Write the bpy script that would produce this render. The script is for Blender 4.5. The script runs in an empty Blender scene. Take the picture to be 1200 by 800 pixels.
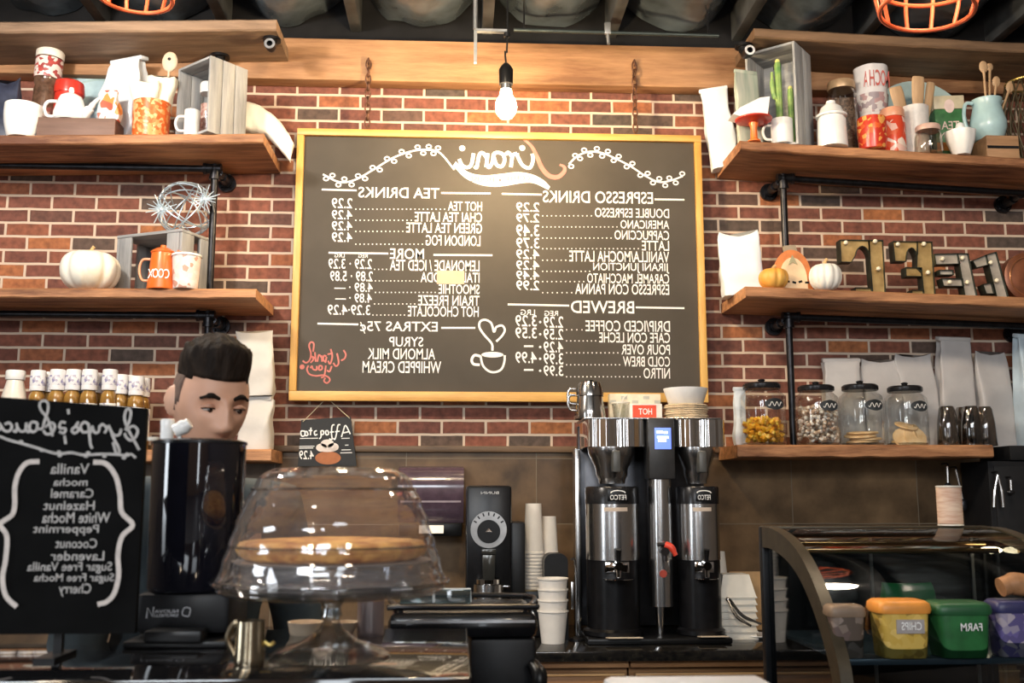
import bpy, bmesh, math, random
from mathutils import Vector, Matrix, Euler, noise

random.seed(7)
PI = math.pi
R = math.radians
C = bpy.context.scene.collection
SC = bpy.context.scene

# ------------------------------------------------------------ camera, world, lights, exposure
F = 1200.0                       # focal length in pixels of the 1200x800 frame
PITCH, YAW = R(8.53), R(3.0)
CAM = Vector((0.0, -4.95, 1.45))
cam_d = bpy.data.cameras.new('camera')
cam_d.sensor_width = 36.0
cam_d.lens = 36.0
cam_d.clip_start = 0.05
cam_d.dof.use_dof = True
cam_d.dof.focus_distance = 4.7
cam_d.dof.aperture_fstop = 6.3
cam = bpy.data.objects.new('camera', cam_d)
cam.location = CAM
cam.rotation_euler = (R(90) + PITCH, 0, -YAW)
C.objects.link(cam)
SC.camera = cam

SC.view_settings.view_transform = 'Standard'
SC.view_settings.look = 'None'
SC.view_settings.gamma = 1.0
SC.view_settings.use_curve_mapping = False
SC.view_settings.exposure = 1.0

world = bpy.data.worlds.new('world')
SC.world = world
world.use_nodes = True
bg = world.node_tree.nodes['Background']
bg.inputs[0].default_value = (0.8, 0.85, 1.0, 1)
bg.inputs[1].default_value = 0.03

def area(name, loc, target, sx, sy, power, col):
    l = bpy.data.lights.new(name, 'AREA')
    l.shape = 'RECTANGLE'; l.size = sx; l.size_y = sy
    l.energy = power; l.color = col
    o = bpy.data.objects.new(name, l)
    o.location = loc
    d = Vector(target) - Vector(loc)
    o.rotation_euler = d.to_track_quat('-Z', 'Y').to_euler()
    C.objects.link(o)
    return o

def point(name, loc, power, col, rad=0.05):
    l = bpy.data.lights.new(name, 'POINT')
    l.energy = power; l.color = col; l.shadow_soft_size = rad
    o = bpy.data.objects.new(name, l); o.location = loc
    C.objects.link(o)
    return o

# daylight through the shop windows behind the photographer
area('window_and_added_light', (-2.5, -9.15, 3.6), (-2.3, 0, 3.2), 1.1, 1.2, 52, (0.86, 0.93, 1.0))
area('window_and_added_light', (-0.7, -9.15, 3.6), (-0.7, 0, 3.2), 1.1, 1.2, 44, (0.86, 0.93, 1.0))
area('window_and_added_light', (1.5, -9.15, 3.6), (1.4, 0, 3.2), 1.1, 1.2, 26, (0.86, 0.93, 1.0))
# unseen strip lights added for the streaks on the hopper and steel
area('window_and_added_light', (0.9, -9.15, 1.6), (0.9, 0, 1.6), 0.30, 2.4, 11, (0.86, 0.93, 1.0))
area('window_and_added_light', (-2.4, -9.15, 1.6), (-2.4, 0, 1.6), 0.30, 2.4, 11, (0.86, 0.93, 1.0))
area('window_and_added_light', (-3.25, -4.3, 1.7), (0, -4.0, 1.7), 0.6, 1.6, 16, (0.86, 0.93, 1.0))
# three ceiling lamps over the workspace; two lights added to brighten the front wall
point('ceiling_and_added_light', (-1.9, -2.3, 3.45), 92, (1.0, 0.90, 0.78), 0.10)
point('ceiling_and_added_light', (-0.2, -2.2, 3.55), 46, (1.0, 0.78, 0.52), 0.10)
point('ceiling_and_added_light', (1.7, -2.3, 3.45), 30, (1.0, 0.84, 0.66), 0.10)
point('ceiling_and_added_light', (-1.6, -7.6, 3.6), 30, (1.0, 0.80, 0.58), 0.12)
point('ceiling_and_added_light', (1.6, -7.6, 3.6), 22, (1.0, 0.80, 0.58), 0.12)

CFW = Vector((math.sin(YAW) * math.cos(PITCH), math.cos(YAW) * math.cos(PITCH), math.sin(PITCH)))
CRT = Vector((math.cos(YAW), -math.sin(YAW), 0))
CUP = CRT.cross(CFW)

def ray(px, py):
    return CFW + CRT * ((px - 600) / F) + CUP * ((400 - py) / F)
def onY(px, py, Y):
    r = ray(px, py); return CAM + r * ((Y - CAM.y) / r.y)
def onX(px, py, X):
    r = ray(px, py); return CAM + r * ((X - CAM.x) / r.x)
def onZ(px, py, Z):
    r = ray(px, py); return CAM + r * ((Z - CAM.z) / r.z)
def D(d):
    return CAM.y + d
def mpp(Y):                       # metres per pixel at that distance
    return (Y - CAM.y) / F

# ------------------------------------------------------------ materials
MATS = {}
def _nodes(name):
    m = bpy.data.materials.new(name); m.use_nodes = True
    nt = m.node_tree
    return m, nt, nt.nodes['Principled BSDF']

def sset(p, key, v):
    if key in p.inputs: p.inputs[key].default_value = v

def M(name, col=(.5, .5, .5), rough=.5, metal=0.0, var=.10, scale=25.0, bump=0.0, col2=None, stretch=(1, 1, 1), spec=.5, coat=0.0, lo=.35, hi=.65):
    if name in MATS: return MATS[name]
    m, nt, p = _nodes(name)
    L = nt.links.new
    tc = nt.nodes.new('ShaderNodeTexCoord'); mp = nt.nodes.new('ShaderNodeMapping')
    mp.inputs['Scale'].default_value = stretch
    L(tc.outputs['Object'], mp.inputs['Vector'])
    nz = nt.nodes.new('ShaderNodeTexNoise'); nz.inputs['Scale'].default_value = scale; nz.inputs['Detail'].default_value = 4
    L(mp.outputs[0], nz.inputs['Vector'])
    rp = nt.nodes.new('ShaderNodeValToRGB')
    rp.color_ramp.elements[0].position = lo; rp.color_ramp.elements[1].position = hi
    a = tuple(max(0, c * (1 - var)) for c in col); b = tuple(min(1, c * (1 + var)) for c in (col2 or col))
    if col2: a = col; b = col2
    rp.color_ramp.elements[0].color = (*a, 1); rp.color_ramp.elements[1].color = (*b, 1)
    L(nz.outputs['Fac'], rp.inputs[0]); L(rp.outputs[0], p.inputs['Base Color'])
    p.inputs['Roughness'].default_value = rough; p.inputs['Metallic'].default_value = metal
    sset(p, 'Specular IOR Level', spec)
    if coat: sset(p, 'Coat Weight', coat); sset(p, 'Coat Roughness', .05)
    if bump:
        bp = nt.nodes.new('ShaderNodeBump'); bp.inputs['Strength'].default_value = bump; bp.inputs['Distance'].default_value = .01
        L(nz.outputs['Fac'], bp.inputs['Height']); L(bp.outputs[0], p.inputs['Normal'])
    MATS[name] = m
    return m

def emit(name, col, strength):
    if name in MATS: return MATS[name]
    m, nt, p = _nodes(name)
    sset(p, 'Base Color', (*col, 1)); sset(p, 'Emission Color', (*col, 1)); sset(p, 'Emission Strength', strength)
    MATS[name] = m; return m

def thin_glass(name, tint=(1, 1, 1), base=.04, edge=.55, rough=.03, veil=0.0, veilcol=(.8, .8, .8), ripple=0.0):
    """clear thin-walled glass: see-through, mirror-like towards the grazing edge"""
    if name in MATS: return MATS[name]
    m, nt, p = _nodes(name)
    nt.nodes.remove(p)
    L = nt.links.new
    out = nt.nodes['Material Output']
    tr = nt.nodes.new('ShaderNodeBsdfTransparent'); tr.inputs[0].default_value = (*tint, 1)
    gl = nt.nodes.new('ShaderNodeBsdfGlossy'); gl.inputs['Roughness'].default_value = rough
    if ripple:
        tc = nt.nodes.new('ShaderNodeTexCoord'); nz = nt.nodes.new('ShaderNodeTexVoronoi'); nz.inputs['Scale'].default_value = 34
        L(tc.outputs['Object'], nz.inputs['Vector'])
        bp = nt.nodes.new('ShaderNodeBump'); bp.inputs['Strength'].default_value = ripple; bp.inputs['Distance'].default_value = .01
        L(nz.outputs['Distance'], bp.inputs['Height']); L(bp.outputs[0], gl.inputs['Normal'])
    lw = nt.nodes.new('ShaderNodeLayerWeight'); lw.inputs[0].default_value = .35
    mr = nt.nodes.new('ShaderNodeMapRange'); mr.inputs[3].default_value = base; mr.inputs[4].default_value = edge
    L(lw.outputs['Facing'], mr.inputs[0])
    mx = nt.nodes.new('ShaderNodeMixShader'); L(mr.outputs[0], mx.inputs[0]); L(tr.outputs[0], mx.inputs[1]); L(gl.outputs[0], mx.inputs[2])
    last = mx
    if veil:
        df = nt.nodes.new('ShaderNodeBsdfDiffuse'); df.inputs[0].default_value = (*veilcol, 1)
        m2 = nt.nodes.new('ShaderNodeMixShader'); m2.inputs[0].default_value = veil
        L(mx.outputs[0], m2.inputs[1]); L(df.outputs[0], m2.inputs[2]); last = m2
    L(last.outputs[0], out.inputs[0])
    MATS[name] = m; return m

def wood(name, dark, light, rough=.6, axis='x', scale=3.0, bump=.25, var=None):
    if name in MATS: return MATS[name]
    m, nt, p = _nodes(name); L = nt.links.new
    tc = nt.nodes.new('ShaderNodeTexCoord'); mp = nt.nodes.new('ShaderNodeMapping')
    s = {'x': (1.0, 9, 9), 'y': (9, 1.0, 9), 'z': (9, 9, 1.0)}[axis]
    mp.inputs['Scale'].default_value = s
    L(tc.outputs['Object'], mp.inputs['Vector'])
    nz = nt.nodes.new('ShaderNodeTexNoise'); nz.inputs['Scale'].default_value = scale; nz.inputs['Detail'].default_value = 8; nz.inputs['Roughness'].default_value = .65
    L(mp.outputs[0], nz.inputs['Vector'])
    n2 = nt.nodes.new('ShaderNodeTexNoise'); n2.inputs['Scale'].default_value = scale * .5; n2.inputs['Detail'].default_value = 2
    L(tc.outputs['Object'], n2.inputs['Vector'])
    ad = nt.nodes.new('ShaderNodeMath'); ad.operation = 'MULTIPLY_ADD'; ad.inputs[1].default_value = .5
    L(n2.outputs['Fac'], ad.inputs[0]); 
    mu = nt.nodes.new('ShaderNodeMath'); mu.operation = 'MULTIPLY'; mu.inputs[1].default_value = .6
    L(nz.outputs['Fac'], mu.inputs[0]); L(mu.outputs[0], ad.inputs[2])
    rp = nt.nodes.new('ShaderNodeValToRGB'); rp.color_ramp.elements[0].position = .40; rp.color_ramp.elements[1].position = .68
    rp.color_ramp.elements[0].color = (*dark, 1); rp.color_ramp.elements[1].color = (*light, 1)
    L(ad.outputs[0], rp.inputs[0]); L(rp.outputs[0], p.inputs['Base Color'])
    p.inputs['Roughness'].default_value = rough
    bp = nt.nodes.new('ShaderNodeBump'); bp.inputs['Strength'].default_value = bump; bp.inputs['Distance'].default_value = .01
    L(nz.outputs['Fac'], bp.inputs['Height']); L(bp.outputs[0], p.inputs['Normal'])
    MATS[name] = m; return m

def bricks(name, w, h, mortar, stops, mcol, rough, ox=0.0, oz=0.0, bump=.6, offset=.5, noisy=.35, mrough=None, nscale=30, spec=.5):
    """courses laid in the wall's own x/z; each brick takes its own colour from the ramp"""
    m, nt, p = _nodes(name); L = nt.links.new
    tc = nt.nodes.new('ShaderNodeTexCoord')
    sp = nt.nodes.new('ShaderNodeSeparateXYZ'); L(tc.outputs['Object'], sp.inputs[0])
    cb = nt.nodes.new('ShaderNodeCombineXYZ')
    ax = nt.nodes.new('ShaderNodeMath'); ax.operation = 'ADD'; ax.inputs[1].default_value = ox
    az = nt.nodes.new('ShaderNodeMath'); az.operation = 'ADD'; az.inputs[1].default_value = oz
    L(sp.outputs[0], ax.inputs[0]); L(sp.outputs[2], az.inputs[0])
    L(ax.outputs[0], cb.inputs[0]); L(az.outputs[0], cb.inputs[1])
    # slightly uneven courses
    nw = nt.nodes.new('ShaderNodeTexNoise'); nw.inputs['Scale'].default_value = 9; L(tc.outputs['Object'], nw.inputs['Vector'])
    vs = nt.nodes.new('ShaderNodeVectorMath'); vs.operation = 'MULTIPLY_ADD'
    vs.inputs[1].default_value = (.006, .006, 0)
    L(nw.outputs['Color'], vs.inputs[0]); L(cb.outputs[0], vs.inputs[2])
    br = nt.nodes.new('ShaderNodeTexBrick')
    br.offset = offset; br.offset_frequency = 2; br.squash = 1.0
    br.inputs['Color1'].default_value = (0, 0, 0, 1); br.inputs['Color2'].default_value = (1, 1, 1, 1); br.inputs['Mortar'].default_value = (0, 0, 0, 1)
    br.inputs['Scale'].default_value = 1.0; br.inputs['Mortar Size'].default_value = mortar; br.inputs['Mortar Smooth'].default_value = .15
    br.inputs['Brick Width'].default_value = w; br.inputs['Row Height'].default_value = h
    L(vs.outputs[0], br.inputs['Vector'])
    rp = nt.nodes.new('ShaderNodeValToRGB'); cr = rp.color_ramp; cr.interpolation = 'LINEAR'
    while len(cr.elements) < len(stops): cr.elements.new(.5)
    for e, (pos, c) in zip(cr.elements, stops): e.position = pos; e.color = (*c, 1)
    L(br.outputs['Color'], rp.inputs[0])
    nz = nt.nodes.new('ShaderNodeTexNoise'); nz.inputs['Scale'].default_value = nscale; nz.inputs['Detail'].default_value = 6
    L(tc.outputs['Object'], nz.inputs['Vector'])
    mr = nt.nodes.new('ShaderNodeMapRange'); mr.inputs[3].default_value = 1 - noisy; mr.inputs[4].default_value = 1 + noisy
    mr.inputs[1].default_value = .3; mr.inputs[2].default_value = .7
    L(nz.outputs['Fac'], mr.inputs[0])
    vm = nt.nodes.new('ShaderNodeVectorMath'); vm.operation = 'SCALE'; L(rp.outputs[0], vm.inputs[0]); L(mr.outputs[0], vm.inputs['Scale'])
    mx = nt.nodes.new('ShaderNodeMix'); mx.data_type = 'RGBA'
    L(br.outputs['Fac'], mx.inputs['Factor']); L(vm.outputs[0], mx.inputs[6]); mx.inputs[7].default_value = (*mcol, 1)
    L(mx.outputs[2], p.inputs['Base Color'])
    p.inputs['Roughness'].default_value = rough; sset(p, 'Specular IOR Level', spec)
    if mrough is not None:
        rr = nt.nodes.new('ShaderNodeMapRange'); rr.inputs[3].default_value = rough; rr.inputs[4].default_value = mrough
        L(br.outputs['Fac'], rr.inputs[0]); L(rr.outputs[0], p.inputs['Roughness'])
    sb = nt.nodes.new('ShaderNodeMath'); sb.operation = 'MULTIPLY_ADD'; sb.inputs[1].default_value = -1.0
    ns = nt.nodes.new('ShaderNodeMath'); ns.operation = 'MULTIPLY'; ns.inputs[1].default_value = .25
    L(nz.outputs['Fac'], ns.inputs[0])
    L(br.outputs['Fac'], sb.inputs[0]); L(ns.outputs[0], sb.inputs[2])
    bp = nt.nodes.new('ShaderNodeBump'); bp.inputs['Strength'].default_value = bump; bp.inputs['Distance'].default_value = .012
    L(sb.outputs[0], bp.inputs['Height']); L(bp.outputs[0], p.inputs['Normal'])
    MATS[name] = m; return m

def printed(name, cols, scale=40, rough=.45, stretch=(1, 1, 1), base=0):
    """a printed pattern: blotches of the given colours"""
    if name in MATS: return MATS[name]
    m, nt, p = _nodes(name); L = nt.links.new
    tc = nt.nodes.new('ShaderNodeTexCoord'); mp = nt.nodes.new('ShaderNodeMapping'); mp.inputs['Scale'].default_value = stretch
    L(tc.outputs['Object'], mp.inputs['Vector'])
    vo = nt.nodes.new('ShaderNodeTexVoronoi'); vo.inputs['Scale'].default_value = scale
    L(mp.outputs[0], vo.inputs['Vector'])
    rp = nt.nodes.new('ShaderNodeValToRGB'); cr = rp.color_ramp; cr.interpolation = 'CONSTANT'
    while len(cr.elements) < len(cols): cr.elements.new(.5)
    for i, (e, c) in enumerate(zip(cr.elements, cols)): e.position = i / len(cols) * .8 + (.1 if i else 0); e.color = (*c, 1)
    sp = nt.nodes.new('ShaderNodeSeparateColor'); L(vo.outputs['Color'], sp.inputs[0]); L(sp.outputs[0], rp.inputs[0])
    L(rp.outputs[0], p.inputs['Base Color']); p.inputs['Roughness'].default_value = rough
    MATS[name] = m; return m

# ------------------------------------------------------------ mesh builder
def smooth_path(pts, n=6, closed=False):
    pts = [Vector(p) for p in pts]
    if len(pts) < 3: return pts
    out = []; N = len(pts)
    for i in range(N if closed else N - 1):
        p1 = pts[i]; p2 = pts[(i + 1) % N]
        p0 = pts[i - 1] if (i > 0 or closed) else p1 * 2 - p2
        p3 = pts[(i + 2) % N] if (i + 2 < N or closed) else p2 * 2 - p1
        for k in range(n):
            t = k / n
            out.append(.5 * ((2 * p1) + (p2 - p0) * t + (2 * p0 - 5 * p1 + 4 * p2 - p3) * t * t + (3 * p1 - p0 - 3 * p2 + p3) * t ** 3))
    if not closed: out.append(pts[-1])
    return out

_TXT = {}
def text2d(s):
    if s in _TXT: return _TXT[s]
    cu = bpy.data.curves.new('t', 'FONT'); cu.body = s; cu.size = 1.0; cu.resolution_u = 3; cu.offset = .009
    ob = bpy.data.objects.new('t', cu)
    me = bpy.data.meshes.new_from_object(ob)
    vs = [(v.co.x, v.co.y) for v in me.vertices]; fs = [tuple(p.vertices) for p in me.polygons]
    bpy.data.objects.remove(ob); bpy.data.curves.remove(cu); bpy.data.meshes.remove(me)
    x0 = min(v[0] for v in vs); x1 = max(v[0] for v in vs); y0 = min(v[1] for v in vs); y1 = max(v[1] for v in vs)
    vs = [((x - x0) / (x1 - x0), (y - y0) / (y1 - y0)) for x, y in vs]
    _TXT[s] = (vs, fs, (x1 - x0) / (y1 - y0))
    return _TXT[s]

class B:
    def __init__(s): s.bm = bmesh.new()
    def _xf(s, vs, M4):
        for v in vs: v.co = M4 @ v.co
    def box(s, c, size, rot=None, bevel=0.0, taper=None):
        r = bmesh.ops.create_cube(s.bm, size=1.0); vs = r['verts']
        for v in vs:
            k = taper if (taper and v.co.z > 0) else 1.0
            v.co = Vector((v.co.x * size[0] * k, v.co.y * size[1] * k, v.co.z * size[2]))
        if bevel:
            es = list({e for v in vs for e in v.link_edges})
            rr = bmesh.ops.bevel(s.bm, geom=es, offset=bevel, segments=2, profile=.5, affect='EDGES')
            vs = list({v for f in rr['faces'] for v in f.verts} | {v for v in vs if v.is_valid})
        m4 = Matrix.Translation(Vector(c))
        if rot is not None: m4 = m4 @ Euler(rot).to_matrix().to_4x4()
        s._xf(vs, m4); return s
    def cyl(s, p0, p1, r0, r1=None, seg=20):
        p0 = Vector(p0); p1 = Vector(p1); r1 = r0 if r1 is None else r1
        d = p1 - p0
        r = bmesh.ops.create_cone(s.bm, cap_ends=True, segments=seg, radius1=max(r0, 1e-5), radius2=max(r1, 1e-5), depth=d.length)
        m4 = Matrix.Translation((p0 + p1) / 2) @ d.to_track_quat('Z', 'Y').to_matrix().to_4x4()
        s._xf(r['verts'], m4); return s
    def lathe(s, prof, seg=32, c=(0, 0, 0), M4=None, rib=None):
        rings = []
        for (r, z) in prof:
            if r <= 1e-6:
                rings.append([s.bm.verts.new((0, 0, z))])
            else:
                ring = []
                for i in range(seg):
                    a = 2 * PI * i / seg
                    k = rib(a, r, z) if rib else 1.0
                    ring.append(s.bm.verts.new((r * k * math.cos(a), r * k * math.sin(a), z)))
                rings.append(ring)
        for a, b in zip(rings, rings[1:]):
            if len(a) == 1 and len(b) == 1: continue
            for i in range(seg):
                j = (i + 1) % seg
                if len(a) == 1: f = (a[0], b[j], b[i])
                elif len(b) == 1: f = (a[i], a[j], b[0])
                else: f = (a[i], a[j], b[j], b[i])
                s.bm.faces.new(f)
        vs = [v for r in rings for v in r]
        m4 = Matrix.Translation(Vector(c)) @ (M4 if M4 is not None else Matrix.Identity(4))
        s._xf(vs, m4); return s
    def tube(s, pts, r, seg=8, closed=False, sm=0):
        pts = [Vector(p) for p in pts]
        if sm: pts = smooth_path(pts, sm, closed)
        n = len(pts); rings = []
        up = Vector((0.13, 0.31, 0.94))
        for i, p in enumerate(pts):
            a = pts[i - 1] if (i > 0 or closed) else p
            b = pts[(i + 1) % n] if (i < n - 1 or closed) else p
            t = (b - a).normalized()
            if i == 0:
                u = t.orthogonal().normalized()
            else:
                u = (u - t * u.dot(t)).normalized()
            w = t.cross(u)
            rr = r[i * len(r) // n] if isinstance(r, (list, tuple)) else r
            rings.append([s.bm.verts.new(p + (u * math.cos(2 * PI * k / seg) + w * math.sin(2 * PI * k / seg)) * rr) for k in range(seg)])
        for i in range(n if closed else n - 1):
            a = rings[i]; b = rings[(i + 1) % n]
            for k in range(seg):
                s.bm.faces.new((a[k], a[(k + 1) % seg], b[(k + 1) % seg], b[k]))
        if not closed:
            s.bm.faces.new(rings[0][::-1]); s.bm.faces.new(rings[-1])
        return s
    def sph(s, c, r, seg=20, rot=None):
        if not isinstance(r, (tuple, list)): r = (r, r, r)
        q = bmesh.ops.create_uvsphere(s.bm, u_segments=seg, v_segments=max(8, seg // 2), radius=1.0)
        m4 = Matrix.Translation(Vector(c))
        if rot is not None: m4 = m4 @ Euler(rot).to_matrix().to_4x4()
        m4 = m4 @ Matrix.Diagonal((*r, 1))
        s._xf(q['verts'], m4); return s
    def prism(s, poly, y0, y1):
        """outline in x/z, extruded from y0 to y1"""
        a = [s.bm.verts.new((x, y0, z)) for x, z in poly]; b = [s.bm.verts.new((x, y1, z)) for x, z in poly]
        n = len(poly)
        s.bm.faces.new(a); s.bm.faces.new(b[::-1])
        for i in range(n): s.bm.faces.new((a[i], b[i], b[(i + 1) % n], a[(i + 1) % n]))
        return s
    def loft(s, rings, cap=True):
        rv = [[s.bm.verts.new(p) for p in r] for r in rings]; n = len(rv[0])
        for a, b in zip(rv, rv[1:]):
            for i in range(n): s.bm.faces.new((a[i], a[(i + 1) % n], b[(i + 1) % n], b[i]))
        if cap: s.bm.faces.new(rv[0][::-1]); s.bm.faces.new(rv[-1])
        return s
    def ribbon(s, pts, w, sm=5, taper=False, closed=False):
        """flat brush stroke lying in an x/z plane"""
        pts = [Vector(p) for p in pts]
        if sm and len(pts) > 2: pts = smooth_path(pts, sm, closed)
        n = len(pts); L = []; Rr = []
        for i, p in enumerate(pts):
            p.y -= .00004 * i                       # later paint lies over earlier paint
            a = pts[i - 1] if (i > 0 or closed) else p
            b = pts[(i + 1) % n] if (i < n - 1 or closed) else p
            t = (b - a); t.normalize()
            nrm = Vector((-t.z, 0, t.x))
            k = w / 2
            if taper: k *= .35 + .65 * math.sin(PI * min(1, max(0, i / (n - 1) * .9 + .05)))
            L.append(s.bm.verts.new(p + nrm * k)); Rr.append(s.bm.verts.new(p - nrm * k))
        for i in range(n if closed else n - 1):
            j = (i + 1) % n
            s.bm.faces.new((L[i], L[j], Rr[j], Rr[i]))
        return s
    def disc(s, c, rx, rz, seg=12):
        c = Vector(c)
        s.bm.faces.new([s.bm.verts.new(c + Vector((rx * math.cos(2 * PI * i / seg), 0, rz * math.sin(2 * PI * i / seg)))) for i in range(seg)])
        return s
    def text(s, txt, start, end, zt, zb, Y, bold=0.0):
        """letters from x=start to x=end (end < start gives mirror writing) between zb and zt, on the plane Y"""
        vs, fs, asp = text2d(txt)
        def put(dx, dz):
            vv = [s.bm.verts.new((start + (end - start) * u + dx, Y, zb + (zt - zb) * v + dz)) for u, v in vs]
            for f in fs:
                try: s.bm.faces.new([vv[i] for i in f])
                except ValueError: pass
        put(0, 0)
        return s
    def build(s, name, mat, parent=None, loc=(0, 0, 0), rot=(0, 0, 0), ang=38, smooth=True, fixn=True):
        if fixn: bmesh.ops.recalc_face_normals(s.bm, faces=s.bm.faces)
        me = bpy.data.meshes.new(name)
        s.bm.to_mesh(me); s.bm.free()
        if smooth:
            me.shade_smooth(); me.set_sharp_from_angle(angle=R(ang))
        me.materials.append(mat)
        o = bpy.data.objects.new(name, me)
        o.location = loc; o.rotation_euler = rot
        if parent: o.parent = parent
        C.objects.link(o)
        return o

def thing(name, label, cat, loc=(0, 0, 0), rot=(0, 0, 0), group=None):
    o = bpy.data.objects.new(name, None); C.objects.link(o)
    o.location = loc; o.rotation_euler = rot if not isinstance(rot, (int, float)) else (0, 0, rot)
    o.empty_display_size = .05
    return tag(o, label, cat, group)
def tag(o, label, cat, group=None, kind=None):
    o['label'] = label; o['category'] = cat
    if group: o['group'] = group
    if kind: o['kind'] = kind
    return o
def struct(o):
    o['kind'] = 'structure'; return o
def copy_thing(root, loc, rot=None, label=None, group=None):
    r = root.copy(); C.objects.link(r); r.location = loc
    if rot is not None: r.rotation_euler = rot
    if label: r['label'] = label
    if group: r['group'] = group
    for ch in list(root.children):
        c = ch.copy(); C.objects.link(c); c.parent = r
        for g in list(ch.children):
            d = g.copy(); C.objects.link(d); d.parent = c
    return r
def facing(d, yv=(0, 1, 0)):
    """turn local z along d while the flat side keeps facing the room"""
    z = Vector(d).normalized(); y = Vector(yv); y = (y - z * y.dot(z)).normalized(); x = y.cross(z)
    return Matrix((x, y, z)).transposed().to_euler()
ORD = ['topmost', 'second', 'third', 'fourth', 'fifth', 'sixth', 'seventh', 'eighth', 'ninth', 'tenth', 'eleventh', 'twelfth', 'thirteenth', 'fourteenth']
# ------------------------------------------------------------ room shell
BW, BH = 0.212, 0.0680
_a = onY(518.5, 491.8, 0)
row0 = math.floor(_a.z / BH)
m_brick = bricks('red_brick', BW, BH, .0065,
    [(0.0, (.085, .062, .050)), (.10, (.105, .066, .050)), (.16, (.150, .056, .040)), (.55, (.190, .066, .043)), (.84, (.235, .080, .046)), (.92, (.33, .115, .048)), (1.0, (.38, .14, .05))],
    (.62, .49, .38), .85, ox=-_a.x + 400 * BW, oz=-_a.z + 400 * BH, mrough=.95)
m_tile = bricks('brown_backsplash_tile', .62, .31, .0022,
    [(0, (.085, .052, .028)), (.5, (.120, .074, .038)), (1, (.165, .102, .052))], (.20, .16, .11), .34,
    ox=-onY(629, 600, 0).x + 40 * .62, oz=-onY(640, 613, 0).z + 40 * .31, bump=.12, offset=0.0, noisy=.5, nscale=6, mrough=.6, spec=.25)
m_beam = wood('rough_sawn_timber', (.19, .085, .035), (.50, .27, .13), .7, 'x', 2.6, .4)
m_plank = wood('weathered_plank', (.10, .060, .036), (.36, .235, .15), .75, 'x', 2.2, .6)
m_shelf = wood('rustic_shelf_board', (.12, .040, .015), (.60, .29, .13), .6, 'x', 3.4, .7)
m_dark = M('black_paint', (.010, .010, .011), .7, var=.3, scale=6, spec=.15)
m_floor = M('dark_concrete_floor', (.06, .05, .045), .5, var=.3, scale=4)
m_iron = M('black_iron_pipe', (.022, .022, .025), .34, .75, var=.3, scale=30)

Z_LEDGE = onY(560, 527, 0).z
Z_COUNTER = .85
Z_BEAM0, Z_BEAM1 = onY(560, 97, -.10).z, onY(560, 49, -.10).z
XL, XR = -3.3, 3.7

b = B(); b.box(((XL + XR) / 2, .10, 2.2), (XR - XL, .20, 4.4)); struct(b.build('wall_back', m_brick))
b = B(); b.box((XL - .1, -4.5, 2.2), (.2, 9.4, 4.4)); struct(b.build('wall_left', M('dark_plaster', (.10, .085, .075), .8)))
b = B(); b.box((XR + .1, -4.5, 2.2), (.2, 9.4, 4.4)); struct(b.build('wall_right', M('dark_plaster', (.10, .085, .075), .8)))
b = B(); b.box(((XL + XR) / 2, -9.3, 2.2), (XR - XL, .20, 4.4)); struct(b.build('wall_front', M('tan_plaster', (.36, .25, .155), .8)))
b = B(); b.box(((XL + XR) / 2, -4.6, -.05), (XR - XL + .4, 9.6, .10)); struct(b.build('floor', m_floor))
b = B(); b.box(((XL + XR) / 2, -4.5, 4.45), (XR - XL + .4, 9.4, .10)); struct(b.build('ceiling', m_dark))
# black painted header between the beam and the roof
b = B(); b.box(((XL + XR) / 2, -.03, (Z_BEAM1 + 4.4) / 2), (XR - XL, .06, 4.4 - Z_BEAM1)); struct(b.build('trim_1', m_dark))
# tiled backsplash and its ledge
b = B(); b.box(((XL + XR) / 2, -.010, (Z_COUNTER + Z_LEDGE) / 2), (XR - XL, .020, Z_LEDGE - Z_COUNTER)); struct(b.build('wall_backsplash', m_tile))
b = B(); b.box(((XL + XR) / 2, -.022, Z_LEDGE + .002), (XR - XL, .044, .030), bevel=.004)
struct(b.build('trim_2', wood('ledge_wood', (.05, .03, .015), (.17, .10, .05), .5, 'x', 3, .3)))
# long timber over the brick
b = B()
n = 60
for i in range(2): pass
b.box(((XL + XR) / 2, -.05, (Z_BEAM0 + Z_BEAM1) / 2), (XR - XL, .10, Z_BEAM1 - Z_BEAM0), bevel=.006)
o = b.build('timber_beam', m_beam); struct(o)

# ceiling joists and the plastic-wrapped insulation between them
m_plastic = M('crinkled_black_plastic', (.075, .095, .115), .26, var=.5, scale=5, bump=1.0, coat=.4)
ZJ = 3.66
jx = [onY(p, 44, -.1).x for p in (-320, -170, -20, 118, 262, 416, 571, 717, 866, 1010, 1165, 1320)]
for i, x in enumerate(jx):
    b = B(); b.box((x, -2.1, ZJ + .26), (.055, 4.2, .34), bevel=.004)
    struct(b.build('ceiling_joist', M('black_joist', (.05, .055, .06), .6, var=.4, scale=8)))
for i in range(len(jx) - 1):
    x0, x1 = jx[i] + .03, jx[i + 1] - .03
    b = B(); nx, ny = 14, 44
    rows = []
    for j in range(ny + 1):
        y = -.07 - 4.0 * j / ny
        r = []
        for k in range(nx + 1):
            u = k / nx
            x = x0 + (x1 - x0) * u
            sag = .22 * math.sin(PI * u) ** .6
            z = ZJ + .34 - sag + .05 * noise.noise(Vector((x * 6 + i * 9, y * 2.2, 1))) + .022 * noise.noise(Vector((x * 9, y * 16, i)))
            r.append(b.bm.verts.new((x, y, z)))
        rows.append(r)
    for j in range(ny):
        for k in range(nx):
            b.bm.faces.new((rows[j][k], rows[j][k + 1], rows[j + 1][k + 1], rows[j + 1][k]))
    struct(b.build('ceiling_insulation', m_plastic, ang=80, fixn=False))

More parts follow.
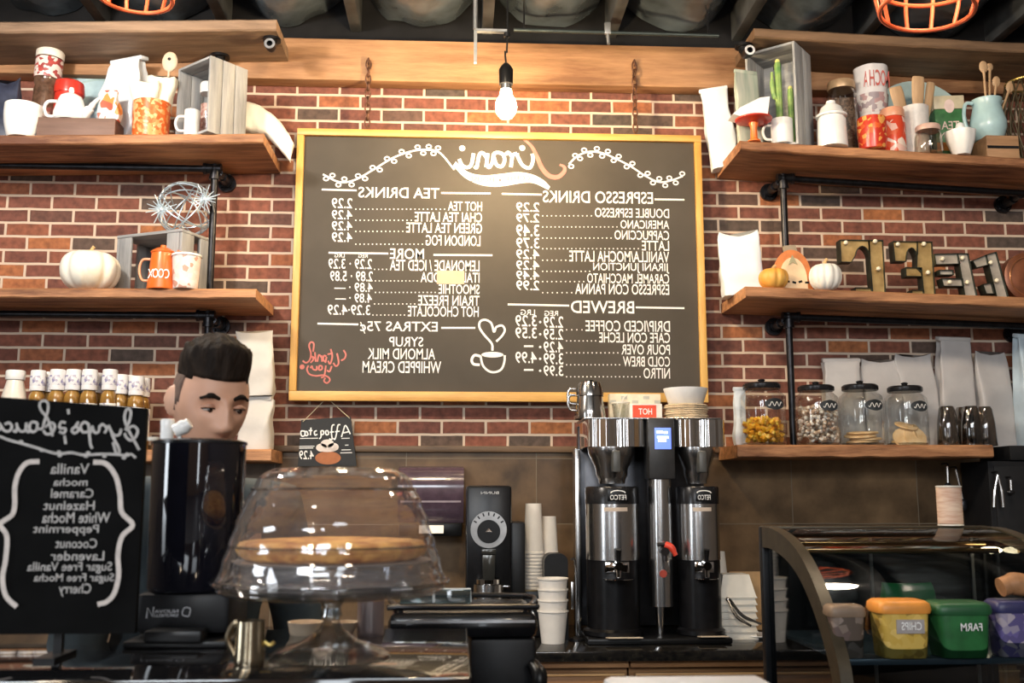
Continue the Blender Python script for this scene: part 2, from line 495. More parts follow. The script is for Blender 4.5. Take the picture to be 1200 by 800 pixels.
# ------------------------------------------------------------ shelves
YF = -.45
class Shelf:
    """a thick rustic plank on the brick wall; lp/rp are two points of its upper front edge"""
    def __init__(s, name, label, lp, rp, thick, xl=None, xr=None, mat=None, yb=-.005, yf=YF, seed=0):
        a, c = onY(*lp, yf), onY(*rp, yf)
        s.x0, s.x1, s.z0, s.z1 = a.x, c.x, a.z, c.z
        s.yf = yf
        X0 = a.x if xl is None else xl; X1 = c.x if xr is None else xr
        b = B(); n = 70; rings = []
        for i in range(n + 1):
            x = X0 + (X1 - X0) * i / n
            z = s.z(x)
            j = .006 * noise.noise(Vector((x * 5, seed, 0))) + .004 * noise.noise(Vector((x * 17, seed, 3)))
            k = .004 * noise.noise(Vector((x * 11, seed, 7)))
            rings.append([(x, yb, z), (x, yf + .008 + j, z), (x, yf + j, z - .008 + k * .3), (x, yf + j * .5, z - thick + .006 + k), (x, yf + .008 + j, z - thick + k), (x, yb, z - thick)])
        b.loft(rings)
        s.o = b.build(name, mat or m_shelf, ang=30)
        tag(s.o, label, 'shelf')
        s.thick = thick
        s.X0, s.X1 = X0, X1
    def z(s, x): return s.z0 + (s.z1 - s.z0) * (x - s.x0) / (s.x1 - s.x0)
    def at(s, px, Y, py=None):
        """the spot on the shelf behind picture column px at depth Y"""
        x = onY(px, 300, Y).x
        for _ in range(3):
            z = s.z(x)
            # column px at that height
            t = (Y - CAM.y)
            lo, hi = -400, 1200
            for _k in range(30):
                mid = (lo + hi) / 2
                if onY(px, mid, Y).z > z: lo = mid
                else: hi = mid
            x = onY(px, lo, Y).x
        return Vector((x, Y, s.z(x)))

TOPL = Shelf('top_plank', 'weathered timber plank fixed highest at the upper left, under the black ceiling', (0, 25), (324, 22), .055, xl=-2.75, mat=m_plank, seed=1, yb=-.11)
TOPR = Shelf('top_plank', 'dark timber plank fixed highest at the upper right, under the black ceiling', (884, 32), (1200, 50), .050, xr=3.1, mat=wood('dark_weathered_plank', (.075, .042, .022), (.24, .14, .075), .75, 'x', 2.2, .6), seed=2, yb=-.11)
LU = Shelf('wall_shelf', 'rustic wooden shelf holding teapot and crate, upper left of the menu board', (0, 158), (309, 156), .047, xl=-2.75, seed=3)
LM = Shelf('wall_shelf', 'rustic wooden shelf holding the large white pumpkin, left of the menu board', (0, 337), (300, 338), .045, xl=-2.75, seed=4)
LL = Shelf('wall_shelf', 'low wooden shelf under the syrup bottles and stacked white bags', (0, 527), (318, 526), .055, xl=-2.75, yf=-.32, seed=5)
RU = Shelf('wall_shelf', 'rustic wooden shelf crowded with crockery, upper right of the menu board', (867.5, 164), (1184, 184), .047, xr=3.1, seed=6)
RM = Shelf('wall_shelf', 'rustic wooden shelf carrying the metal letters, right of the menu board', (874, 335), (1200, 348), .050, xr=3.1, seed=7)
RL = Shelf('wall_shelf', 'low wooden shelf under the four lidded glass jars', (864, 521), (1164, 521), .058, yf=-.36, seed=8)

# ------------------------------------------------------------ iron pipe frames
def pipework(label, posts, rails, brackets, hooks):
    t = thing('iron_pipework', label, 'pipework', (posts[0][0][0], posts[0][0][1], 0))
    off = Vector(t.location)
    def P(v): return Vector(v) - off
    for a, c in posts:
        b = B(); b.cyl(P(a), P(c), .0165, seg=16); b.build('post', m_iron, t)
    for a, c in rails:
        b = B(); b.cyl(P(a), P(c), .0165, seg=16); b.build('rail', m_iron, t)
        b = B()
        q = P(a); dx = 1 if c[0] > a[0] else -1
        b.cyl(q - Vector((dx * .03, 0, 0)), q + Vector((dx * .05, 0, 0)), .024, seg=16); b.cyl(q + Vector((0, 0, -.05)), q + Vector((0, 0, .018)), .024, seg=16)
        b.cyl(q + Vector((dx * .042, 0, 0)), q + Vector((dx * .054, 0, 0)), .027, seg=16); b.cyl(q + Vector((0, 0, -.054)), q + Vector((0, 0, -.042)), .027, seg=16)
        b.sph(q, .026, 16)
        b.build('tee_fitting', m_iron, t)
    for a in brackets:
        q = P(a)
        wall = Vector((q.x, -off.y - .008, q.z))
        b = B(); b.cyl(q, wall, .0165, seg=16); b.build('bracket_arm', m_iron, t)
        b = B(); b.cyl(wall + Vector((0, -.012, 0)), wall + Vector((0, .004, 0)), .044, seg=24)
        b.cyl(wall + Vector((0, -.035, 0)), wall + Vector((0, -.010, 0)), .026, seg=20)
        b.cyl(wall + Vector((0, -.11, 0)), wall + Vector((0, -.030, 0)), .0225, seg=20)
        for k in range(4):
            an = PI / 4 + k * PI / 2
            s_ = wall + Vector((.034 * math.cos(an), -.014, .034 * math.sin(an))); b.sph(s_, .006, 8)
        b.build('wall_flange', m_iron, t)
    for a in hooks:                                     # flange on the underside of the top plank
        q = P(a)
        b = B(); b.cyl(q + Vector((0, 0, -.012)), q, .046, seg=24); b.cyl(q + Vector((0, 0, -.035)), q + Vector((0, 0, -.01)), .026, seg=20)
        b.build('plank_flange', m_iron, t)
    return t

YP = -.18
def shelf_x(px, py): return onY(px, py, YP).x
RAD = .0165
# left frame
xa = shelf_x(252, 200); zLU = LU.z(xa); zLM = LM.z(xa); zT = TOPL.z(xa); zLL = LL.z(xa)
rL1 = zLU - LU.thick - .03; rL2 = zLM - LM.thick - .03
pipework('black iron pipe frame carrying the shelves left of the menu board',
    [((xa, YP, zLU + .001), (xa, YP, zT - TOPL.thick - .002)), ((xa, YP, zLM + .001), (xa, YP, rL1)), ((xa, YP, zLL + .001), (xa, YP, rL2))],
    [((xa, YP, rL1), (-2.7, YP, rL1 + .0)), ((xa, YP, rL2), (-2.7, YP, rL2))],
    [(xa + .02, YP, rL1 - .02), (xa + .02, YP, rL2 - .02)],
    [(xa, YP, zT - TOPL.thick - .001)])
xb = shelf_x(917, 200); zRU = RU.z(xb); zRM = RM.z(xb); zRL = RL.z(xb); zTR = TOPR.z(xb)
rR1 = zRU - RU.thick - .035; rR2 = zRM - RM.thick - .035
xc = shelf_x(1195, 215)
pipework('black iron pipe frame carrying the shelves right of the menu board',
    [((xb, YP, zRU + .001), (xb, YP, zTR - TOPR.thick - .002)), ((xb, YP, zRM + .001), (xb, YP, rR1)), ((xb, YP, zRL + .001), (xb, YP, rR2))],
    [((xb, YP, rR1), (3.05, YP, RU.z(3.05) - RU.thick - .035)), ((xb, YP, rR2), (3.05, YP, RM.z(3.05) - RM.thick - .035))],
    [(xb - .02, YP, rR1 - .02), (xb - .02, YP, rR2 - .02), (xc, YP, RU.z(xc) - RU.thick - .045), (xc, YP, RM.z(xc) - RM.thick - .045)],
    [(xb, YP, zTR - TOPR.thick - .001)])
# open pipe stubs hanging off the plank ends
def stub(label, px, py, sh):
    p = onY(px, py, -.40)
    z = sh.z(p.x) - sh.thick
    t = thing('pipe_stub', label, 'pipe fitting', (p.x, -.36, z - .001))
    b = B(); b.cyl((0, 0, -.012), (0, 0, 0), .042, seg=24); b.cyl((0, 0, -.03), (0, 0, -.01), .024, seg=20); b.build('plank_flange', m_iron, t)
    b = B(); b.tube([(0, 0, -.025), (.0, -.002, -.045), (.002, -.022, -.058), (.004, -.05, -.060)], .019, 14, sm=4)
    b.lathe([(.016, 0), (.026, 0), (.026, .03), (.016, .03), (.016, 0)], 20, (.005, -.052, -.060), Euler((R(90), 0, 0)).to_matrix().to_4x4())
    b.build('elbow', m_iron, t)
    b = B(); b.lathe([(.014, 0), (.0245, 0), (.0245, .003), (.014, .003), (.014, 0)], 20, (.005, -.082, -.060), Euler((R(90), 0, 0)).to_matrix().to_4x4())
    b.build('bare_rim', M('bare_steel', (.55, .55, .56), .3, .9), t)
stub('black pipe elbow with an open end under the left top plank', 317, 44, TOPL)
stub('black pipe elbow with an open end under the right top plank', 874, 46, TOPR)

# ------------------------------------------------------------ back counter
m_granite = M('black_granite', (.006, .006, .007), .10, col2=(.020, .018, .015), scale=60, spec=.6)
m_cab = wood('orange_cabinet_wood', (.23, .10, .035), (.52, .27, .11), .45, 'x', 2.5, .15)
YCF = -.86
xc0, xc1 = XL + .01, 2.6
b = B(); b.box(((xc0 + xc1) / 2, YCF / 2 - .011, Z_COUNTER - .02), (xc1 - xc0, -YCF - .024, .04), bevel=.004)
o = b.build('counter_top', m_granite); tag(o, 'long black granite worktop along the tiled wall', 'countertop')
edges = [onY(p, 780, YCF + .04).x for p in (-300, 20, 270, 500, 738, 970, 1200)]
for i in range(len(edges) - 1):
    x0, x1 = edges[i] + .004, edges[i + 1] - .004
    t = thing('base_cabinet', ['orange wood base cabinet at the far left behind the chalk sign', 'orange wood base cabinet behind the black grinder', 'orange wood base cabinet hidden behind the man and the cake', 'orange wood base cabinet below the grinder', 'orange wood base cabinet below the coffee brewer', 'orange wood base cabinet behind the display case'][i], 'cabinet', ((x0 + x1) / 2, YCF / 2, 0))
    w = x1 - x0
    b = B(); b.box((0, .03, .405), (w, -YCF - .12, .80)); b.build('body', m_cab, t)
    yf = YCF / 2 + .042
    b = B(); b.box((0, yf + .015, .805 - .012), (w, .03, .022)); b.build('top_rail', m_cab, t)
    b = B(); b.box((0, yf + .008, .66), (w - .03, .02, .20), bevel=.004); d = b.build('drawer', m_cab, t)
    b = B(); b.box((0, yf - .006, .757), (w - .035, .014, .010), bevel=.002); b.build('finger_pull', wood('pale_edge_wood', (.45, .25, .10), (.70, .45, .22), .4), d)
    b = B(); b.box((0, yf + .008, .31), (w - .03, .02, .46), bevel=.004); b.build('door', m_cab, t)

# ------------------------------------------------------------ the mirror-written menu board
YB = -.085
def bx(px, py): return onY(px, py, YB)
tl, tr_, br_, bl = bx(350, 151), bx(822, 159), bx(829, 472), bx(337, 469)
bx0, bx1 = (tl.x + bl.x) / 2, (tr_.x + br_.x) / 2
bz1, bz0 = (tl.z + tr_.z) / 2, (bl.z + br_.z) / 2
m_frame = wood('honey_pine_frame', (.55, .27, .055), (.83, .49, .14), .4, 'x', 3, .15)
m_frame_v = wood('honey_pine_upright', (.55, .27, .055), (.83, .49, .14), .4, 'z', 3, .15)
m_board = M('chalkboard_paint', (.066, .056, .044), .55, col2=(.082, .070, .056), scale=3, spec=.22)
m_chalk = M('white_chalk_paint', (.92, .90, .87), .9, var=.04)
m_salmon = M('salmon_chalk_paint', (.62, .20, .17), .9, var=.1)
board = thing('menu_board', 'large black menu board with mirrored white lettering in a honey wood frame', 'menu board', ((bx0 + bx1) / 2, YB, bz0))
OB = Vector(board.location)
W_, H_ = bx1 - bx0, bz1 - bz0
fw, fb = .034, .046
b = B(); b.box((0, .020, H_ / 2), (W_ - .02, .016, H_ - .02)); b.build('board_panel', m_board, board)
b = B(); b.box((0, .008, H_ - fw / 2), (W_, .036, fw), bevel=.003); b.build('frame_rail', m_frame, board)
b = B(); b.box((0, .008, fb / 2), (W_, .036, fb), bevel=.003); b.build('frame_rail', m_frame, board)
for s_ in (-1, 1):
    b = B(); b.box((s_ * (W_ / 2 - fw / 2), .008, H_ / 2 + (fb - fw) / 2), (fw, .036, H_ - fw - fb), bevel=.003); b.build('frame_stile', m_frame_v, board)
YT = YB + .0105
def bp(px, py):
    p = onY(px, py, YT); return Vector((p.x - OB.x, YT - OB.y, p.z - OB.z))
def btext(b, s, xs, xe, yt, yb, bold=.0):
    p = bp((xs + xe) / 2, (yt + yb) / 2)
    b.text(s, bp(xs, yt).x, bp(xe, yt).x, bp((xs + xe) / 2, yt).z, bp((xs + xe) / 2, yb).z, p.y, bold)
def bline(b, x0, x1, y0, y1=None, w=2.2):
    y1 = y0 if y1 is None else y1
    b.ribbon([bp(x0, y0), bp(x1, y1)], w * mpp(YT), sm=0)
def bdots(b, x0, x1, y, n):
    for i in range(n):
        p = bp(x0 + (x1 - x0) * i / max(1, n - 1), y); b.disc(p, .0034, .0034, 8)
for s, xs, xe, yt, yb in [('TEA DRINKS', 515, 420, 219.5, 232), ('MORE', 497, 457, 291, 303.5), ('EXTRAS 75¢', 513, 422, 376.5, 391),
                          ('ESPRESSO DRINKS', 765, 636, 224, 238), ('BREWED', 743, 669, 352.5, 367)]:
    b = B(); btext(b, s, xs, xe, yt, yb, .0022); b.build('heading_lettering', m_chalk, board, smooth=False, fixn=False)
for l in [(377, 418, 222, 223), (517, 575, 226, 226.5), (385, 455, 296, 297), (508, 577, 298.5, 299), (372, 420, 379, 380), (517, 557, 384, 384),
          (588, 635, 227, 228), (767, 802, 233.5, 234), (595, 667, 356.5, 358), (745, 802, 360, 361)]:
    b = B(); bline(b, *l); b.build('ruled_line', m_chalk, board, smooth=False, fixn=False)
b = B(); k = .0011
rowsL = [('HOT TEA', 565, 525, 236, 247, '2.29', 232, 244), ('CHAI TEA LATTE', 565, 486, 248.5, 260, '4.29', 246, 257), ('GREEN TEA LATTE', 565, 476, 261, 273, '4.29', 259, 270), ('LONDON FOG', 563, 499, 275.5, 288, '4.29', 272, 283.5)]
for s, xs, xe, yt, yb, pr, py0, py1 in rowsL:
    btext(b, s, xs, xe, yt, yb, k); btext(b, pr, 413, 389, py0, py1, k)
    bdots(b, xe - 4, 417, yb - 2.0, int((xe - 420) / 4.6))
b.build('menu_lettering', m_chalk, board, smooth=False, fixn=False); b = B()
rowsM = [('LEMONADE / ICED TEA', 562, 457, 304.5, 317.5, '2.29 · 3.29', 436, 385, 303, 315), ('ITALIAN SODA', 562, 493, 319, 331, '2.89 · 5.89', 437, 387, 317.5, 329.5),
         ('SMOOTHIE', 562, 514, 333, 344.5, '4.89 · —', 437, 392, 331, 342), ('TRAIN FREEZE', 562, 490, 346, 358, '4.89 · —', 436, 393, 343.5, 354.5), ('HOT CHOCOLATE', 561, 478, 358.5, 371, '3.29·4.29', 434, 384, 357, 369)]
for s, xs, xe, yt, yb, pr, p0, p1, py0, py1 in rowsM:
    btext(b, s, xs, xe, yt, yb, k); btext(b, pr, p0, p1, py0, py1, k)
    bdots(b, xe - 4, p0 + 3, yb - 2.0, max(3, int((xe - p0) / 4.6)))
b.build('menu_lettering', m_chalk, board, smooth=False, fixn=False); b = B()
for s, xs, xe, yt, yb in [('REG', 431, 420, 297.5, 302), ('LRG', 404, 392, 297, 301.5), ('SYRUP', 496, 456, 394.5, 406), ('ALMOND MILK', 510, 431, 408, 421), ('WHIPPED CREAM', 517, 425, 423, 437),
                          ('REG', 654, 638, 364, 370), ('LRG', 627, 610, 362.5, 369)]:
    btext(b, s, xs, xe, yt, yb, k)
b.build('menu_lettering', m_chalk, board, smooth=False, fixn=False); b = B()
rowsR = [('DOUBLE ESPRESSO', 697, 244, 255, '2.29', 237, 248), ('AMERICANO', 727, 258, 268, '2.79', 250, 260.5), ('CAPPUCCINO', 720, 270, 281, '3.49', 263, 277), ('LATTE', 752, 282, 293.5, '3.79', 278.5, 291),
         ('VANILLA/MOCHA LATTE', 667, 294, 307, '4.29', 292, 303.5), ('JIRANI JUNCTION', 695, 308, 320, '4.29', 305, 316), ('CARAMEL MACCHIATO', 688, 320.5, 332, '4.49', 317, 327.5), ('ESPRESSO CON PANNA', 674, 332.5, 345, '2.99', 328.5, 340)]
for s, xe, yt, yb, pr, py0, py1 in rowsR:
    btext(b, s, 784, xe, yt, yb, k); btext(b, pr, 632, 605, py0, py1, k)
    bdots(b, xe - 4, 636, yb - 2.2, int((xe - 638) / 4.6))
b.build('menu_lettering', m_chalk, board, smooth=False, fixn=False); b = B()
rowsB = [('DRIP/ICED COFFEE', 686, 375.5, 388.5, '2.29', '3.29', 370.5, 384), ('CAFE CON LECHE', 702, 389.5, 401.5, '2.59', '3.59', 385, 398), ('POUR OVER', 728, 403.5, 415.5, '4.29', '—', 400, 413), ('COLD BREW', 730, 417.5, 429.5, '3.99', '4.99', 413.5, 427), ('NITRO', 754, 431, 443.5, '3.99', '—', 428, 440.5)]
for s, xe, yt, yb, p1, p2, py0, py1 in rowsB:
    btext(b, s, 785, xe, yt, yb, k); btext(b, p1, 660, 637, py0, py1, k)
    if p2 == '—': bline(b, 625, 614, (py0 + py1) / 2 - 1)
    else: btext(b, p2, 629, 604, py0 - 1.5, py1 - 1.5, k)
    b.disc(bp(633, (py0 + py1) / 2), .006, .006, 8)
    bdots(b, xe - 4, 664, yb - 2.2, max(4, int((xe - 664) / 4.6)))
b.build('menu_lettering', m_chalk, board, smooth=False, fixn=False)

def crop(ox, oy, sc): return lambda x, y: bp(ox + x / sc, oy + y / sc)
q = crop(500, 150, 6.0)
b = B(); kk = mpp(YT) / 6
for st in ([(742, 180), (748, 225), (725, 280), (675, 262), (640, 200), (636, 178)], [(636, 178), (605, 195), (592, 275)], [(600, 200), (575, 172), (555, 185)],
           [(470, 180), (500, 172), (535, 185), (548, 225), (530, 268), (495, 262), (475, 215), (470, 180)], [(470, 180), (462, 240), (440, 276), (425, 262)],
           [(430, 178), (418, 275)], [(425, 215), (395, 175), (370, 190), (352, 275), (335, 268)], [(330, 178), (315, 255), (285, 277), (250, 262), (228, 218)]):
    b.ribbon([q(*p) for p in st], 26 * kk, 5)
for c in ((672, 140), (250, 142)): b.disc(q(*c), 22 * kk, 22 * kk)
b.build('script_lettering', m_chalk, board, smooth=False, fixn=False)
b = B(); b.ribbon([q(*p) for p in ((678, 76), (735, 125), (775, 200), (810, 280), (860, 335), (920, 345), (965, 310), (968, 275), (935, 258))], 34 * kk, 6, taper=True)
b.build('script_initial', m_salmon, board, smooth=False, fixn=False)
up = smooth_path([q(*p) for p in ((205, 235), (290, 308), (400, 332), (520, 322), (640, 310), (740, 325), (820, 365), (868, 412))], 5)
dn = smooth_path([q(*p) for p in ((185, 265), (270, 350), (370, 397), (470, 412), (560, 405), (680, 386), (760, 390), (855, 435))], 5)
b = B()
U = [b.bm.verts.new(p) for p in up]; V = [b.bm.verts.new(p) for p in dn]
for i in range(len(U) - 1): b.bm.faces.new((U[i], U[i + 1], V[i + 1], V[i]))
b.build('banner_drawing', m_chalk, board, smooth=False, fixn=False)
b = B(); YT -= .0006
btext(b, 'COFFEE', 621, 593, 205.5, 211.5); b.build('banner_lettering', M('dark_grey_chalk', (.12, .12, .13), .9), board, smooth=False, fixn=False); b = B(); btext(b, 'HOUSE', 579, 551, 207, 213); b.disc(bp(586, 211), .008, .006)
YT += .0006
b.build('banner_lettering', M('dark_grey_chalk', (.12, .12, .13), .9), board, smooth=False, fixn=False)
# vines
for (ox, oy, sc), pts, loops in [((330, 140, 4.444), ((215, 285), (300, 325), (380, 315), (480, 260), (580, 200), (680, 165), (760, 158), (825, 175), (900, 262)), 9),
                                 ((580, 140, 4.444), ((385, 232), (430, 190), (490, 168), (560, 175), (620, 200), (700, 240), (780, 292), (850, 325), (910, 320), (978, 296)), 10)]:
    q = crop(ox, oy, sc); b = B()
    path = smooth_path([q(*p) for p in pts], 8)
    b.ribbon(path, 2.2 * mpp(YT), sm=0)
    for i in range(loops * 2):
        p = path[int((i + .5) / (loops * 2) * (len(path) - 9 * (ox == 330)))]
        s_ = 1 if i % 2 else -1
        c = p + Vector((.006, 0, s_ * .017)); r_ = .012
        b.ribbon([c + Vector((r_ * math.cos(a * PI / 4), 0, r_ * .8 * math.sin(a * PI / 4))) for a in range(8)], 1.7 * mpp(YT), 2, closed=True)
    b.build('vine_drawing', m_chalk, board, smooth=False, fixn=False)
# cup with heart-shaped steam
q = crop(330, 300, 4.444); b = B(); w_ = 2.6 * mpp(YT)
b.ribbon([q(*p) for p in ((1098, 492), (1094, 455), (1055, 410), (1030, 370), (1035, 340), (1062, 332), (1092, 350), (1106, 395), (1118, 370), (1148, 362), (1162, 385), (1148, 415), (1118, 445))], w_, 6)
b.disc(q(1098, 513), 58 * mpp(YT) / 4.444, 15 * mpp(YT) / 4.444, 24)
b.ribbon([q(*p) for p in ((1036, 520), (1048, 568), (1078, 598), (1112, 604), (1145, 588), (1160, 550), (1162, 516))], w_, 6)
b.ribbon([q(*p) for p in ((1038, 522), (1005, 516), (990, 540), (1000, 562), (1032, 566))], w_ * 1.2, 6)
b.build('cup_drawing', m_chalk, board, smooth=False, fixn=False)
# salmon "thank you"
q = crop(340, 370, 8.0); b = B()
for st in ([(500, 320), (522, 360), (510, 400), (478, 418)], [(440, 350), (455, 440), (430, 472), (405, 440)], [(380, 310), (395, 380), (375, 450), (355, 420)], [(400, 350), (350, 360)],
           [(340, 380), (318, 372), (310, 410), (330, 425), (342, 385), (330, 440)], [(295, 370), (300, 430)], [(298, 395), (270, 365), (255, 430)], [(232, 340), (240, 430)], [(236, 400), (205, 380), (218, 408), (190, 440)],
           [(215, 335), (222, 262), (195, 246), (178, 280), (195, 350), (185, 410), (150, 440), (118, 420)],
           [(390, 470), (370, 520), (345, 510)], [(335, 465), (320, 560), (290, 580)], [(300, 470), (275, 468), (270, 505), (298, 500), (300, 470)], [(250, 470), (248, 505), (215, 500), (205, 470), (190, 490)],
           [(172, 465), (158, 500), (180, 545), (240, 562), (310, 556), (360, 575), (372, 605), (345, 630), (318, 610), (330, 580)]):
    b.ribbon([q(*p) for p in st], 1.9 * mpp(YT), 4)
b.disc(q(112, 478), .012, .012)
b.build('thank_you_lettering', m_salmon, board, smooth=False, fixn=False)
# peach paper patch over one word
b = B(); p0, p1 = bp(512, 317), bp(544, 333)
b.box(((p0.x + p1.x) / 2, p0.y - .0015, (p0.z + p1.z) / 2), (abs(p1.x - p0.x), .002, abs(p1.z - p0.z)))
b.build('paper_patch', M('peach_paper', (.72, .46, .33), .8, var=.05), board)

# chains holding the board
m_chain = M('rusty_chain', (.16, .075, .045), .45, .6, var=.4, scale=60)
def chain(label, px, py_top):
    p = onY(px, py_top, -.115); z0 = bz1 + .004
    n = 9; step = (p.z - z0) / n
    t = thing('hanging_chain', label, 'chain', (p.x, -.118, z0))
    b = B()
    for i in range(n):
        a = i % 2 * PI / 2 + .4
        L_ = step * .68; r_ = .013
        pts = []
        for k in range(16):
            an = 2 * PI * k / 16
            u, v = r_ * math.cos(an), (L_ - r_) * math.sin(an) if False else L_ * math.sin(an) 
            pts.append((u * math.cos(a), u * math.sin(a), step * (i + .5) + v * .98))
        b.tube(pts, .0042, 6, closed=True)
    b.build('links', m_chain, t)
    b = B(); b.tube([(0, .028, step * n + .012), (0, -.008, step * n + .012), (0, -.012, step * n - .01), (0, 0, step * n - .018)], .0045, 8, sm=4); b.build('hook', m_chain, t)
chain('rusty chain on the left holding up the menu board', 432, 72)
chain('rusty chain on the right holding up the menu board', 743, 74)
# ------------------------------------------------------------ shelf goods: materials
m_white = M('white_ceramic', (.88, .87, .84), .25, var=.03)
m_cream = M('cream_ceramic', (.80, .74, .64), .3, var=.05)
m_paper = M('white_bag_paper', (.80, .81, .82), .6, var=.04, scale=8, bump=.25)
m_paper_w = M('off_white_bag_paper', (.60, .57, .53), .6, var=.06, scale=8, bump=.3)
m_foil = M('pale_blue_foil', (.50, .60, .66), .4, var=.15, scale=7, bump=.4)
m_red = M('red_enamel', (.55, .035, .02), .3, var=.1)
m_orange = M('orange_enamel', (.80, .17, .025), .3, var=.08)
m_aqua = M('pale_aqua_ceramic', (.42, .60, .62), .25, var=.05)
m_mint = M('pale_mint_plate', (.45, .58, .56), .25, var=.06)
m_gwood = wood('grey_washed_wood', (.20, .205, .215), (.48, .48, .47), .75, 'z', 3, .4)
m_gwood_x = wood('grey_washed_slat', (.20, .205, .215), (.48, .48, .47), .75, 'x', 3, .4)
m_spoon = wood('spoon_wood', (.38, .22, .11), (.62, .42, .24), .55, 'z', 3, .1)
m_glass = thin_glass('clear_jar_glass', (.97, .98, .97), .05, .55)
m_black = M('black_plastic', (.006, .006, .0065), .35, var=.2, spec=.3)
m_steel = M('brushed_steel', (.62, .61, .60), .22, 1.0, var=.06, scale=12)
m_chrome = M('polished_steel', (.78, .77, .76), .06, 1.0, var=.03)

def top_h(px, py, Y, base): return onY(px, py, Y).z - base.z
def vessel(b, r0, r1, h, wall=.004, seg=32, foot=None, bulge=0.0, c=(0, 0, 0)):
    prof = [(0, 0), (r0 * .95, 0), (r0, .003)]
    for i in range(1, 9):
        t = i / 8
        prof.append((r0 + (r1 - r0) * t + bulge * math.sin(PI * t), .003 + (h - .003) * t))
    prof.append((r1 - wall, h))
    for i in range(7, -1, -1):
        t = i / 8
        prof.append((max(.001, r0 + (r1 - r0) * t + bulge * math.sin(PI * t) - wall), .006 + (h - .006) * t))
    prof.append((0, .006))
    b.lathe(prof, seg, c); return b
def handle(b, x, z0, z1, out, r=.006, sgn=-1, c=(0, 0, 0)):
    cx, cy, cz = c; zm = (z0 + z1) / 2
    b.tube([(cx + sgn * x, cy, cz + z1), (cx + sgn * (x + out * .75), cy, cz + z1 - .004), (cx + sgn * (x + out), cy, cz + zm), (cx + sgn * (x + out * .7), cy, cz + z0 + .004), (cx + sgn * x * .97, cy, cz + z0)], r, 10, sm=5)
def mug(name, label, p, r, h, mat, sgn=None, rz=0, cat='mug', r1=None, bulge=0, group=None):
    t = thing(name, label, cat, p, rz, group)
    b = B(); vessel(b, r, r1 or r, h, .005, bulge=bulge); b.build('body', mat, t)
    if sgn: b = B(); handle(b, r + bulge * .5 - .002, h * .2, h * .78, h * .34, .0065, sgn); b.build('handle', mat, t)
    return t

def bag_rings(w, d, h, top='seam', seed=0, lean=0.0, n=36, m=16, pinch=1.0):
    """a filled paper bag: square-bottomed, gusseted, closed to a flat seam or left as a folded block"""
    rings = []
    for i in range(m + 1):
        t = i / m
        z = h * t
        gus = 0.0
        if top == 'seam':
            dd = d * (1 - max(0, (t - .35) / .65) ** 1.3 * .93); ww = w * (1 + .04 * math.sin(PI * t) + .02 * t)
        else:
            dd = d * (1 - .55 * max(0, t - .45) ** 1.2 / .55); ww = w * (1 + .03 * math.sin(PI * t) - .05 * max(0, t - .85)); gus = .022 * t
        if i == 0: dd *= .97; ww *= .97
        r = []
        for k in range(n):
            a = 2 * PI * k / n
            ca, sa = math.cos(a), math.sin(a)
            e = .28
            x = ww / 2 * math.copysign(abs(ca) ** e, ca); y = dd / 2 * math.copysign(abs(sa) ** e, sa)
            g = noise.noise(Vector((x * 22, y * 22 + seed * 5, z * 16 + seed)))
            g2 = noise.noise(Vector((x * 8 + seed, y * 8, z * 9)))
            x -= math.copysign(gus * max(0, 1 - abs(y) / (dd / 2 + 1e-6)) ** .8, x) * (abs(x) > ww * .42)
            x += .008 * g + .014 * g2; y += (.009 * g + .012 * g2) * (0.3 + dd / d)
            zz = z
            if top == 'seam' and t > .8:
                zz += -.12 * h * (t - .8) / .2 * (1 - (abs(x) / (ww / 2)) ** 2) * .8 * pinch
            r.append((x + lean * z, y, zz + .003 * g2 * (t > .05)))
        rings.append(r)
    return rings
def bag(name, label, p, w, d, h, mat, top='seam', seed=0, lean=0.0, rot=(0, 0, 0), group=None, fold=True, pinch=1.0):
    t = thing(name, label, 'bag', p, rot, group)
    b = B(); b.loft(bag_rings(w, d, h, top, seed, lean, pinch=pinch)); b.build('bag_body', mat, t, ang=50)
    if top != 'seam':
        b = B(); b.box((lean * h, -d * .04, h + .008), (w * .95, d * .46, .020), (R(14), 0, 0), bevel=.005); b.build('folded_top', mat, t)
    else:
        pass
    return t

def pumpkin(name, label, p, r, h, body, stemm, ribs=9, stem=.03):
    t = thing(name, label, 'pumpkin', p)
    prof = []
    for i in range(17):
        a = -PI / 2 + PI * i / 16
        dip = .10 * h * math.exp(-((i - 16) / 3.0) ** 2) 
        prof.append((r * max(0, math.cos(a)) ** .72 if i not in (0, 16) else 0, h / 2 + h / 2 * math.sin(a) - dip))
    b = B(); b.lathe(prof, 72, rib=lambda a, rr, z: 1 - .10 * abs(math.cos(ribs * a / 2)) ** 6); b.build('pumpkin_body', body, t, ang=80)
    b = B(); b.tube([(0, 0, h * .86), (0, 0, h * .95), (.004, 0, h * .95 + stem * .6), (.012, 0, h * .95 + stem)], [.011, .009, .007, .008], 8, sm=3); b.build('stem', stemm, t)
    return t

def plate(name, label, p, r, rx, mat):
    t = thing(name, label, 'plate', p, (R(rx), 0, 0))
    b = B(); b.lathe([(0, 0), (r * .55, 0), (r * .62, .004), (r, .016), (r, .020), (r * .62, .009), (r * .55, .005), (0, .005)], 48, (0, r, 0)); b.build('dish', mat, t)
    b = B(); b.lathe([(r * .60, .0085), (r * .63, .0105), (r * .645, .0095)], 48, (0, r, 0)); b.build('inner_ring', M('plate_ring_glaze', (.36, .50, .50), .25), t)  # slightly darker ring around the well of the plate
    return t

# ============================================================ LEFT, UPPER SHELF
Y = -.36; s = mpp(Y)
p = LU.at(2, Y, 0)
bag('coffee_bag', 'dark navy bag at the far left end of the upper left shelf', p, .11, .09, top_h(4, 92, Y, p), M('navy_foil', (.03, .035, .06), .35, var=.3), seed=3)
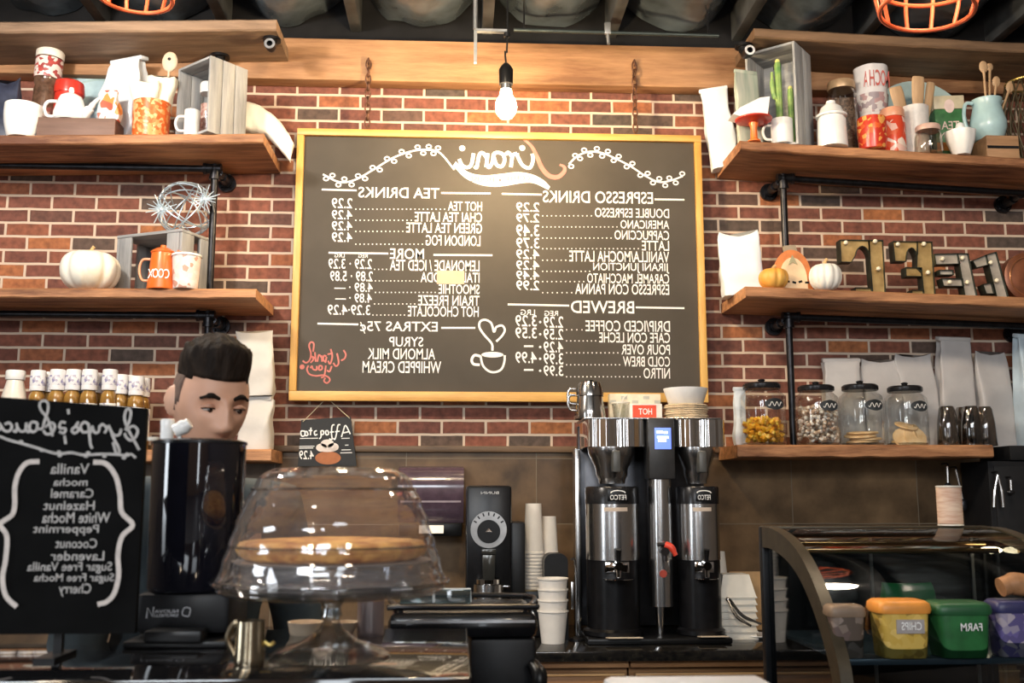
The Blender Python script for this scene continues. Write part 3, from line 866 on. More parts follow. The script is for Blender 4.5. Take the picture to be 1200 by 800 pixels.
# white bowl-like cup
p = LU.at(25, -.40); h = top_h(25, 124, -.40, p)
t = thing('cup', 'wide white handleless cup in front of the tall printed canister', 'cup', p)
b = B(); vessel(b, .062, .079, h, .006, bulge=.008); b.build('body', m_white, t)
# tall canister
Y = -.24; p = LU.at(45, Y); h = top_h(44, 60, Y, p)
t = thing('canister', 'tall dark glass canister with red lettered band behind the white cup', 'canister', p, (0, R(3), 0))
b = B(); b.lathe([(0, 0), (.052, 0), (.054, .01), (.054, h * .60), (.050, h * .64), (.056, h * .66), (.060, h * .70), (.060, h * .92), (0, h * .92)], 32); b.build('canister_body', M('brown_glass', (.10, .055, .035), .12, var=.4, scale=30), t)
b = B(); b.lathe([(.0605, h * .71), (.0612, h * .72), (.0612, h * .905), (.0605, h * .91)], 32); b.build('printed_band', printed('red_white_print', [(.75, .66, .60), (.42, .06, .05), (.70, .60, .55), (.30, .05, .05)], 55, .4, (1, 1, 1.2)), t)
b = B(); b.lathe([(0, h * .921), (.061, h * .921), (.063, h * .93), (.063, h * .985), (.058, h), (0, h)], 32); b.build('lid', m_cream, t)
b = B(); b.lathe([(.0545, h * .22), (.0552, h * .23), (.0552, h * .40), (.0545, h * .41)], 32); b.build('printed_band', printed('faded_print', [(.45, .33, .28), (.28, .09, .07), (.16, .08, .06)], 60), t)
# brown riser
Y0 = -.38; p = LU.at(92, Y0); h = top_h(92, 138, -.42, p)
t = thing('riser_box', 'plain brown wooden riser box under the white teapot', 'box', (p.x, -.31, p.z))
wr = 92 * mpp(-.42)
m_riser = wood('riser_wood', (.10, .055, .04), (.20, .115, .085), .6, 'x', 3)
b = B(); b.box((0, -.105, h / 2), (wr, .012, h), bevel=.002); b.build('front_panel', m_riser, t)
b = B(); b.box((0, -.045, h - .006), (wr, .108, .012), bevel=.002); b.build('top_panel', m_riser, t)
for s_ in (-1, 1): b = B(); b.box((s_ * (wr / 2 - .006), -.045, h / 2 - .007), (.012, .106, h - .014)); b.build('side_panel', m_riser, t)
zr = p.z + h; riser = t
# white teapot
Y = -.365; x = onY(83, 120, Y).x; p = Vector((x, Y, zr)); h = top_h(84, 103, Y, p)
t = thing('teapot', 'small white teapot with pointed spout on the brown riser', 'teapot', p)
bw = .072
b = B(); b.lathe([(0, 0), (bw * .9, 0), (bw, .008), (bw * 1.0, h * .25), (bw * .78, h * .60), (bw * .72, h * .66), (bw * .64, h * .66), (bw * .7, h * .55), (0, .01)], 32); b.build('body', m_white, t)
b = B(); b.lathe([(0, h * .66), (bw * .70, h * .67), (bw * .66, h * .72), (bw * .3, h * .82), (bw * .14, h * .84), (bw * .17, h * .92), (bw * .12, h), (0, h)], 28); b.build('lid', m_white, t)
b = B(); b.tube([(bw * .7, 0, h * .18), (bw * 1.15, 0, h * .35), (bw * 1.45, 0, h * .56), (bw * 1.75, 0, h * .70)], [.028, .022, .014, .010, .009], 12, sm=5); b.build('spout', m_white, t)
b = B(); handle(b, bw * .86, h * .15, h * .60, .055, .008, -1); b.build('handle', m_white, t)
# red lidded pot behind
Y = -.22; x = onY(81, 105, Y).x; p = Vector((x, Y, LU.z(x)))
h = top_h(81, 96, Y, p)
t = thing('pot', 'red lidded pot half hidden behind the white teapot', 'pot', p)
b = B(); b.lathe([(0, 0), (.06, 0), (.064, .01), (.064, h * .80), (0, h * .80)], 32); b.build('body', m_red, t)
b = B(); b.lathe([(0, h * .80), (.068, h * .80), (.070, h * .83), (.066, h * .97), (.05, h), (0, h)], 32, rib=lambda a, r, z: 1 + .02 * math.cos(14 * a)); b.build('lid', m_red, t)
# blue plate leaning
Y = -.09; p = LU.at(106, Y); h = top_h(105, 68, Y, p)
t_ = plate('plate', 'pale blue plate standing upright behind the white coffee bag', Vector((p.x, -.085, p.z + .001)), h / 2 * 1.01, 84, M('pale_blue_plate', (.42, .58, .63), .25, var=.08))
# big white coffee bag (leaning)
Y = -.215; p = LU.at(137, Y); h = min(top_h(146, 54, Y, p), TOPL.z(p.x) - TOPL.thick - p.z - .03)
bag('coffee_bag', 'large white coffee bag leaning on the blue plate, upper left shelf', p, 50 * mpp(Y), .12, h - .01, M('bright_white_bag', (.74, .79, .83), .5, var=.05, scale=8, bump=.3), 'fold', 5, .055, (R(-3), 0, R(-24)))
# patterned packet on riser
Y = -.385; x = onY(126, 150, Y).x
p = Vector((x, -.375, zr)); h = top_h(128, 106, Y, p)
t = thing('packet', 'small white packet with red and orange flower print on the riser end', 'packet', p, (0, 0, R(-10)))
b = B(); b.loft(bag_rings(.10, .05, h, 'fold', 9)); b.build('bag_body', printed('flower_print', [(.84, .78, .72), (.66, .12, .07), (.85, .80, .76), (.78, .30, .08)], 34), t, ang=50)
# orange crock with cloth and spoon
Y = -.36; p = LU.at(176, Y); h = top_h(176, 122, Y, p); r = 22 * mpp(Y)
t = thing('crock', 'orange speckled crock holding a cream cloth', 'crock', p)
b = B(); vessel(b, r * .96, r, h, .005); b.build('body', printed('orange_speckle', [(.80, .16, .03), (.86, .32, .10), (.74, .12, .02), (.88, .48, .22)], 70, .35), t)
q0 = p + Vector((0, 0, .012))
for nm, (dx, dy, w0, d0, zz, ry, rz) in (('front cream napkin folded upright in the orange crock', (-.006, -.018, .115, .05, 1.50, -6, 8)), ('rear cream napkin standing taller in the orange crock', (.012, .026, .125, .05, 1.72, 5, -14))):
    b = B(); H_ = h * zz; rg_ = []
    for i in range(15):
        t_ = i / 14; wv = w0 * (.86 + .22 * t_) ; rg_.append([((wv / 2) * math.copysign(abs(math.cos(a)) ** .4, math.cos(a)) + .012 * noise.noise(Vector((math.cos(a) * 2, t_ * 4, zz))), (d0 / 2) * math.copysign(abs(math.sin(a)) ** .5, math.sin(a)) * (1 + .3 * noise.noise(Vector((a, t_ * 3, 2)))), H_ * t_ + (.022 * noise.noise(Vector((math.cos(a) * 2.2, 5 + zz, 0))) if i > 9 else 0)) for a in [2 * PI * k_ / 28 for k_ in range(28)]])
    b.loft(rg_)
    tag(b.build('napkin', M('cream_cloth', (.82, .77, .62), .9, var=.06, scale=12, bump=.5), None, q0 + Vector((dx, dy, 0)), (0, R(ry), R(rz)), ang=60), nm, 'napkin')
def spoon(label, base, tip, bowl_r, mat, name='wooden_spoon', hole=False, flat=.35):
    base = Vector(base); tip = Vector(tip)
    d = (tip - base); L_ = d.length
    t = thing(name, label, 'spoon', base, facing(d))
    b = B(); b.tube([(0, 0, 0), (0, 0, L_ * .5), (0, 0, L_ - bowl_r * 1.8)], [.006, .0055, .007], 10, sm=2); b.build('spoon_handle', mat, t)
    b = B(); b.sph((0, 0, L_ - bowl_r * 1.25), (bowl_r, bowl_r * flat, bowl_r * 1.4), 20); bb = b.build('spoon_bowl', mat, t)
    if hole:
        b = B(); b.cyl((0, -bowl_r * flat - .001, L_ - bowl_r * 1.0), (0, bowl_r * flat + .001, L_ - bowl_r * 1.0), bowl_r * .22, seg=12); b.build('hole', m_black, bb)
    return t
ps = onY(200, 62, -.33)
spoon('pale wooden spoon with a hole, standing in the orange crock', p + Vector((r * .62, .02, h * .35)), (ps.x, -.33, ps.z), .036, M('pale_spoon_wood', (.74, .56, .40), .55, var=.08, scale=14), hole=True)

# grey crate, open towards the left, with a jar and a mug in it
Y = -.325
pc = LU.at(246, Y); hc = onY(262, 76, -.38).z - pc.z
def crate(label, p, w, d, h, rz, slats=3, th=.012, open_back=False, name='wooden_crate', sides=True):
    t = thing(name, label, 'crate', p, rz)
    b = B()
    for s_ in (-1, 1):
        b = B(); g = d / slats
        for i in range(slats): b.box((s_ * (w / 2 - th / 2), -d / 2 + g * (i + .5), h / 2), (th, g - .004, h), bevel=.0015)
        b.build('side_panel', m_gwood, t)
    for z, nm in ((th / 2, 'bottom_panel'), (h - th / 2, 'top_panel')):
        b = B(); g = d / slats
        for i in range(slats): b.box((0, -d / 2 + g * (i + .5), z), (w - 2 * th - .001, g - .004, th), bevel=.0015)
        b.build(nm, m_gwood_x, t)
    if not open_back:
        b = B(); b.box((0, d / 2 - th / 2, h / 2), (w - 2 * th - .001, th, h - 2 * th - .001)); b.build('back_panel', m_gwood_x, t)
    return t
rzc = R(-41)
crate('grey washed wooden crate standing on its side, jar and white mug inside', pc, .25, .21, hc, rzc, 3)
inn = pc + Vector((0, 0, .0125))
# jar in crate
pj = Vector((onY(244, 120, -.33).x, -.315, inn.z)); hj = onY(243, 97, -.33).z - pj.z
t = thing('glass_jar', 'tall glass jar of pink treats with a white lid inside the grey crate', 'jar', pj)
b = B(); b.lathe([(0, 0), (.038, 0), (.041, .006), (.041, hj * .80), (.036, hj * .82)], 32); b.build('jar_glass', m_glass, t)
b = B(); b.lathe([(0, hj * .815), (.043, hj * .815), (.044, hj * .83), (.044, hj * .97), (.040, hj), (0, hj)], 32); b.build('lid', m_white, t)
b = B(); b.lathe([(0, .006), (.037, .006), (.0375, .02), (.037, hj * .62), (0, hj * .65)], 24)
o = b.build('dried_petals', printed('pink_treats', [(.50, .24, .20), (.66, .42, .36), (.38, .14, .12), (.72, .55, .48)], 90), None, pj); tag(o, 'pink treats filling the jar in the grey crate', 'treats', kind='stuff')
pm = Vector((onY(222, 140, -.40).x, -.395, LU.z(onY(222, 140, -.40).x) )); pm = LU.at(224, -.415)
mug('mug', 'white mug standing in front of the grey crate opening', pm, .034, top_h(224, 130, -.415, pm), m_white, -1)
# white bag slumped over the shelf end
Y = -.13
b = B(); rings = []
top_ = smooth_path([onY(284, 122, Y), onY(300, 124, Y), onY(318, 134, Y), onY(334, 150, Y), onY(344, 168, Y)], 5)
bot_ = smooth_path([onY(284, 158, Y), onY(300, 160, Y), onY(316, 164, Y), onY(330, 178, Y), onY(340, 190, Y)], 5)
nb = len(top_)
for i, (a_, c_) in enumerate(zip(top_, bot_)):
    k = i / (nb - 1); mid = (a_ + c_) / 2; hv = (a_ - c_) / 2; dp = .075 * (1 - .86 * k ** 1.5) * (.6 if i == 0 else 1)
    rings.append([mid + hv * (math.copysign(abs(math.cos(a)) ** .45, math.cos(a)) * (1 + .06 * noise.noise(Vector((i * .5, a, 7))))) + Vector((.006 * noise.noise(Vector((a * 2, i * .6, 1))), dp * math.copysign(abs(math.sin(a)) ** .6, math.sin(a)) + .010 * noise.noise(Vector((a * 1.5, i * .45, 3))), 0)) for a in [2 * PI * j_ / 32 for j_ in range(32)]])
b.loft(rings)
o = b.build('paper_bag', M('warm_white_bag', (.84, .80, .72), .6, var=.05, scale=9, bump=.5), ang=45)
tag(o, 'white paper bag slumped over the right end of the upper left shelf', 'bag')

# ============================================================ LEFT, MIDDLE SHELF
Y = -.36; p = LM.at(104, Y); hp = top_h(105, 292, Y, p)
pumpkin('white_pumpkin', 'large white ribbed pumpkin on the middle left shelf', p, 34 * mpp(Y), hp, M('white_pumpkin_skin', (.84, .80, .70), .45, col2=(.80, .60, .34), scale=6, lo=.55, hi=.8), M('pumpkin_stem', (.62, .40, .18), .7), 9, .022)
# slatted crate
Y = -.19
p = LM.at(190, Y); wcr = .37; hcr = onY(228, 268, -.36).z - p.z
t = thing('slatted_crate', 'grey slatted crate holding an orange pitcher, under the wire star ball', 'crate', p, R(-24))
dcr = .22; th = .014
def bb_(name, c, sz, mat): b = B(); b.box(c, sz, bevel=.002); b.build(name, mat, t)
bb_('top_panel', (0, 0, hcr - th / 2), (wcr, dcr, th), m_gwood_x)
bb_('bottom_panel', (0, 0, th / 2), (wcr, dcr, th), m_gwood_x)
for s_ in (-1, 1):
    for yy in (-.5, .5):
        bb_('corner_slat', (s_ * (wcr / 2 - .007), yy * (dcr - .09), hcr / 2), (.014, .085, hcr - 2 * th - .002), m_gwood)
for i in (-1, 1): bb_('front_slat', (i * (wcr / 2 - .05), -dcr / 2 + .007, hcr / 2), (.068, .012, hcr - 2 * th - .002), m_gwood)
for i in (-1.5, -.5, .5, 1.5): bb_('back_slat', (i * .09, dcr / 2 - .007, hcr / 2), (.055, .012, hcr - 2 * th - .002), m_gwood)
# orange pitcher
Y = -.405; p = LM.at(189, Y); h = top_h(188, 290, Y, p)
t = thing('pitcher', 'orange enamel pitcher with white letters in front of the slatted crate', 'pitcher', p)
r = 16.5 * mpp(Y)
b = B(); b.lathe([(0, 0), (r, 0), (r * 1.02, .006), (r * .80, h * .80), (r * .78, h * .86), (r * .74, h * .86), (r * .76, h * .78), (r * .95, .012), (0, .012)], 32); b.build('body', m_orange, t)
b = B(); b.lathe([(0, h * .86), (r * .84, h * .86), (r * .86, h * .89), (r * .5, h * .97), (r * .2, h * .985), (r * .2, h * 1.05), (0, h * 1.06)], 32); b.build('lid', m_orange, t)
b = B(); b.tube([(r * .70, 0, h * .70), (r * .98, 0, h * .80), (r * 1.15, 0, h * .93)], [.016, .012, .010], 10, sm=3); b.build('spout', m_orange, t)
b = B(); handle(b, r * .86, h * .22, h * .72, r * .75, .006, -1); b.build('handle', M('coral_enamel', (.85, .38, .20), .3), t)
b = B()
for ch, u in (('X', -.62), ('O', -.2), ('O', .22), ('C', .62)):
    xx = r * .9 * u; yy = -math.sqrt(max(0, (r * .985) ** 2 - xx ** 2)) - .0015
    b.text(ch, xx + r * .2 if ch == 'C' else xx - r * .2, xx - r * .2 if ch == 'C' else xx + r * .2, h * .44, h * .22, yy, .0012)
b.build('white_lettering', m_white, t, smooth=False, fixn=False)
Y = -.42; p = LM.at(217, Y); h = top_h(217, 299, Y, p)
t = mug('mug', 'blush mug with a brown swirl print beside the orange pitcher', p, 14 * mpp(Y), h, printed('swirl_print', [(.80, .68, .62), (.84, .74, .68), (.60, .32, .24), (.84, .76, .72)], 42), None, r1=16.5 * mpp(Y))
b = B(); b.lathe([(.066, h * .94), (.0665, h * .95), (.0645, h * 1.005), (.058, h * 1.005)], 32); b.build('rim', m_white, t)
# wire star ball
Y = -.20; cz = onY(218, 240, Y)
rb = 27 * mpp(Y)
xs_ = cz.x; zb_ = LM.z(xs_) + hcr
t = thing('wire_star_ball', 'silvery blue wire ball with starburst ends on the slatted crate', 'ornament', (xs_, Y, zb_ + .001))
m_wire = M('silver_blue_wire', (.55, .66, .74), .3, .7, var=.1)
rb = (onY(218, 213, Y).z - zb_) / 2
b = B()
ends = [Vector((-.66, -.62, -.20)) * rb, Vector((.76, -.5, .22)) * rb, Vector((.1, .6, -.4)) * rb]
for j in range(9):
    ax = Vector((math.sin(j * 1.3), math.cos(j * 2.1), math.sin(j * .7 + 1))).normalized()
    u = ax.orthogonal().normalized(); v = ax.cross(u)
    b.tube([Vector((0, 0, rb)) + (u * math.cos(2 * PI * i / 32) + v * math.sin(2 * PI * i / 32)) * rb * .97 for i in range(32)], .0032, 6, closed=True)
b.build('wire_rings', m_wire, t)
for e in ends[:2]:
    b = B(); c0 = Vector((0, 0, rb)) + e
    for i in range(16):
        a = 2 * PI * i / 16; d = Vector((math.cos(a), .35 * math.sin(3 * a) - .25, math.sin(a))).normalized()
        b.tube([c0, c0 + d * rb * (.55 if i % 2 else .42)], [.0045, .002], 6)
    b.sph(c0, .012, 12); b.build('starburst', M('bright_wire', (.70, .82, .90), .3, .5), t)

# ============================================================ LEFT, LOW SHELF
# syrup bottles
m_amber = M('amber_syrup_glass', (.16, .075, .015), .08, col2=(.36, .19, .04), scale=22, coat=.6)
m_label = printed('bottle_label', [(.82, .80, .78), (.80, .78, .76), (.35, .33, .42), (.84, .82, .80)], 60, .5)
def bottle():
    t = thing('syrup_bottle', 'x', 'bottle', (0, 0, 0))
    h = .335
    b = B(); b.lathe([(0, 0), (.036, 0), (.038, .004), (.038, .20), (.034, .222), (.018, .245), (.0165, .27), (0, .27)], 24); b.build('bottle_glass', m_amber, t)
    b = B(); b.lathe([(.0385, .05), (.0392, .055), (.0392, .18), (.0385, .185)], 24); b.build('label', m_label, t)
    b = B(); b.lathe([(.0175, .238), (.0330, .239), (.0340, .242), (.0330, .318), (.030, .322), (0, .322)], 24); b.build('cap', M('white_cap', (.86, .84, .83), .4), t)
    b = B(); b.lathe([(.0337, .258), (.0345, .26), (.0345, .296), (.0337, .298)], 24); b.build('cap_band', printed('cap_print', [(.82, .80, .80), (.30, .28, .45), (.84, .82, .80), (.50, .46, .55)], 90), t)
    return t
proto = None
spots = [(39, 434, -.25), (51, 436, -.19), (62, 433, -.26), (81, 433, -.25), (92, 437, -.18), (100, 433, -.26), (107, 437, -.2), (124, 433, -.25), (137, 439, -.22), (147, 440, -.17), (156, 441, -.23), (163, 443, -.17)]
DESC = ['leftmost syrup bottle of the amber row above the chalk sign', 'second syrup bottle from the left in the amber row', 'third syrup bottle from the left in the amber row', 'fourth syrup bottle from the left in the amber row', 'fifth syrup bottle from the left, set back in the amber row', 'sixth syrup bottle from the left in the amber row', 'seventh syrup bottle from the left, set back in the amber row', 'eighth syrup bottle from the left, tallest at the right of the amber row', 'first of four smaller looking syrup bottles nearest the man', 'second of four smaller looking syrup bottles nearest the man', 'third of four smaller looking syrup bottles nearest the man', 'rightmost syrup bottle, the one closest to the man']
for (px, py, Yb), ds in zip(spots, DESC):
    pos = LL.at(px, Yb); hh = onY(px, py, Yb).z - pos.z
    if proto is None: proto = bottle(); o = proto; o.location = pos; o['group'] = 'syrup bottles on the low left shelf'
    else: o = copy_thing(proto, pos)
    o.scale = (1, 1, hh / .322); o['label'] = ds
Yb = -.24; pos = LL.at(12, Yb)
t = thing('pump_bottle', 'white plastic bottle with a broad neck, left of the amber syrup bottles', 'bottle', pos)
hh = onY(12, 434, Yb).z - pos.z
b = B(); b.lathe([(0, 0), (.055, 0), (.057, .006), (.057, hh * .55), (.052, hh * .68), (.036, hh * .86), (.034, hh * .88), (0, hh * .88)], 28); b.build('bottle_body', m_cream, t)
b = B(); b.lathe([(0, hh * .881), (.040, hh * .881), (.042, hh * .89), (.042, hh * .985), (.038, hh), (0, hh)], 28); b.build('cap', m_white, t)
# stacked white bags by the menu board
Y = -.17; p = LL.at(300, Y); zt_ = onY(300, 465, Y).z
bag('coffee_bag', 'lower white block bag of the stack behind the man', p, 36 * mpp(Y), .13, zt_ - p.z - .012, m_paper_w, 'fold', 11, 0)
h2 = onY(300, 388, Y).z - zt_
bag('coffee_bag', 'upper white bag with spreading top on the stack behind the man', Vector((p.x - .01, Y, zt_ + .002)), 40 * mpp(Y), .12, h2, m_paper_w, 'seam', 12, -.0, (0, R(-3), R(6)), pinch=.4)
# ============================================================ RIGHT, UPPER SHELF
m_letter = M('dulled_print', (.55, .12, .10), .5)
# white bag hanging at the shelf end
Y = -.10; p = RU.at(868, Y)
xz = onY(852, 198, Y); pz = onY(852, 106, Y)
bag('coffee_bag', 'tall white bag propped beyond the left end of the upper right shelf', Vector((xz.x - .005, Y, xz.z)), 37 * mpp(Y), .09, pz.z - xz.z, M('cool_white_bag', (.78, .82, .86), .55, var=.05, scale=8, bump=.35), 'fold', 21, -.02, (0, R(-6), R(-12)))
# crate
Y = -.29; p = RU.at(916, Y); h = min(onY(930, 46, -.44).z, TOPR.z(p.x) - TOPR.thick - .006) - p.z
t = crate('grey washed wooden crate standing behind the cactus mug', p, .25, .21, h, R(-40), 2, open_back=False, name='wooden_crate')
# sage packet
Y = -.355; q = RU.at(880, Y)
bag('folded_packet', 'sage green folded packet leaning in the right grey crate', q + Vector((0, 0, 0)), 34 * mpp(Y), .03, top_h(882, 84, Y, q), M('sage_paper', (.30, .36, .29), .6, col2=(.50, .50, .42), scale=12, stretch=(3, 1, .3)), 'fold', 23, 0, (R(-4), 0, R(14)))
# red pedestal with a white napkin
Y = -.435; p = RU.at(884, Y); zt = onY(887, 141, Y).z - p.z
t = thing('cake_pedestal', 'small red pedestal stand under a white folded napkin', 'cake stand', p)
b = B(); b.lathe([(0, 0), (.030, 0), (.030, .006), (.017, .016), (.015, zt * .6), (.022, zt - .014), (0, zt - .014)], 28); b.build('stem', m_orange, t)
b = B(); b.lathe([(0, zt - .014), (.05, zt - .012), (.084, zt - .002), (.086, zt + .004), (.05, zt - .004), (0, zt - .004)], 40); b.build('plate', m_red, t)
hn = onY(880, 116, Y).z - p.z - zt
b = B(); prof = [(-.110, zt + .012), (-.06, zt - .001), (.052, zt - .001), (.068, zt + hn * .97), (.02, zt + hn * .9), (-.075, zt + hn * .42)]
b.prism(prof, -.045, .045)
o = b.build('napkin', M('white_napkin', (.88, .87, .86), .85, var=.03), None, p, ang=25); tag(o, 'white folded napkin resting on the red pedestal', 'napkin')
Yq = -.36; c_ = onY(900, 133, Yq)
o_p = Vector((p.x + .060, -.372, p.z + zt - .002))
b = B(); b.lathe([(0, 0), (.020, .002), (.036, .020), (.040, .042), (.034, .066), (.018, .076), (0, .072)], 24, rib=lambda a, r, z: 1 - .05 * abs(math.cos(4 * a)))
o_ = b.build('red_ornament', M('dark_red_glaze', (.40, .03, .02), .35), None, o_p); tag(o_, 'dark red round ornament sitting beside the napkin on the pedestal', 'ornament')
# cactus mug
Y = -.385; p = RU.at(917, Y) + Vector((0, 0, .0125)); h = top_h(917, 141, Y, p)
mug('mug', 'white mug holding tall green glass cacti', p, 13.5 * mpp(Y), h, m_white, -1)
m_cac = M('green_cactus', (.10, .26, .07), .45, col2=(.34, .46, .14), scale=18)
def cactus(label, px, py, Yc, r, arms):
    z0 = p.z + .01; tp = onY(px, py, Yc)
    t = thing('cactus', label, 'cactus', (tp.x, Yc, z0)); H = tp.z - z0
    b = B(); b.lathe([(0, 0), (r * .9, 0), (r, .01), (r, H - r), (r * .8, H - r * .4), (0, H)], 20, rib=lambda a, rr, z: 1 - .12 * abs(math.cos(4 * a)) ** 3); b.build('stem', m_cac, t)
    for (dx, z1, z2) in arms:
        b = B(); b.tube([(0, 0, H * z1), (dx * .7, -.002, H * z1 + .004), (dx, -.002, H * (z1 + z2) / 2), (dx, -.002, H * z2)], [r * .7, r * .72, r * .7, r * .45], 12, sm=4); b.build('arm', m_cac, t)
    b = B(); b.sph((0, 0, H), r * .75, 14); b.build('flower', M('yellow_bud', (.75, .72, .22), .6), t)
cactus('taller green cactus with a side arm in the white mug', 911, 72, -.38, .016, [(-.030, .55, .86)])
cactus('shorter yellow tipped cactus in the white mug', 926, 103, -.388, .014, [])
# white lidded canister
Y = -.42; p = RU.at(976, Y); h = top_h(976, 118, Y, p); r = 18 * mpp(Y)
t = thing('canister', 'white ceramic canister with knobbed lid, bright on the upper right shelf', 'canister', p)
b = B(); b.lathe([(0, 0), (r, 0), (r * 1.02, .006), (r * .96, h * .58), (r * .84, h * .64), (0, h * .64)], 32); b.build('body', m_white, t)
b = B(); b.lathe([(0, h * .641), (r * 1.05, h * .641), (r * 1.06, h * .68), (r * .85, h * .72), (r * .7, h * .84), (r * .35, h * .92), (r * .3, h * .98), (0, h)], 32); b.build('lid', m_white, t)
# jar with tan lid
Y = -.26; p = RU.at(990, Y); h = top_h(990, 97, Y, p); r = 18 * mpp(Y)
t = thing('glass_jar', 'brown filled glass jar with a tan lid behind the white canister', 'jar', p)
b = B(); b.lathe([(0, 0), (r, 0), (r * 1.02, .006), (r * 1.02, h * .82), (r * .85, h * .90)], 32); b.build('jar_glass', m_glass, t)
b = B(); b.lathe([(0, h * .895), (r * .92, h * .895), (r * .94, h * .91), (r * .94, h * .98), (r * .88, h), (0, h)], 32); b.build('lid', M('tan_lid', (.46, .31, .18), .4, .3), t)
b = B(); b.lathe([(0, .006), (r * .96, .006), (r * .97, .02), (r * .97, h * .74), (0, h * .78)], 24)
tag(b.build('coffee_beans', printed('coffee_beans', [(.08, .045, .028), (.14, .08, .05), (.05, .03, .02), (.20, .13, .09)], 120), None, p), 'brown coffee beans filling the tan lidded jar', 'coffee beans', kind='stuff')
# white bag with red letters
Y = -.25; p = RU.at(1026, Y); h = top_h(1026, 82, Y, p)
t = thing('paper_cone', 'flared white paper bag with red lettering behind the red pots', 'bag', p)
r0, r1 = 15 * mpp(Y), 21 * mpp(Y)
b = B(); b.lathe([(0, 0), (r0, 0), (r0 * 1.02, .01), (r0 * 1.1, h * .5), (r1 * .96, h * .85), (r1, h), (r1 * .96, h), (r0 * 1.02, h * .5), (0, .02)], 36, rib=lambda a, r, z: 1 + .025 * math.cos(6 * a) * (z / h)); b.build('bag_body', M('grey_white_paper', (.62, .60, .60), .6, col2=(.78, .75, .74), scale=9), t)
b = B()
for i, ch in enumerate('MOCHA'):
    a = -PI / 2 + (2 - i) * .36; rr = r1 * .965
    xx = rr * math.cos(a)
    b.text(ch, xx + .012, xx - .012, h * .93, h * .76, rr * math.sin(a) - .004, .001)
b.build('red_lettering', m_letter, t, smooth=False, fixn=False)
b = B(); b.lathe([(r0 * 1.12, h * .5), (r0 * 1.13, h * .5), (r1 * .955, h * .70), (r1 * .945, h * .70)], 36, rib=lambda a, r, z: 1.01 + .025 * math.cos(6 * a) * (z / h)); b.build('printed_band', printed('grey_print', [(.62, .58, .56), (.30, .24, .26), (.66, .62, .60), (.42, .26, .26)], 45), t)
# red pot, red jar
m_redp = printed('red_orange_print', [(.62, .05, .02), (.74, .12, .03), (.86, .40, .10), (.58, .04, .02)], 48, .25)
Y = -.42; p = RU.at(1023, Y); h = top_h(1023, 140, Y, p)
t = thing('pot', 'squat red and orange painted pot at the shelf front', 'pot', p)
b = B(); vessel(b, 16 * mpp(Y), 17.5 * mpp(Y), h, .005, bulge=.004); b.build('body', m_redp, t)
b = B(); b.lathe([(.0, h * .8), (17 * mpp(Y), h * .82), (17.3 * mpp(Y), h + .002), (15.5 * mpp(Y), h + .005), (0, h + .002)], 30); b.build('lid', m_red, t)
Y = -.39; p = RU.at(1048, Y); h = top_h(1048, 129, Y, p); r = 14.5 * mpp(Y)
t = thing('jar', 'red and white painted jar with a rim lid, beside the squat red pot', 'jar', p)
b = B(); b.lathe([(0, 0), (r, 0), (r * 1.04, .008), (r * 1.04, h * .72), (r * .92, h * .80), (0, h * .80)], 30); b.build('body', printed('red_white_paint', [(.66, .07, .03), (.80, .50, .42), (.70, .12, .05), (.84, .68, .58)], 30, .25), t)
b = B(); b.lathe([(0, h * .80), (r * 1.0, h * .80), (r * 1.02, h * .82), (r * 1.02, h * .96), (r * .95, h), (0, h)], 30); b.build('lid', M('peach_lid', (.70, .33, .20), .35), t)
# mint plate
Y = -.14; p = RU.at(1082, Y); h = top_h(1082, 92, Y, p)
plate('plate', 'pale mint plate standing upright behind the cup of wooden scoops', Vector((p.x, -.15, p.z)), h / 2, 83, m_mint)
# cup with scoops
Y = -.35; p = RU.at(1075, Y); h = top_h(1075, 127, Y, p); r = 17 * mpp(Y)
t = mug('cup', 'plain white cup holding broad wooden scoops', p, r * .86, h, M('grey_white_ceramic', (.66, .63, .60), .35), None, r1=r)
def scoop(label, px, py, dx, w_, Yt):
    tp = onY(px, py, Yt); base = p + Vector((dx, 0, .02))
    d = tp - base; L_ = d.length
    t = thing('wooden_scoop', label, 'scoop', base, facing(d))
    b = B(); b.tube([(0, 0, 0), (0, 0, L_ * .55)], .007, 8); b.build('scoop_handle', m_spoon, t)
    b = B(); b.loft([[(w_ * k * math.cos(a), .010 * k * math.sin(a), L_ * z) for a in [2 * PI * i / 20 for i in range(20)]] for z, k in ((.42, .25), (.52, .6), (.7, .9), (.9, 1.0), (.98, .95), (1.0, .85))]); b.build('scoop_blade', m_spoon, t)
scoop('wooden scoop leaning left in the plain white cup', 1049, 102, -.015, .034, -.36)
scoop('upright wooden scoop in the middle of the plain white cup', 1076, 90, .0, .032, -.36)
scoop('darker wooden scoop leaning right in the plain white cup', 1091, 97, .022, .022, -.33)
# green tin
Y = -.27; p = RU.at(1113, Y); h = top_h(1113, 116, Y, p); w_ = 36 * mpp(Y)
t = thing('tea_tin', 'green tin with a cream lid and printed label behind the scalloped cup', 'tin', p, R(-8))
b = B(); b.box((0, 0, h * .40), (w_, .09, h * .80), bevel=.004); b.build('tin_body', M('green_tin', (.05, .17, .06), .4, var=.2), t)
b = B(); b.box((0, 0, h * .90), (w_ * 1.03, .094, h * .20 - .001), bevel=.004); b.build('lid', M('cream_lid', (.58, .50, .34), .4), t)
b = B(); b.box((0, -.0457, h * .25), (w_ * .96, .002, h * .12)); b.build('orange_band', M('orange_band', (.55, .22, .05), .5), t)
b = B(); b.disc((0, -.0478, h * .84), w_ * .17, h * .10, 20); b.build('label_emblem', M('label_print', (.72, .55, .50), .5), t, smooth=False, fixn=False); b = B(); b.text('TEA', w_ * .3, -w_ * .3, h * .62, h * .5, -.0462, .001); b.text('GREEN', w_ * .36, -w_ * .36, h * .46, h * .38, -.0462, .001)
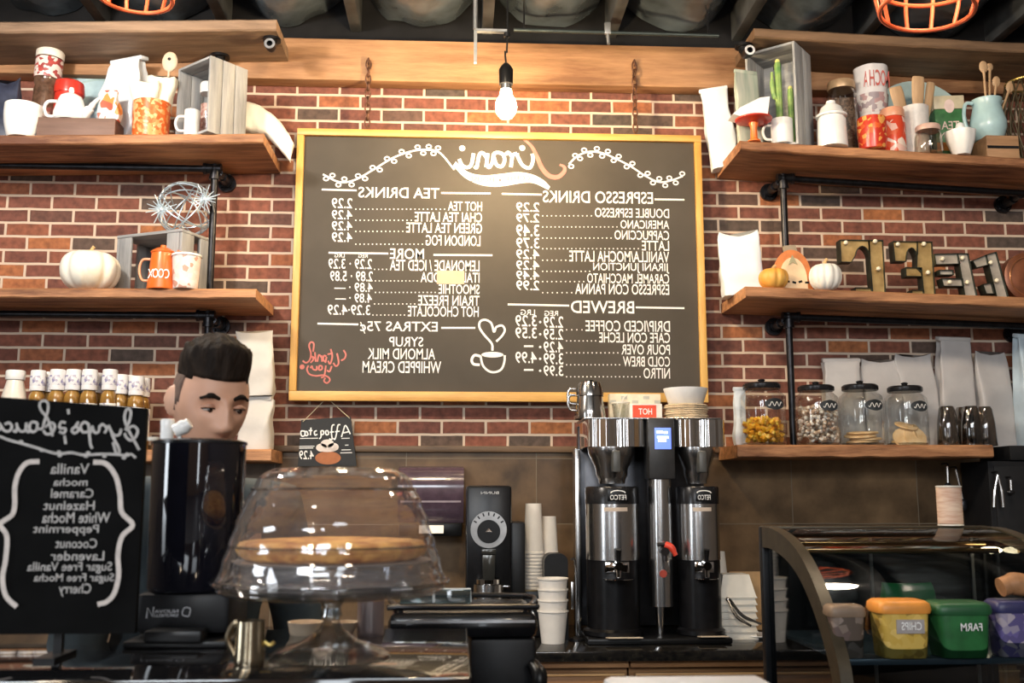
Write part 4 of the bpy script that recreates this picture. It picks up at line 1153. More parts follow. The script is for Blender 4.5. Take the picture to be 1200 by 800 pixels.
b.build('label_print', M('label_print', (.72, .55, .50), .5), t, smooth=False, fixn=False)
# tilted glass jar, scalloped cup
Y = -.425; p = RU.at(1089, Y); h = top_h(1089, 148, Y, p); r = 15.5 * mpp(Y)
t = thing('glass_jar', 'low empty glass jar with a pink ring lid near the shelf edge', 'jar', p)
b = B(); b.lathe([(0, 0), (r, 0), (r * 1.08, .008), (r * 1.05, h * .6), (r * .88, h * .82)], 30); b.build('jar_glass', thin_glass('smoky_jar_glass', (.75, .68, .60), .08, .6), t)
b = B(); b.lathe([(0, h * .80), (r * .95, h * .80), (r * .97, h * .83), (r * .97, h * .96), (r * .9, h), (0, h)], 30); b.build('lid', M('pink_lid', (.62, .42, .34), .4), t)
Y = -.43; p = RU.at(1127, Y); h = top_h(1127, 155, Y, p); r = 18 * mpp(Y)
t = thing('scalloped_cup', 'white scalloped cup filled with white sugar lumps', 'cup', p)
b = B(); b.lathe([(0, 0), (r * .55, 0), (r * .6, .006), (r * .9, h * .6), (r, h), (r * .93, h), (r * .82, h * .6), (0, .012)], 48, rib=lambda a, rr, z: 1 + .06 * abs(math.cos(4 * a)) * min(1, z / h + .2)); b.build('body', m_white, t)
for i, (dx, dy, dz, rr) in enumerate([(-.02, -.01, .92, .026), (.018, -.015, .92, .026), (.0, .018, .95, .026), (-.002, -.006, 1.2, .024)]):
    b = B(); b.sph((0, 0, 0), (rr, rr * .9, rr * .85), 14)
    o = b.build('sugar_lump', m_white, None, p + Vector((dx, dy, h * dz)), (i, i * .5, i))
    tag(o, ['left lump of sugar in the scalloped cup', 'right lump of sugar in the scalloped cup', 'rear lump of sugar in the scalloped cup', 'top lump of sugar in the scalloped cup'][i], 'sugar lump', 'sugar lumps in the scalloped cup')
# wood block and aqua pitcher
Y = -.33; p = RU.at(1165, Y); hb = top_h(1165, 160, -.40, p)
wb = 42 * mpp(-.42)
t = thing('wood_block', 'wooden block under the pale aqua pitcher', 'block', (p.x, -.33, p.z), 0)
b = B(); b.box((0, 0, hb / 2), (wb, .18, hb), bevel=.004); b.build('block_body', wood('block_wood', (.26, .13, .06), (.50, .29, .15), .6, 'x', 3), t)
b = B(); b.box((0, -.0905, hb / 2), (wb * .96, .001, hb * .12)); b.build('saw_kerf', m_dark, t)
Y = -.34; x = onY(1158, 150, Y).x; p = Vector((x, Y, p.z + hb)); h = onY(1158, 118, Y).z - p.z; r = 22 * mpp(Y)
t = thing('pitcher', 'pale aqua ceramic pitcher filled with wooden spoons', 'pitcher', p)
b = B(); b.lathe([(0, 0), (r * .72, 0), (r * .78, .006), (r * .98, h * .28), (r * 1.0, h * .42), (r * .82, h * .72), (r * .74, h * .86), (r * .84, h), (r * .78, h), (r * .68, h * .84), (r * .9, h * .4), (0, .012)], 40); b.build('body', m_aqua, t)
b = B(); handle(b, r * .82, h * .25, h * .92, r * .55, .009, -1); b.build('handle', m_aqua, t)
b = B(); b.loft([[(r * .60 + k * .9, -.014 * wdt, z), (r * .78 + k, 0, z + .004), (r * .60 + k * .9, .014 * wdt, z), (r * .56 + k * .5, 0, z - .002)] for k, z, wdt in ((0, h * .80, .6), (.012, h * .92, 1), (.024, h * 1.0, .9))]); b.build('spout', m_aqua, t)
for (px, py, Ys, rr, ds) in [(1152, 72, -.36, .022, 'tallest wooden spoon in the aqua pitcher'), (1160, 74, -.31, .016, 'thin wooden spoon behind the tallest one in the aqua pitcher'), (1168, 90, -.35, .020, 'short wooden spoon in the middle of the aqua pitcher'), (1186, 96, -.33, .022, 'wooden spoon leaning right out of the aqua pitcher')]:
    tp = onY(px, py, Ys); spoon(ds, (p.x + (tp.x - p.x) * .25, Y + (Ys - Y) * .3, p.z + h * .3), tp, rr, m_spoon, flat=.3)
# dark woven basket at the frame edge
Y = -.30; p = RU.at(1213, Y); h = top_h(1205, 98, Y, p)
t = thing('wire_basket', 'dark wire basket at the right end of the upper right shelf', 'basket', p)
r = .13; b = B()
for i in range(18):
    a = 2 * PI * i / 18
    b.tube([(r * .55 * math.cos(a), r * .55 * math.sin(a), .004), (r * .95 * math.cos(a + .2), r * .95 * math.sin(a + .2), h * .4), (r * math.cos(a + .4), r * math.sin(a + .4), h * .7), (r * .8 * math.cos(a + .7), r * .8 * math.sin(a + .7), h)], .004, 6, sm=4)
for i in range(18):
    a = 2 * PI * i / 18
    b.tube([(r * .55 * math.cos(a), r * .55 * math.sin(a), .004), (r * .95 * math.cos(a - .2), r * .95 * math.sin(a - .2), h * .4), (r * math.cos(a - .4), r * math.sin(a - .4), h * .7), (r * .8 * math.cos(a - .7), r * .8 * math.sin(a - .7), h)], .004, 6, sm=4)
b.build('wire_weave', M('dark_bronze_wire', (.10, .075, .04), .4, .6), t)
for rr, z, nm in ((r * .55, .005, 'base_ring'), (r * .8, h, 'rim')): b = B(); b.tube([(rr * math.cos(2 * PI * i / 32), rr * math.sin(2 * PI * i / 32), z) for i in range(32)], .006, 8, closed=True); b.build(nm, M('brass_rim', (.45, .33, .10), .35, .7), t)

# ============================================================ RIGHT, MIDDLE SHELF
Y = -.20; p = RM.at(878, Y)
a0 = onY(868, 352, Y); a1 = onY(870, 270, Y)
bag('coffee_bag', 'glossy white coffee bag with two top corners, left end of the letter shelf', Vector((a0.x + .01, Y, RM.z(max(a0.x, RM.X0)) + .001)), 46 * mpp(Y), .11, a1.z - RM.z(RM.X0), M('glossy_white_bag', (.80, .84, .88), .4, var=.04, scale=8, bump=.3), 'seam', 31, 0, (0, R(-2), R(-8)), pinch=1.0)
Y = -.40; p = RM.at(907, Y)
pumpkin('orange_pumpkin', 'small orange pumpkin in front of the white coffee bag', p, 18 * mpp(Y), top_h(907, 313, Y, p), M('orange_pumpkin_skin', (.74, .30, .04), .45, col2=(.82, .46, .10), scale=6), M('pumpkin_stem', (.62, .40, .18), .7), 8, .012)
# wooden pumpkin-shaped house sign
Y = -.36; p = RM.at(930, Y); h = top_h(930, 292, Y, p); w_ = 46 * mpp(Y)
t = thing('pumpkin_plaque', 'orange wooden pumpkin plaque with a pale arch, between the two small pumpkins', 'plaque', p, (R(-6), 0, 0))
def arch(w, h, n=16, k=1.0):
    return [(-w / 2 * k, 0)] + [(w / 2 * -math.cos(PI * i / n) * 1.0, h * .30 + h * .70 * math.sin(PI * i / n) ** .85) for i in range(n + 1)] + [(w / 2 * k, 0)]
b = B(); b.prism(arch(w_, h), -.012, .012); b.build('plaque_body', M('burnt_orange_paint', (.62, .19, .045), .5, var=.15), t)
b = B(); b.prism([(x, z) for x, z in arch(w_ * .72, h * .80)], -.018, -.0121); b.build('pale_arch', M('peach_paint', (.78, .58, .36), .6, var=.15, scale=12), t)
b = B(); b.prism([(x, z + h * .96) for x, z in ((-.03, 0), (.03, 0), (.022, h * .16), (-.034, h * .14))], -.011, .011); b.build('stem', M('grey_brown_stem', (.34, .27, .19), .7), t)
b = B(); b.prism([(-.022, h * .62), (0, h * .86), (.022, h * .62), (0, h * .68)], -.0215, -.0181); b.build('leaf_motif', M('olive_paint', (.36, .33, .20), .7), t)
b = B()
for i in range(5): b.box((-.06 + .03 * i, -.0187, h * (.20 + .02 * (i % 2))), (.018, .001, .010), (0, .3 * (i % 3 - 1), 0))
b.build('dark_marks', m_dark, t)
Y = -.41; p = RM.at(968, Y)
pumpkin('white_pumpkin', 'small round white pumpkin left of the gold metal letters', p, 19.5 * mpp(Y), top_h(968, 307, Y, p), M('ivory_pumpkin_skin', (.86, .83, .76), .45, var=.05), M('pumpkin_stem', (.62, .40, .18), .7), 10, .02)

# marquee letters: shallow metal trays with bulbs, mirror-written
m_gold = M('aged_gold_metal', (.36, .22, .075), .38, .35, col2=(.62, .42, .17), scale=14)
m_silver = M('aged_silver_metal', (.42, .36, .28), .42, .3, col2=(.66, .58, .48), scale=14)
m_edge = M('dark_green_metal', (.028, .036, .026), .45, .5, var=.4)
m_bulb = M('small_frosted_bulb', (.90, .82, .62), .2)
def letter(label, Y, px0, px1, py0, py1, polys, bulbs, face, rot=0.0, dep=.055):
    """polys: outlines in the photograph's crop, units 0..1 across the letter box (x right, y down)"""
    a = onY(px0, py0, Y); c = onY(px1, py1, Y)
    base = RM.at((px0 + px1) / 2, Y)
    W = c.x - a.x; Hh = a.z - base.z
    t = thing('marquee_letter', label, 'metal letter', (base.x, Y, base.z), (0, rot, 0))
    f = lambda u, v: ((u - .5) * W, (1 - v) * Hh)
    b = B()
    for pl in polys: b.prism([f(*q_) for q_ in pl], -dep / 2 + .012, -dep / 2 + .015)
    b.build('letter_face', face, t, ang=30)
    b = B()
    for pl in polys:
        n = len(pl)
        cx_ = sum(q_[0] for q_ in pl) / n; cy_ = sum(q_[1] for q_ in pl) / n
        for i in range(n):
            x0, z0 = f(*pl[i]); x1, z1 = f(*pl[(i + 1) % n])
            L_ = math.hypot(x1 - x0, z1 - z0)
            if L_ < .002: continue
            b.box(((x0 + x1) / 2, 0, (z0 + z1) / 2), (L_ + .002, dep, .003), (0, -math.atan2(z1 - z0, x1 - x0), 0))
    b.build('letter_rim', m_edge, t, ang=30)
    for u, v in bulbs:
        x, z = f(u, v)
        b = B(); b.sph((x, -dep / 2 - .004, z), .0105, 12); b.cyl((x, -dep / 2 + .012, z), (x, -dep / 2 - .002, z), .007, seg=10); b.build('bulb', m_bulb, t)
    return t
def arcp(cx, cy, rx, ry, a0, a1, n=8): return [(cx + rx * math.cos(R(a0 + (a1 - a0) * i / n)), cy + ry * math.sin(R(a0 + (a1 - a0) * i / n))) for i in range(n + 1)]
# first letter: tall stem on the right, hooked arm over to the left, foot bracket
letter('leftmost gold metal letter beside the small white pumpkin', -.33, 983, 1039, 277, 338,
       [[(.66, .08), (.96, .08), (.96, .97), (.68, .97), (.66, .45)] , [(.02, .08), (.66, .08), (.66, .30)] + arcp(.50, .42, .17, .24, -20, -160, 8) + [(.27, .42), (.25, .45), (.02, .45)], [(.30, .88), (.66, .88), (.66, .97), (.30, .97)]],
       [(.13, .13), (.78, .10), (.82, .56)], m_gold)
letter('second gold metal letter with an arched left arm', -.32, 1046, 1096, 277, 340,
       [[(.62, .10), (.98, .10), (.98, .97), (.70, .97), (.68, .60), (.56, .52)], [(.0, .10), (.62, .10), (.60, .30)] + arcp(.45, .40, .14, .20, -20, -160, 6) + [(.30, .42), (.02, .42)], [(.28, .52), (.68, .52), (.68, .66), (.28, .66)], [(.40, .88), (.70, .88), (.70, .97), (.40, .97)]],
       [(.10, .15), (.76, .14), (.82, .60)], m_gold)
letter('silver metal letter with three left arms, leaning', -.34, 1094, 1144, 296, 344,
       [[(.58, .04), (.84, .04), (1.0, 1.0), (.70, 1.0)], [(.0, .06), (.58, .04), (.62, .26), (.02, .28)], [(.10, .40), (.44, .40), (.44, .50), (.10, .50)], [(.14, .58), (.66, .58), (.68, .74), (.18, .74)]],
       [(.18, .16), (.68, .14), (.32, .66), (.76, .66)], m_silver)
letter('rightmost silver metal letter with a slanted stem', -.34, 1138, 1181, 294, 346,
       [[(.42, .10), (.72, .04), (1.0, 1.0), (.66, 1.0)], [(.0, .22), (.42, .10), (.46, .30), (.10, .36)], [(.26, .70), (.52, .66), (.58, .88), (.34, .88)]],
       [(.52, .26), (.66, .62)], m_silver)
# copper-brown round at frame edge
Y = -.33; p = RM.at(1205, Y); h = top_h(1200, 297, Y, p); r = h / 2
t = thing('round_tin', 'copper brown round tin standing on edge at the right end of the letter shelf', 'tin', p, 0)
b = B(); b.lathe([(0, -.03), (r * .9, -.03), (r, -.024), (r, .024), (r * .9, .03), (0, .03)], 40, (0, 0, r), Euler((R(90), 0, 0)).to_matrix().to_4x4()); b.build('tin_body', M('copper_brown', (.24, .085, .04), .35, .4, var=.3, scale=12), t)
b = B(); b.tube([(r * .8 * math.cos(2 * PI * i / 36), -.031, r + r * .8 * math.sin(2 * PI * i / 36)) for i in range(36)], .004, 6, closed=True); b.build('embossed_ring', M('copper_rim', (.36, .15, .07), .3, .6), t)

# ============================================================ RIGHT, LOW SHELF: four jars
def lid_jar(label, px, w, py, Y, tagtext=True):
    p = RL.at(px, Y); h = top_h(px, py, Y, p); r = w / 2 * mpp(Y)
    t = thing('lidded_jar', label, 'jar', p, 0, 'lidded glass jars on the low right shelf')
    b = B(); b.lathe([(0, 0), (r * .93, 0), (r, .010), (r, h * .68), (r * .96, h * .75), (r * .74, h * .82), (r * .72, h * .86)], 40); b.build('jar_glass', m_glass, t)
    b = B(); b.lathe([(0, .012), (r * .92, .012), (r * .9, .002), (0, .002)], 32); b.build('jar_base', thin_glass('thick_glass', (.7, .72, .70), .2, .6), t)
    b = B(); b.lathe([(0, h * .845), (r * .80, h * .845), (r * .82, h * .86), (r * .82, h * .91), (r * .74, h * .935), (r * .2, h * .95), (r * .12, h * .955), (r * .17, h * .985), (r * .10, h), (0, h)], 40); b.build('lid', M('black_lid', (.018, .018, .02), .25, .3, var=.2), t)
    if tagtext:
        b = B(); n = 14
        rows = []
        for j in range(-5, 6):
            v = j / 5; hw = math.sqrt(max(0.02, 1 - v * v))
            rows.append([((r * 1.012) * math.sin(.30 + .50 * u * hw), -(r * 1.012) * math.cos(.30 + .50 * u * hw), h * .60 + h * .085 * v) for u in [i / 6 - 1 for i in range(13)]])
        rv = [[b.bm.verts.new(q_) for q_ in rw] for rw in rows]
        for a_, c_ in zip(rv, rv[1:]):
            for i in range(12): b.bm.faces.new((a_[i], a_[i + 1], c_[i + 1], c_[i]))
        lb = b.build('chalk_label', M('slate_label', (.03, .035, .04), .6, var=.3), t)
        b = B(); a0 = .30
        pts = [((r * 1.02) * math.sin(a0 + .34 * u), -(r * 1.02) * math.cos(a0 + .34 * u), h * .60 + .010 * math.sin(u * 9)) for u in [i / 10 - 1 for i in range(21)]]
        b.tube(pts, .0014, 5); b.build('chalk_marks', m_chalk, lb)
    return p, h, r
J = []
for px, w, py, Y, ds in [(895, 54, 444, -.25, 'first lidded glass jar, holding golden wrapped sweets'), (959, 52, 447, -.25, 'second lidded glass jar, holding white marshmallows'), (1011, 52, 446, -.25, 'third lidded glass jar with a few biscuits at the bottom'), (1064, 50, 448, -.25, 'fourth lidded glass jar, holding large biscuits')]:
    J.append(lid_jar(ds, px, w, py, Y))
def fill(name, label, cat, p, r, n, h0, h1, rad, mat, seed, cubey=False):
    rnd = random.Random(seed); b = B()
    for i in range(n):
        a = rnd.random() * 2 * PI; q_ = math.sqrt(rnd.random()) * (r - rad * 1.3); z = h0 + (h1 - h0) * (i / n)
        c = (q_ * math.cos(a), q_ * math.sin(a), z + rad)
        if cubey: b.box(c, (rad * 1.6, rad * 1.3, rad * 1.6), (rnd.random() * 3, rnd.random() * 3, rnd.random() * 3), bevel=rad * .2)
        else: b.sph(c, (rad, rad * (.6 + .4 * rnd.random()), rad), 10, (rnd.random() * 3, rnd.random() * 3, 0))
    tag(b.build(name, mat, None, p), label, cat, kind='stuff')
fill('wrapped_sweets', 'golden wrapped sweets heaped in the first jar', 'sweets', J[0][0], J[0][2], 150, .014, J[0][1] * .36, .013, printed('gold_wrap', [(.80, .42, .03), (.88, .60, .08), (.70, .30, .02)], 60, .3), 1, True)
fill('marshmallows', 'white marshmallows and nuts filling the second jar', 'marshmallows', J[1][0], J[1][2], 260, .014, J[1][1] * .58, .0105, printed('nut_white', [(.74, .68, .60), (.50, .36, .26), (.80, .74, .68), (.36, .24, .17)], 50), 2)
m_bis = M('golden_biscuit', (.66, .42, .20), .7, col2=(.78, .58, .34), scale=25, bump=.3)
def biscuit(label, p, r, rot, th=.012):
    t = None
    b = B(); b.lathe([(0, 0), (r * .95, 0), (r, th * .3), (r * .96, th * .8), (r * .7, th), (0, th * 1.05)], 24)
    o = b.build('biscuit', m_bis, None, p, rot); tag(o, label, 'biscuit', 'biscuits in the glass jars')
p3, h3, r3 = J[2]
for i, (dx, dy, z, rx) in enumerate([(0, 0, .013, 2), (.012, -.008, .027, 5), (-.014, -.01, .041, 8), (.004, .006, .056, 4)]):
    biscuit(['bottom biscuit in the third jar', 'second biscuit from the bottom in the third jar', 'third biscuit from the bottom in the third jar', 'top biscuit in the third jar'][i], p3 + Vector((dx, dy, z)), r3 * .72, (R(rx), R(-rx * .5), 0))
p4, h4, r4 = J[3]
for i, (dx, dy, z, rx, ry) in enumerate([(-.02, 0, .014, 3, 0), (.012, .01, .030, 4, 4), (-.030, -.035, .032, 62, -10), (.018, -.038, .034, 66, 12), (.045, -.006, .050, 40, 60), (-.005, .0, .088, 20, 10)]):
    biscuit(['flat bottom biscuit in the fourth jar', 'flat upper biscuit in the fourth jar', 'left leaning biscuit in the fourth jar', 'front leaning biscuit in the fourth jar', 'right propped biscuit in the fourth jar', 'topmost biscuit in the fourth jar'][i], p4 + Vector((dx, dy, z)), r4 * .56, (R(rx), R(ry), 0))
# white card beside the first jar
Y = -.20; p = RL.at(868, Y); h = top_h(868, 458, Y, p)
bag('paper_packet', 'narrow white packet tucked behind the first jar', p, 15 * mpp(Y), .05, h, M('bluish_paper', (.62, .68, .74), .6), 'fold', 40)
# bags behind the jars
for i, (px, w, py, Y, mt, tp, ln, ds) in enumerate([(990, 47, 424, -.075, 'kraft_grey', 'fold', 0, 'shortest grey coffee bag, behind the second and third jars'), (1036, 44, 420, -.075, 'kraft_grey', 'seam', 0, 'second grey coffee bag, behind the third jar'), (1081, 44, 414, -.075, 'kraft_grey', 'seam', -.05, 'third grey coffee bag, behind the fourth jar'),
                                                (1122, 44, 399, -.08, 'kraft_grey', 'fold', .02, 'tallest grey coffee bag with a squared top, right of the jars'), (1168, 42, 411, -.08, 'kraft_grey', 'seam', -.03, 'grey coffee bag over the dark cabinet at the right'), (1212, 44, 396, -.13, 'blue', 'fold', 0, 'pale blue coffee bag cut by the right edge of the picture')]):
    if i < 4:
        p = RL.at(px, Y)
    else:
        p = Vector((onY(px, 484, Y).x, Y, onY(px, 520, Y).z)); p.z = RL.z(p.x)
    bag('coffee_bag', ds, p, w * mpp(Y), .09, top_h(px, py, Y, p) , M('kraft_grey_bag', (.46, .44, .43), .65, col2=(.56, .53, .51), scale=6, bump=.5) if mt == 'kraft_grey' else m_foil, tp, 50 + i, ln, (0, 0, R(-6 + 4 * i)), group='coffee bags on the low right shelf', pinch=.5)
# dark glasses
m_dglass = thin_glass('dark_tumbler_glass', (.40, .36, .32), .12, .7)
for i, (px, Y, ds) in enumerate([(1112, -.27, 'leftmost upturned dark tumbler on the low right shelf'), (1132, -.22, 'second upturned dark tumbler, set back on the low right shelf'), (1140, -.28, 'third upturned dark tumbler on the low right shelf'), (1156, -.25, 'rightmost upturned dark tumbler on the low right shelf')]):
    p = RL.at(px, Y); h = top_h(px, 476, Y, p)
    if i == 0:
        t0 = thing('tumbler', ds, 'tumbler', p, 0, 'dark tumblers on the low right shelf')
        b = B(); b.lathe([(.048, 0), (.050, .004), (.046, h * .55), (.036, h * .93), (.030, h), (0, h)], 28); b.build('tumbler_glass', m_dglass, t0)
        b = B(); b.lathe([(.0465, 0), (.051, 0), (.051, .006), (.0465, .006), (.0465, 0)], 28); b.build('rim', thin_glass('thick_glass', (.7, .72, .70), .2, .6), t0)
    else: copy_thing(t0, p, label=ds)
# ============================================================ BACK COUNTER
ZC = Z_COUNTER
def onC(px, Y): # spot on the counter behind picture column px
    lo, hi = 300, 1400
    for _ in range(40):
        mid = (lo + hi) / 2
        if onY(px, mid, Y).z > ZC: lo = mid
        else: hi = mid
    return onY(px, lo, Y)

# ---- twin coffee brewer
Y = -.50
q0, q1 = onY(679, 640, Y), onY(843, 640, Y)
BWd = q1.x - q0.x
bc = Vector(((q0.x + q1.x) / 2, Y, ZC + .001))
ztop = onY(760, 494, Y).z - ZC
zbar = onY(760, 525, Y).z - ZC
brewer = thing('coffee_brewer', 'twin stainless coffee brewer with a blue screen and two urns on the back counter', 'coffee brewer', bc)
def bl(px, py, yy=0): p = onY(px, py, Y + yy); return Vector((p.x - bc.x, yy, p.z - bc.z))
kx = mpp(Y)
b = B(); b.box((0, .02, .012), (BWd * .98, .44, .024), bevel=.006); b.build('base_tray', m_black, brewer)
b = B(); b.box((0, .20, (ztop) / 2 + .01), (BWd * .94, .06, ztop - .04), bevel=.004); b.build('back_panel', M('dark_steel', (.06, .06, .065), .3, .8), brewer)
# curved polished head housing: two bowed sections either side of the control column
for x0, x1 in ((bl(684, 510).x, bl(752, 510).x), (bl(782, 510).x, bl(842, 510).x)):
    b = B(); n = 20; rings = []
    for i in range(n + 1):
        u = i / n; x = x0 + (x1 - x0) * u
        bow = -.035 * math.sin(PI * u) ** .8 - .014 * math.sin(3 * PI * u) - .006 * math.sin(7 * PI * u)
        rings.append([(x, .16, zbar), (x, -.10 + bow, zbar), (x, -.10 + bow, zbar + .006), (x, -.10 + bow, ztop - .006), (x, -.10 + bow, ztop), (x, .16, ztop)])
    b.loft(rings); b.build('head_housing', m_chrome, brewer, ang=50)
b = B(); b.box((0, .02, ztop + .004), (BWd * .97, .30, .008), bevel=.003); b.build('top_plate', m_steel, brewer)
cx_ = bl(767, 525).x
zc0, zc1 = bl(767, 562).z, bl(767, 494).z + .004
b = B(); b.box((cx_, -.10, (zc0 + zc1) / 2), (30 * kx, .13, zc1 - zc0), bevel=.008); ctl = b.build('control_column', M('charcoal_plastic', (.028, .027, .027), .4, var=.15), brewer)
s0, s1 = bl(759, 528), bl(777, 504)
b = B(); b.box(((s0.x + s1.x) / 2, -.1655, (s0.z + s1.z) / 2), (s1.x - s0.x, .003, s1.z - s0.z), bevel=.001); scr = b.build('screen', emit('blue_screen', (.10, .16, .62), 1.1), ctl)
b = B()
for i, (u0, u1, v) in enumerate(((.12, .5, .80), (.55, .8, .78), (.15, .85, .55), (.2, .7, .40))):
    b.box((s0.x + (s1.x - s0.x) * (u0 + u1) / 2, -.1675, s0.z + (s1.z - s0.z) * v), ((s1.x - s0.x) * (u1 - u0), .001, .010))
b.build('screen_marks', emit('screen_white', (.6, .75, 1.0), 1.6), ctl, smooth=False)
# centre column: stainless tube with hot water tap
zt0 = bl(766, 707).z
b = B(); b.lathe([(0, zt0), (13.5 * kx, zt0), (13.5 * kx, zc0), (0, zc0)], 32, (cx_, -.09, 0)); b.build('water_column', m_steel, brewer)
zt1 = bl(766, 640).z
b = B(); b.cyl((cx_, -.13, zt1 - .008), (cx_, -.185, zt1 - .012), .017, seg=16); b.cyl((cx_, -.172, zt1 - .012), (cx_, -.176, zt1 - .052), .010, .008, seg=14); b.cyl((cx_ - .028, -.155, zt1 + .016), (cx_ + .02, -.155, zt1 + .016), .008, seg=10)
tap = b.build('water_tap', M('dark_tap', (.05, .045, .045), .25, .6), brewer)
b = B(); b.tube([(cx_ + .006, -.165, zt1 + .014), (cx_ + .028, -.175, zt1 + .004), (cx_ + .045, -.18, zt1 - .028)], [.015, .014, .010], 10, sm=3); b.build('red_handle', M('red_tap_handle', (.72, .06, .03), .35), tap)
b = B(); b.cyl((cx_ - .002, -.146, bl(766, 669).z), (cx_ - .002, -.139, bl(766, 669).z), .016, seg=16); b.build('red_badge', M('dark_red_badge', (.35, .05, .03), .4), brewer)
b = B(); b.lathe([(0, .026), (.012, .026), (.014, .04), (.020, zt0 - .01), (.020, zt0), (0, zt0)], 20, (cx_ - .008, -.09, 0)); b.build('drain_spout', m_steel, brewer)
# left upright
b = B(); ux = bl(681, 600).x; b.box((ux - .008, .10, zbar / 2), (.022, .10, zbar), bevel=.003); b.build('upright', m_steel, brewer)
def urn(px0, px1, nm):
    c = (bl(px0, 600).x + bl(px1, 600).x) / 2; r = (bl(px1, 600).x - bl(px0, 600).x) / 2
    yc = -.10 + r * .3
    zb = lambda py: bl(px0, py, 0).z
    z_top, z_bl, z_st = zb(570), zb(590), zb(653)
    u = B(); u.lathe([(0, .028), (r * 1.12, .028), (r * 1.12, .045), (r * .98, .055), (r * .98, z_st - .004), (0, z_st - .004)], 48, (c, yc, 0)); base = u.build('urn_base', M('black_urn_plastic', (.006, .006, .007), .30, var=.3, spec=.3), brewer)
    u = B(); u.lathe([(0, z_st - .003), (r, z_st - .003), (r, z_bl), (0, z_bl)], 48, (c, yc, 0)); body = u.build('urn_body', m_steel, brewer)
    u = B(); u.lathe([(0, z_bl + .0005), (r * 1.01, z_bl + .0005), (r * 1.01, z_top - .008), (r * .96, z_top), (0, z_top)], 48, (c, yc, 0)); lid = u.build('urn_lid', M('black_lid', (.018, .018, .02), .25, .3), brewer)
    u = B(); u.box((c + r * .08, yc - r * 1.015, (z_bl + z_top) / 2), (r * .8, .006, (z_top - z_bl) * .7), bevel=.002); pl = u.build('badge_plate', m_black, lid)
    u = B(); u.text(nm, c + r * .38, c - r * .22, z_bl + (z_top - z_bl) * .52, z_bl + (z_top - z_bl) * .24, yc - r * 1.015 - .0035, .0008); 
    u.tube([(c + r * .08 + .03 * math.cos(a), yc - r * 1.03, z_bl + (z_top - z_bl) * .62 + .010 * math.sin(a)) for a in [PI * i / 10 for i in range(11)]], .003, 6)
    u.build('badge_lettering', m_chalk, lid, smooth=False, fixn=False)
    u = B(); rr = r * 1.002; zl = z_bl - .022
    u.loft([[(c + rr * math.sin(a), yc - rr * math.cos(a), zl + d) for a in [-.45 + .1 * i for i in range(10)]] for d in (-.008, .008)], cap=False); u.build('label_strip', M('pale_label', (.62, .50, .40), .5), body)
    # tap with black lever
    u = B(); u.cyl((c, yc - r * .9, z_st - .02), (c, yc - r - .06, z_st - .022), .018, seg=16); u.cyl((c, yc - r - .045, z_st - .022), (c, yc - r - .045, z_st - .068), .012, .010, seg=14); u.box((c, yc - r * .98, z_st - .03), (r * .9, .02, .045), bevel=.004)
    tp = u.build('tap', m_chrome, brewer)
    u = B(); u.tube([(c, yc - r - .045, z_st - .006), (c, yc - r - .048, z_st + .02), (c, yc - r - .055, z_st + .045)], [.008, .010, .012], 10); u.build('lever', m_black, tp)
    u = B(); u.cyl((c, yc - r - .030, z_st - .075), (c, yc - r - .030, z_st - .072), r * .55, seg=24); u.build('drip_guard', m_chrome, tp)
    # brew basket over the urn
    zB1 = zbar - .002
    u = B(); u.lathe([(0, z_top + .012), (r * .50, z_top + .012), (r * .52, z_top + .03), (r * .60, z_top + .045), (r * .62, z_top + .075), (r * .78, zB1 - .05), (r * .86, zB1 - .03), (r * .90, zB1 - .005), (r * .90, zB1), (0, zB1)], 44, (c, yc, 0)); bk = u.build('brew_basket', m_steel, brewer)
    u = B(); u.box((c + r * .04, yc - r * .86, (z_top + zB1) / 2 + .02), (.034, .06, (zB1 - z_top) * .55), bevel=.008); u.build('basket_handle', M('grey_plastic', (.08, .08, .075), .4), bk)
    # paper card at the foot
    u = B(); u.box((c + .02, yc - r * 1.14 - .02, .030), (r * 1.25, .075, .004), (R(-6), 0, 0)); 
    return c, yc, r, u
for px0, px1, nm in ((684, 745, 'FETCO'), (789, 837, 'FETCO')):
    c, yc, r, u = urn(px0, px1, nm)
    o = u.build('drip_mat', M('pale_drip_mat', (.66, .54, .40), .6), brewer)

# ---- on top of the brewer
zT = bc.z + ztop + .009
# nested steel milk pitchers, upside down
px_c = onY(692, 480, Y).x
prev = zT
for i, (lab, hh) in enumerate((('steel milk pitcher upside down on the brewer, lowest of the nested pair', .135), ('steel milk pitcher nested on top of the other on the brewer', .135))):
    t = thing('milk_pitcher', lab, 'pitcher', (px_c, Y + .02, zT + (.028 * i)), 0, 'nested milk pitchers on the brewer')
    r = 18.5 * kx
    b = B(); b.lathe([(r, 0), (r * 1.02, .003), (r * .95, hh * .3), (r * .80, hh * .8), (r * .72, hh), (0, hh + .002), (r * .70, hh - .004), (r * .78, hh * .8), (r * .93, hh * .3), (r * .985, .001), (r, 0)] if i == 0 else [(r * .985 * .9, hh * .55), (r * .86, hh * .75), (r * .70, hh), (r * .60, hh + .002), (0, hh + .002)], 36); b.build('body', M('ribbed_steel', (.66, .65, .63), .16, 1.0, col2=(.36, .34, .32), scale=22, stretch=(1.6, 1.6, .12)), t)
    b = B(); handle(b, r * .92, hh * .3, hh * .8, r * .5, .006, -1); b.build('handle', m_steel, t)
    b = B(); b.sph((0, 0, hh + .006), (.022, .022, .008), 14); b.build('foot_button', m_black, t)
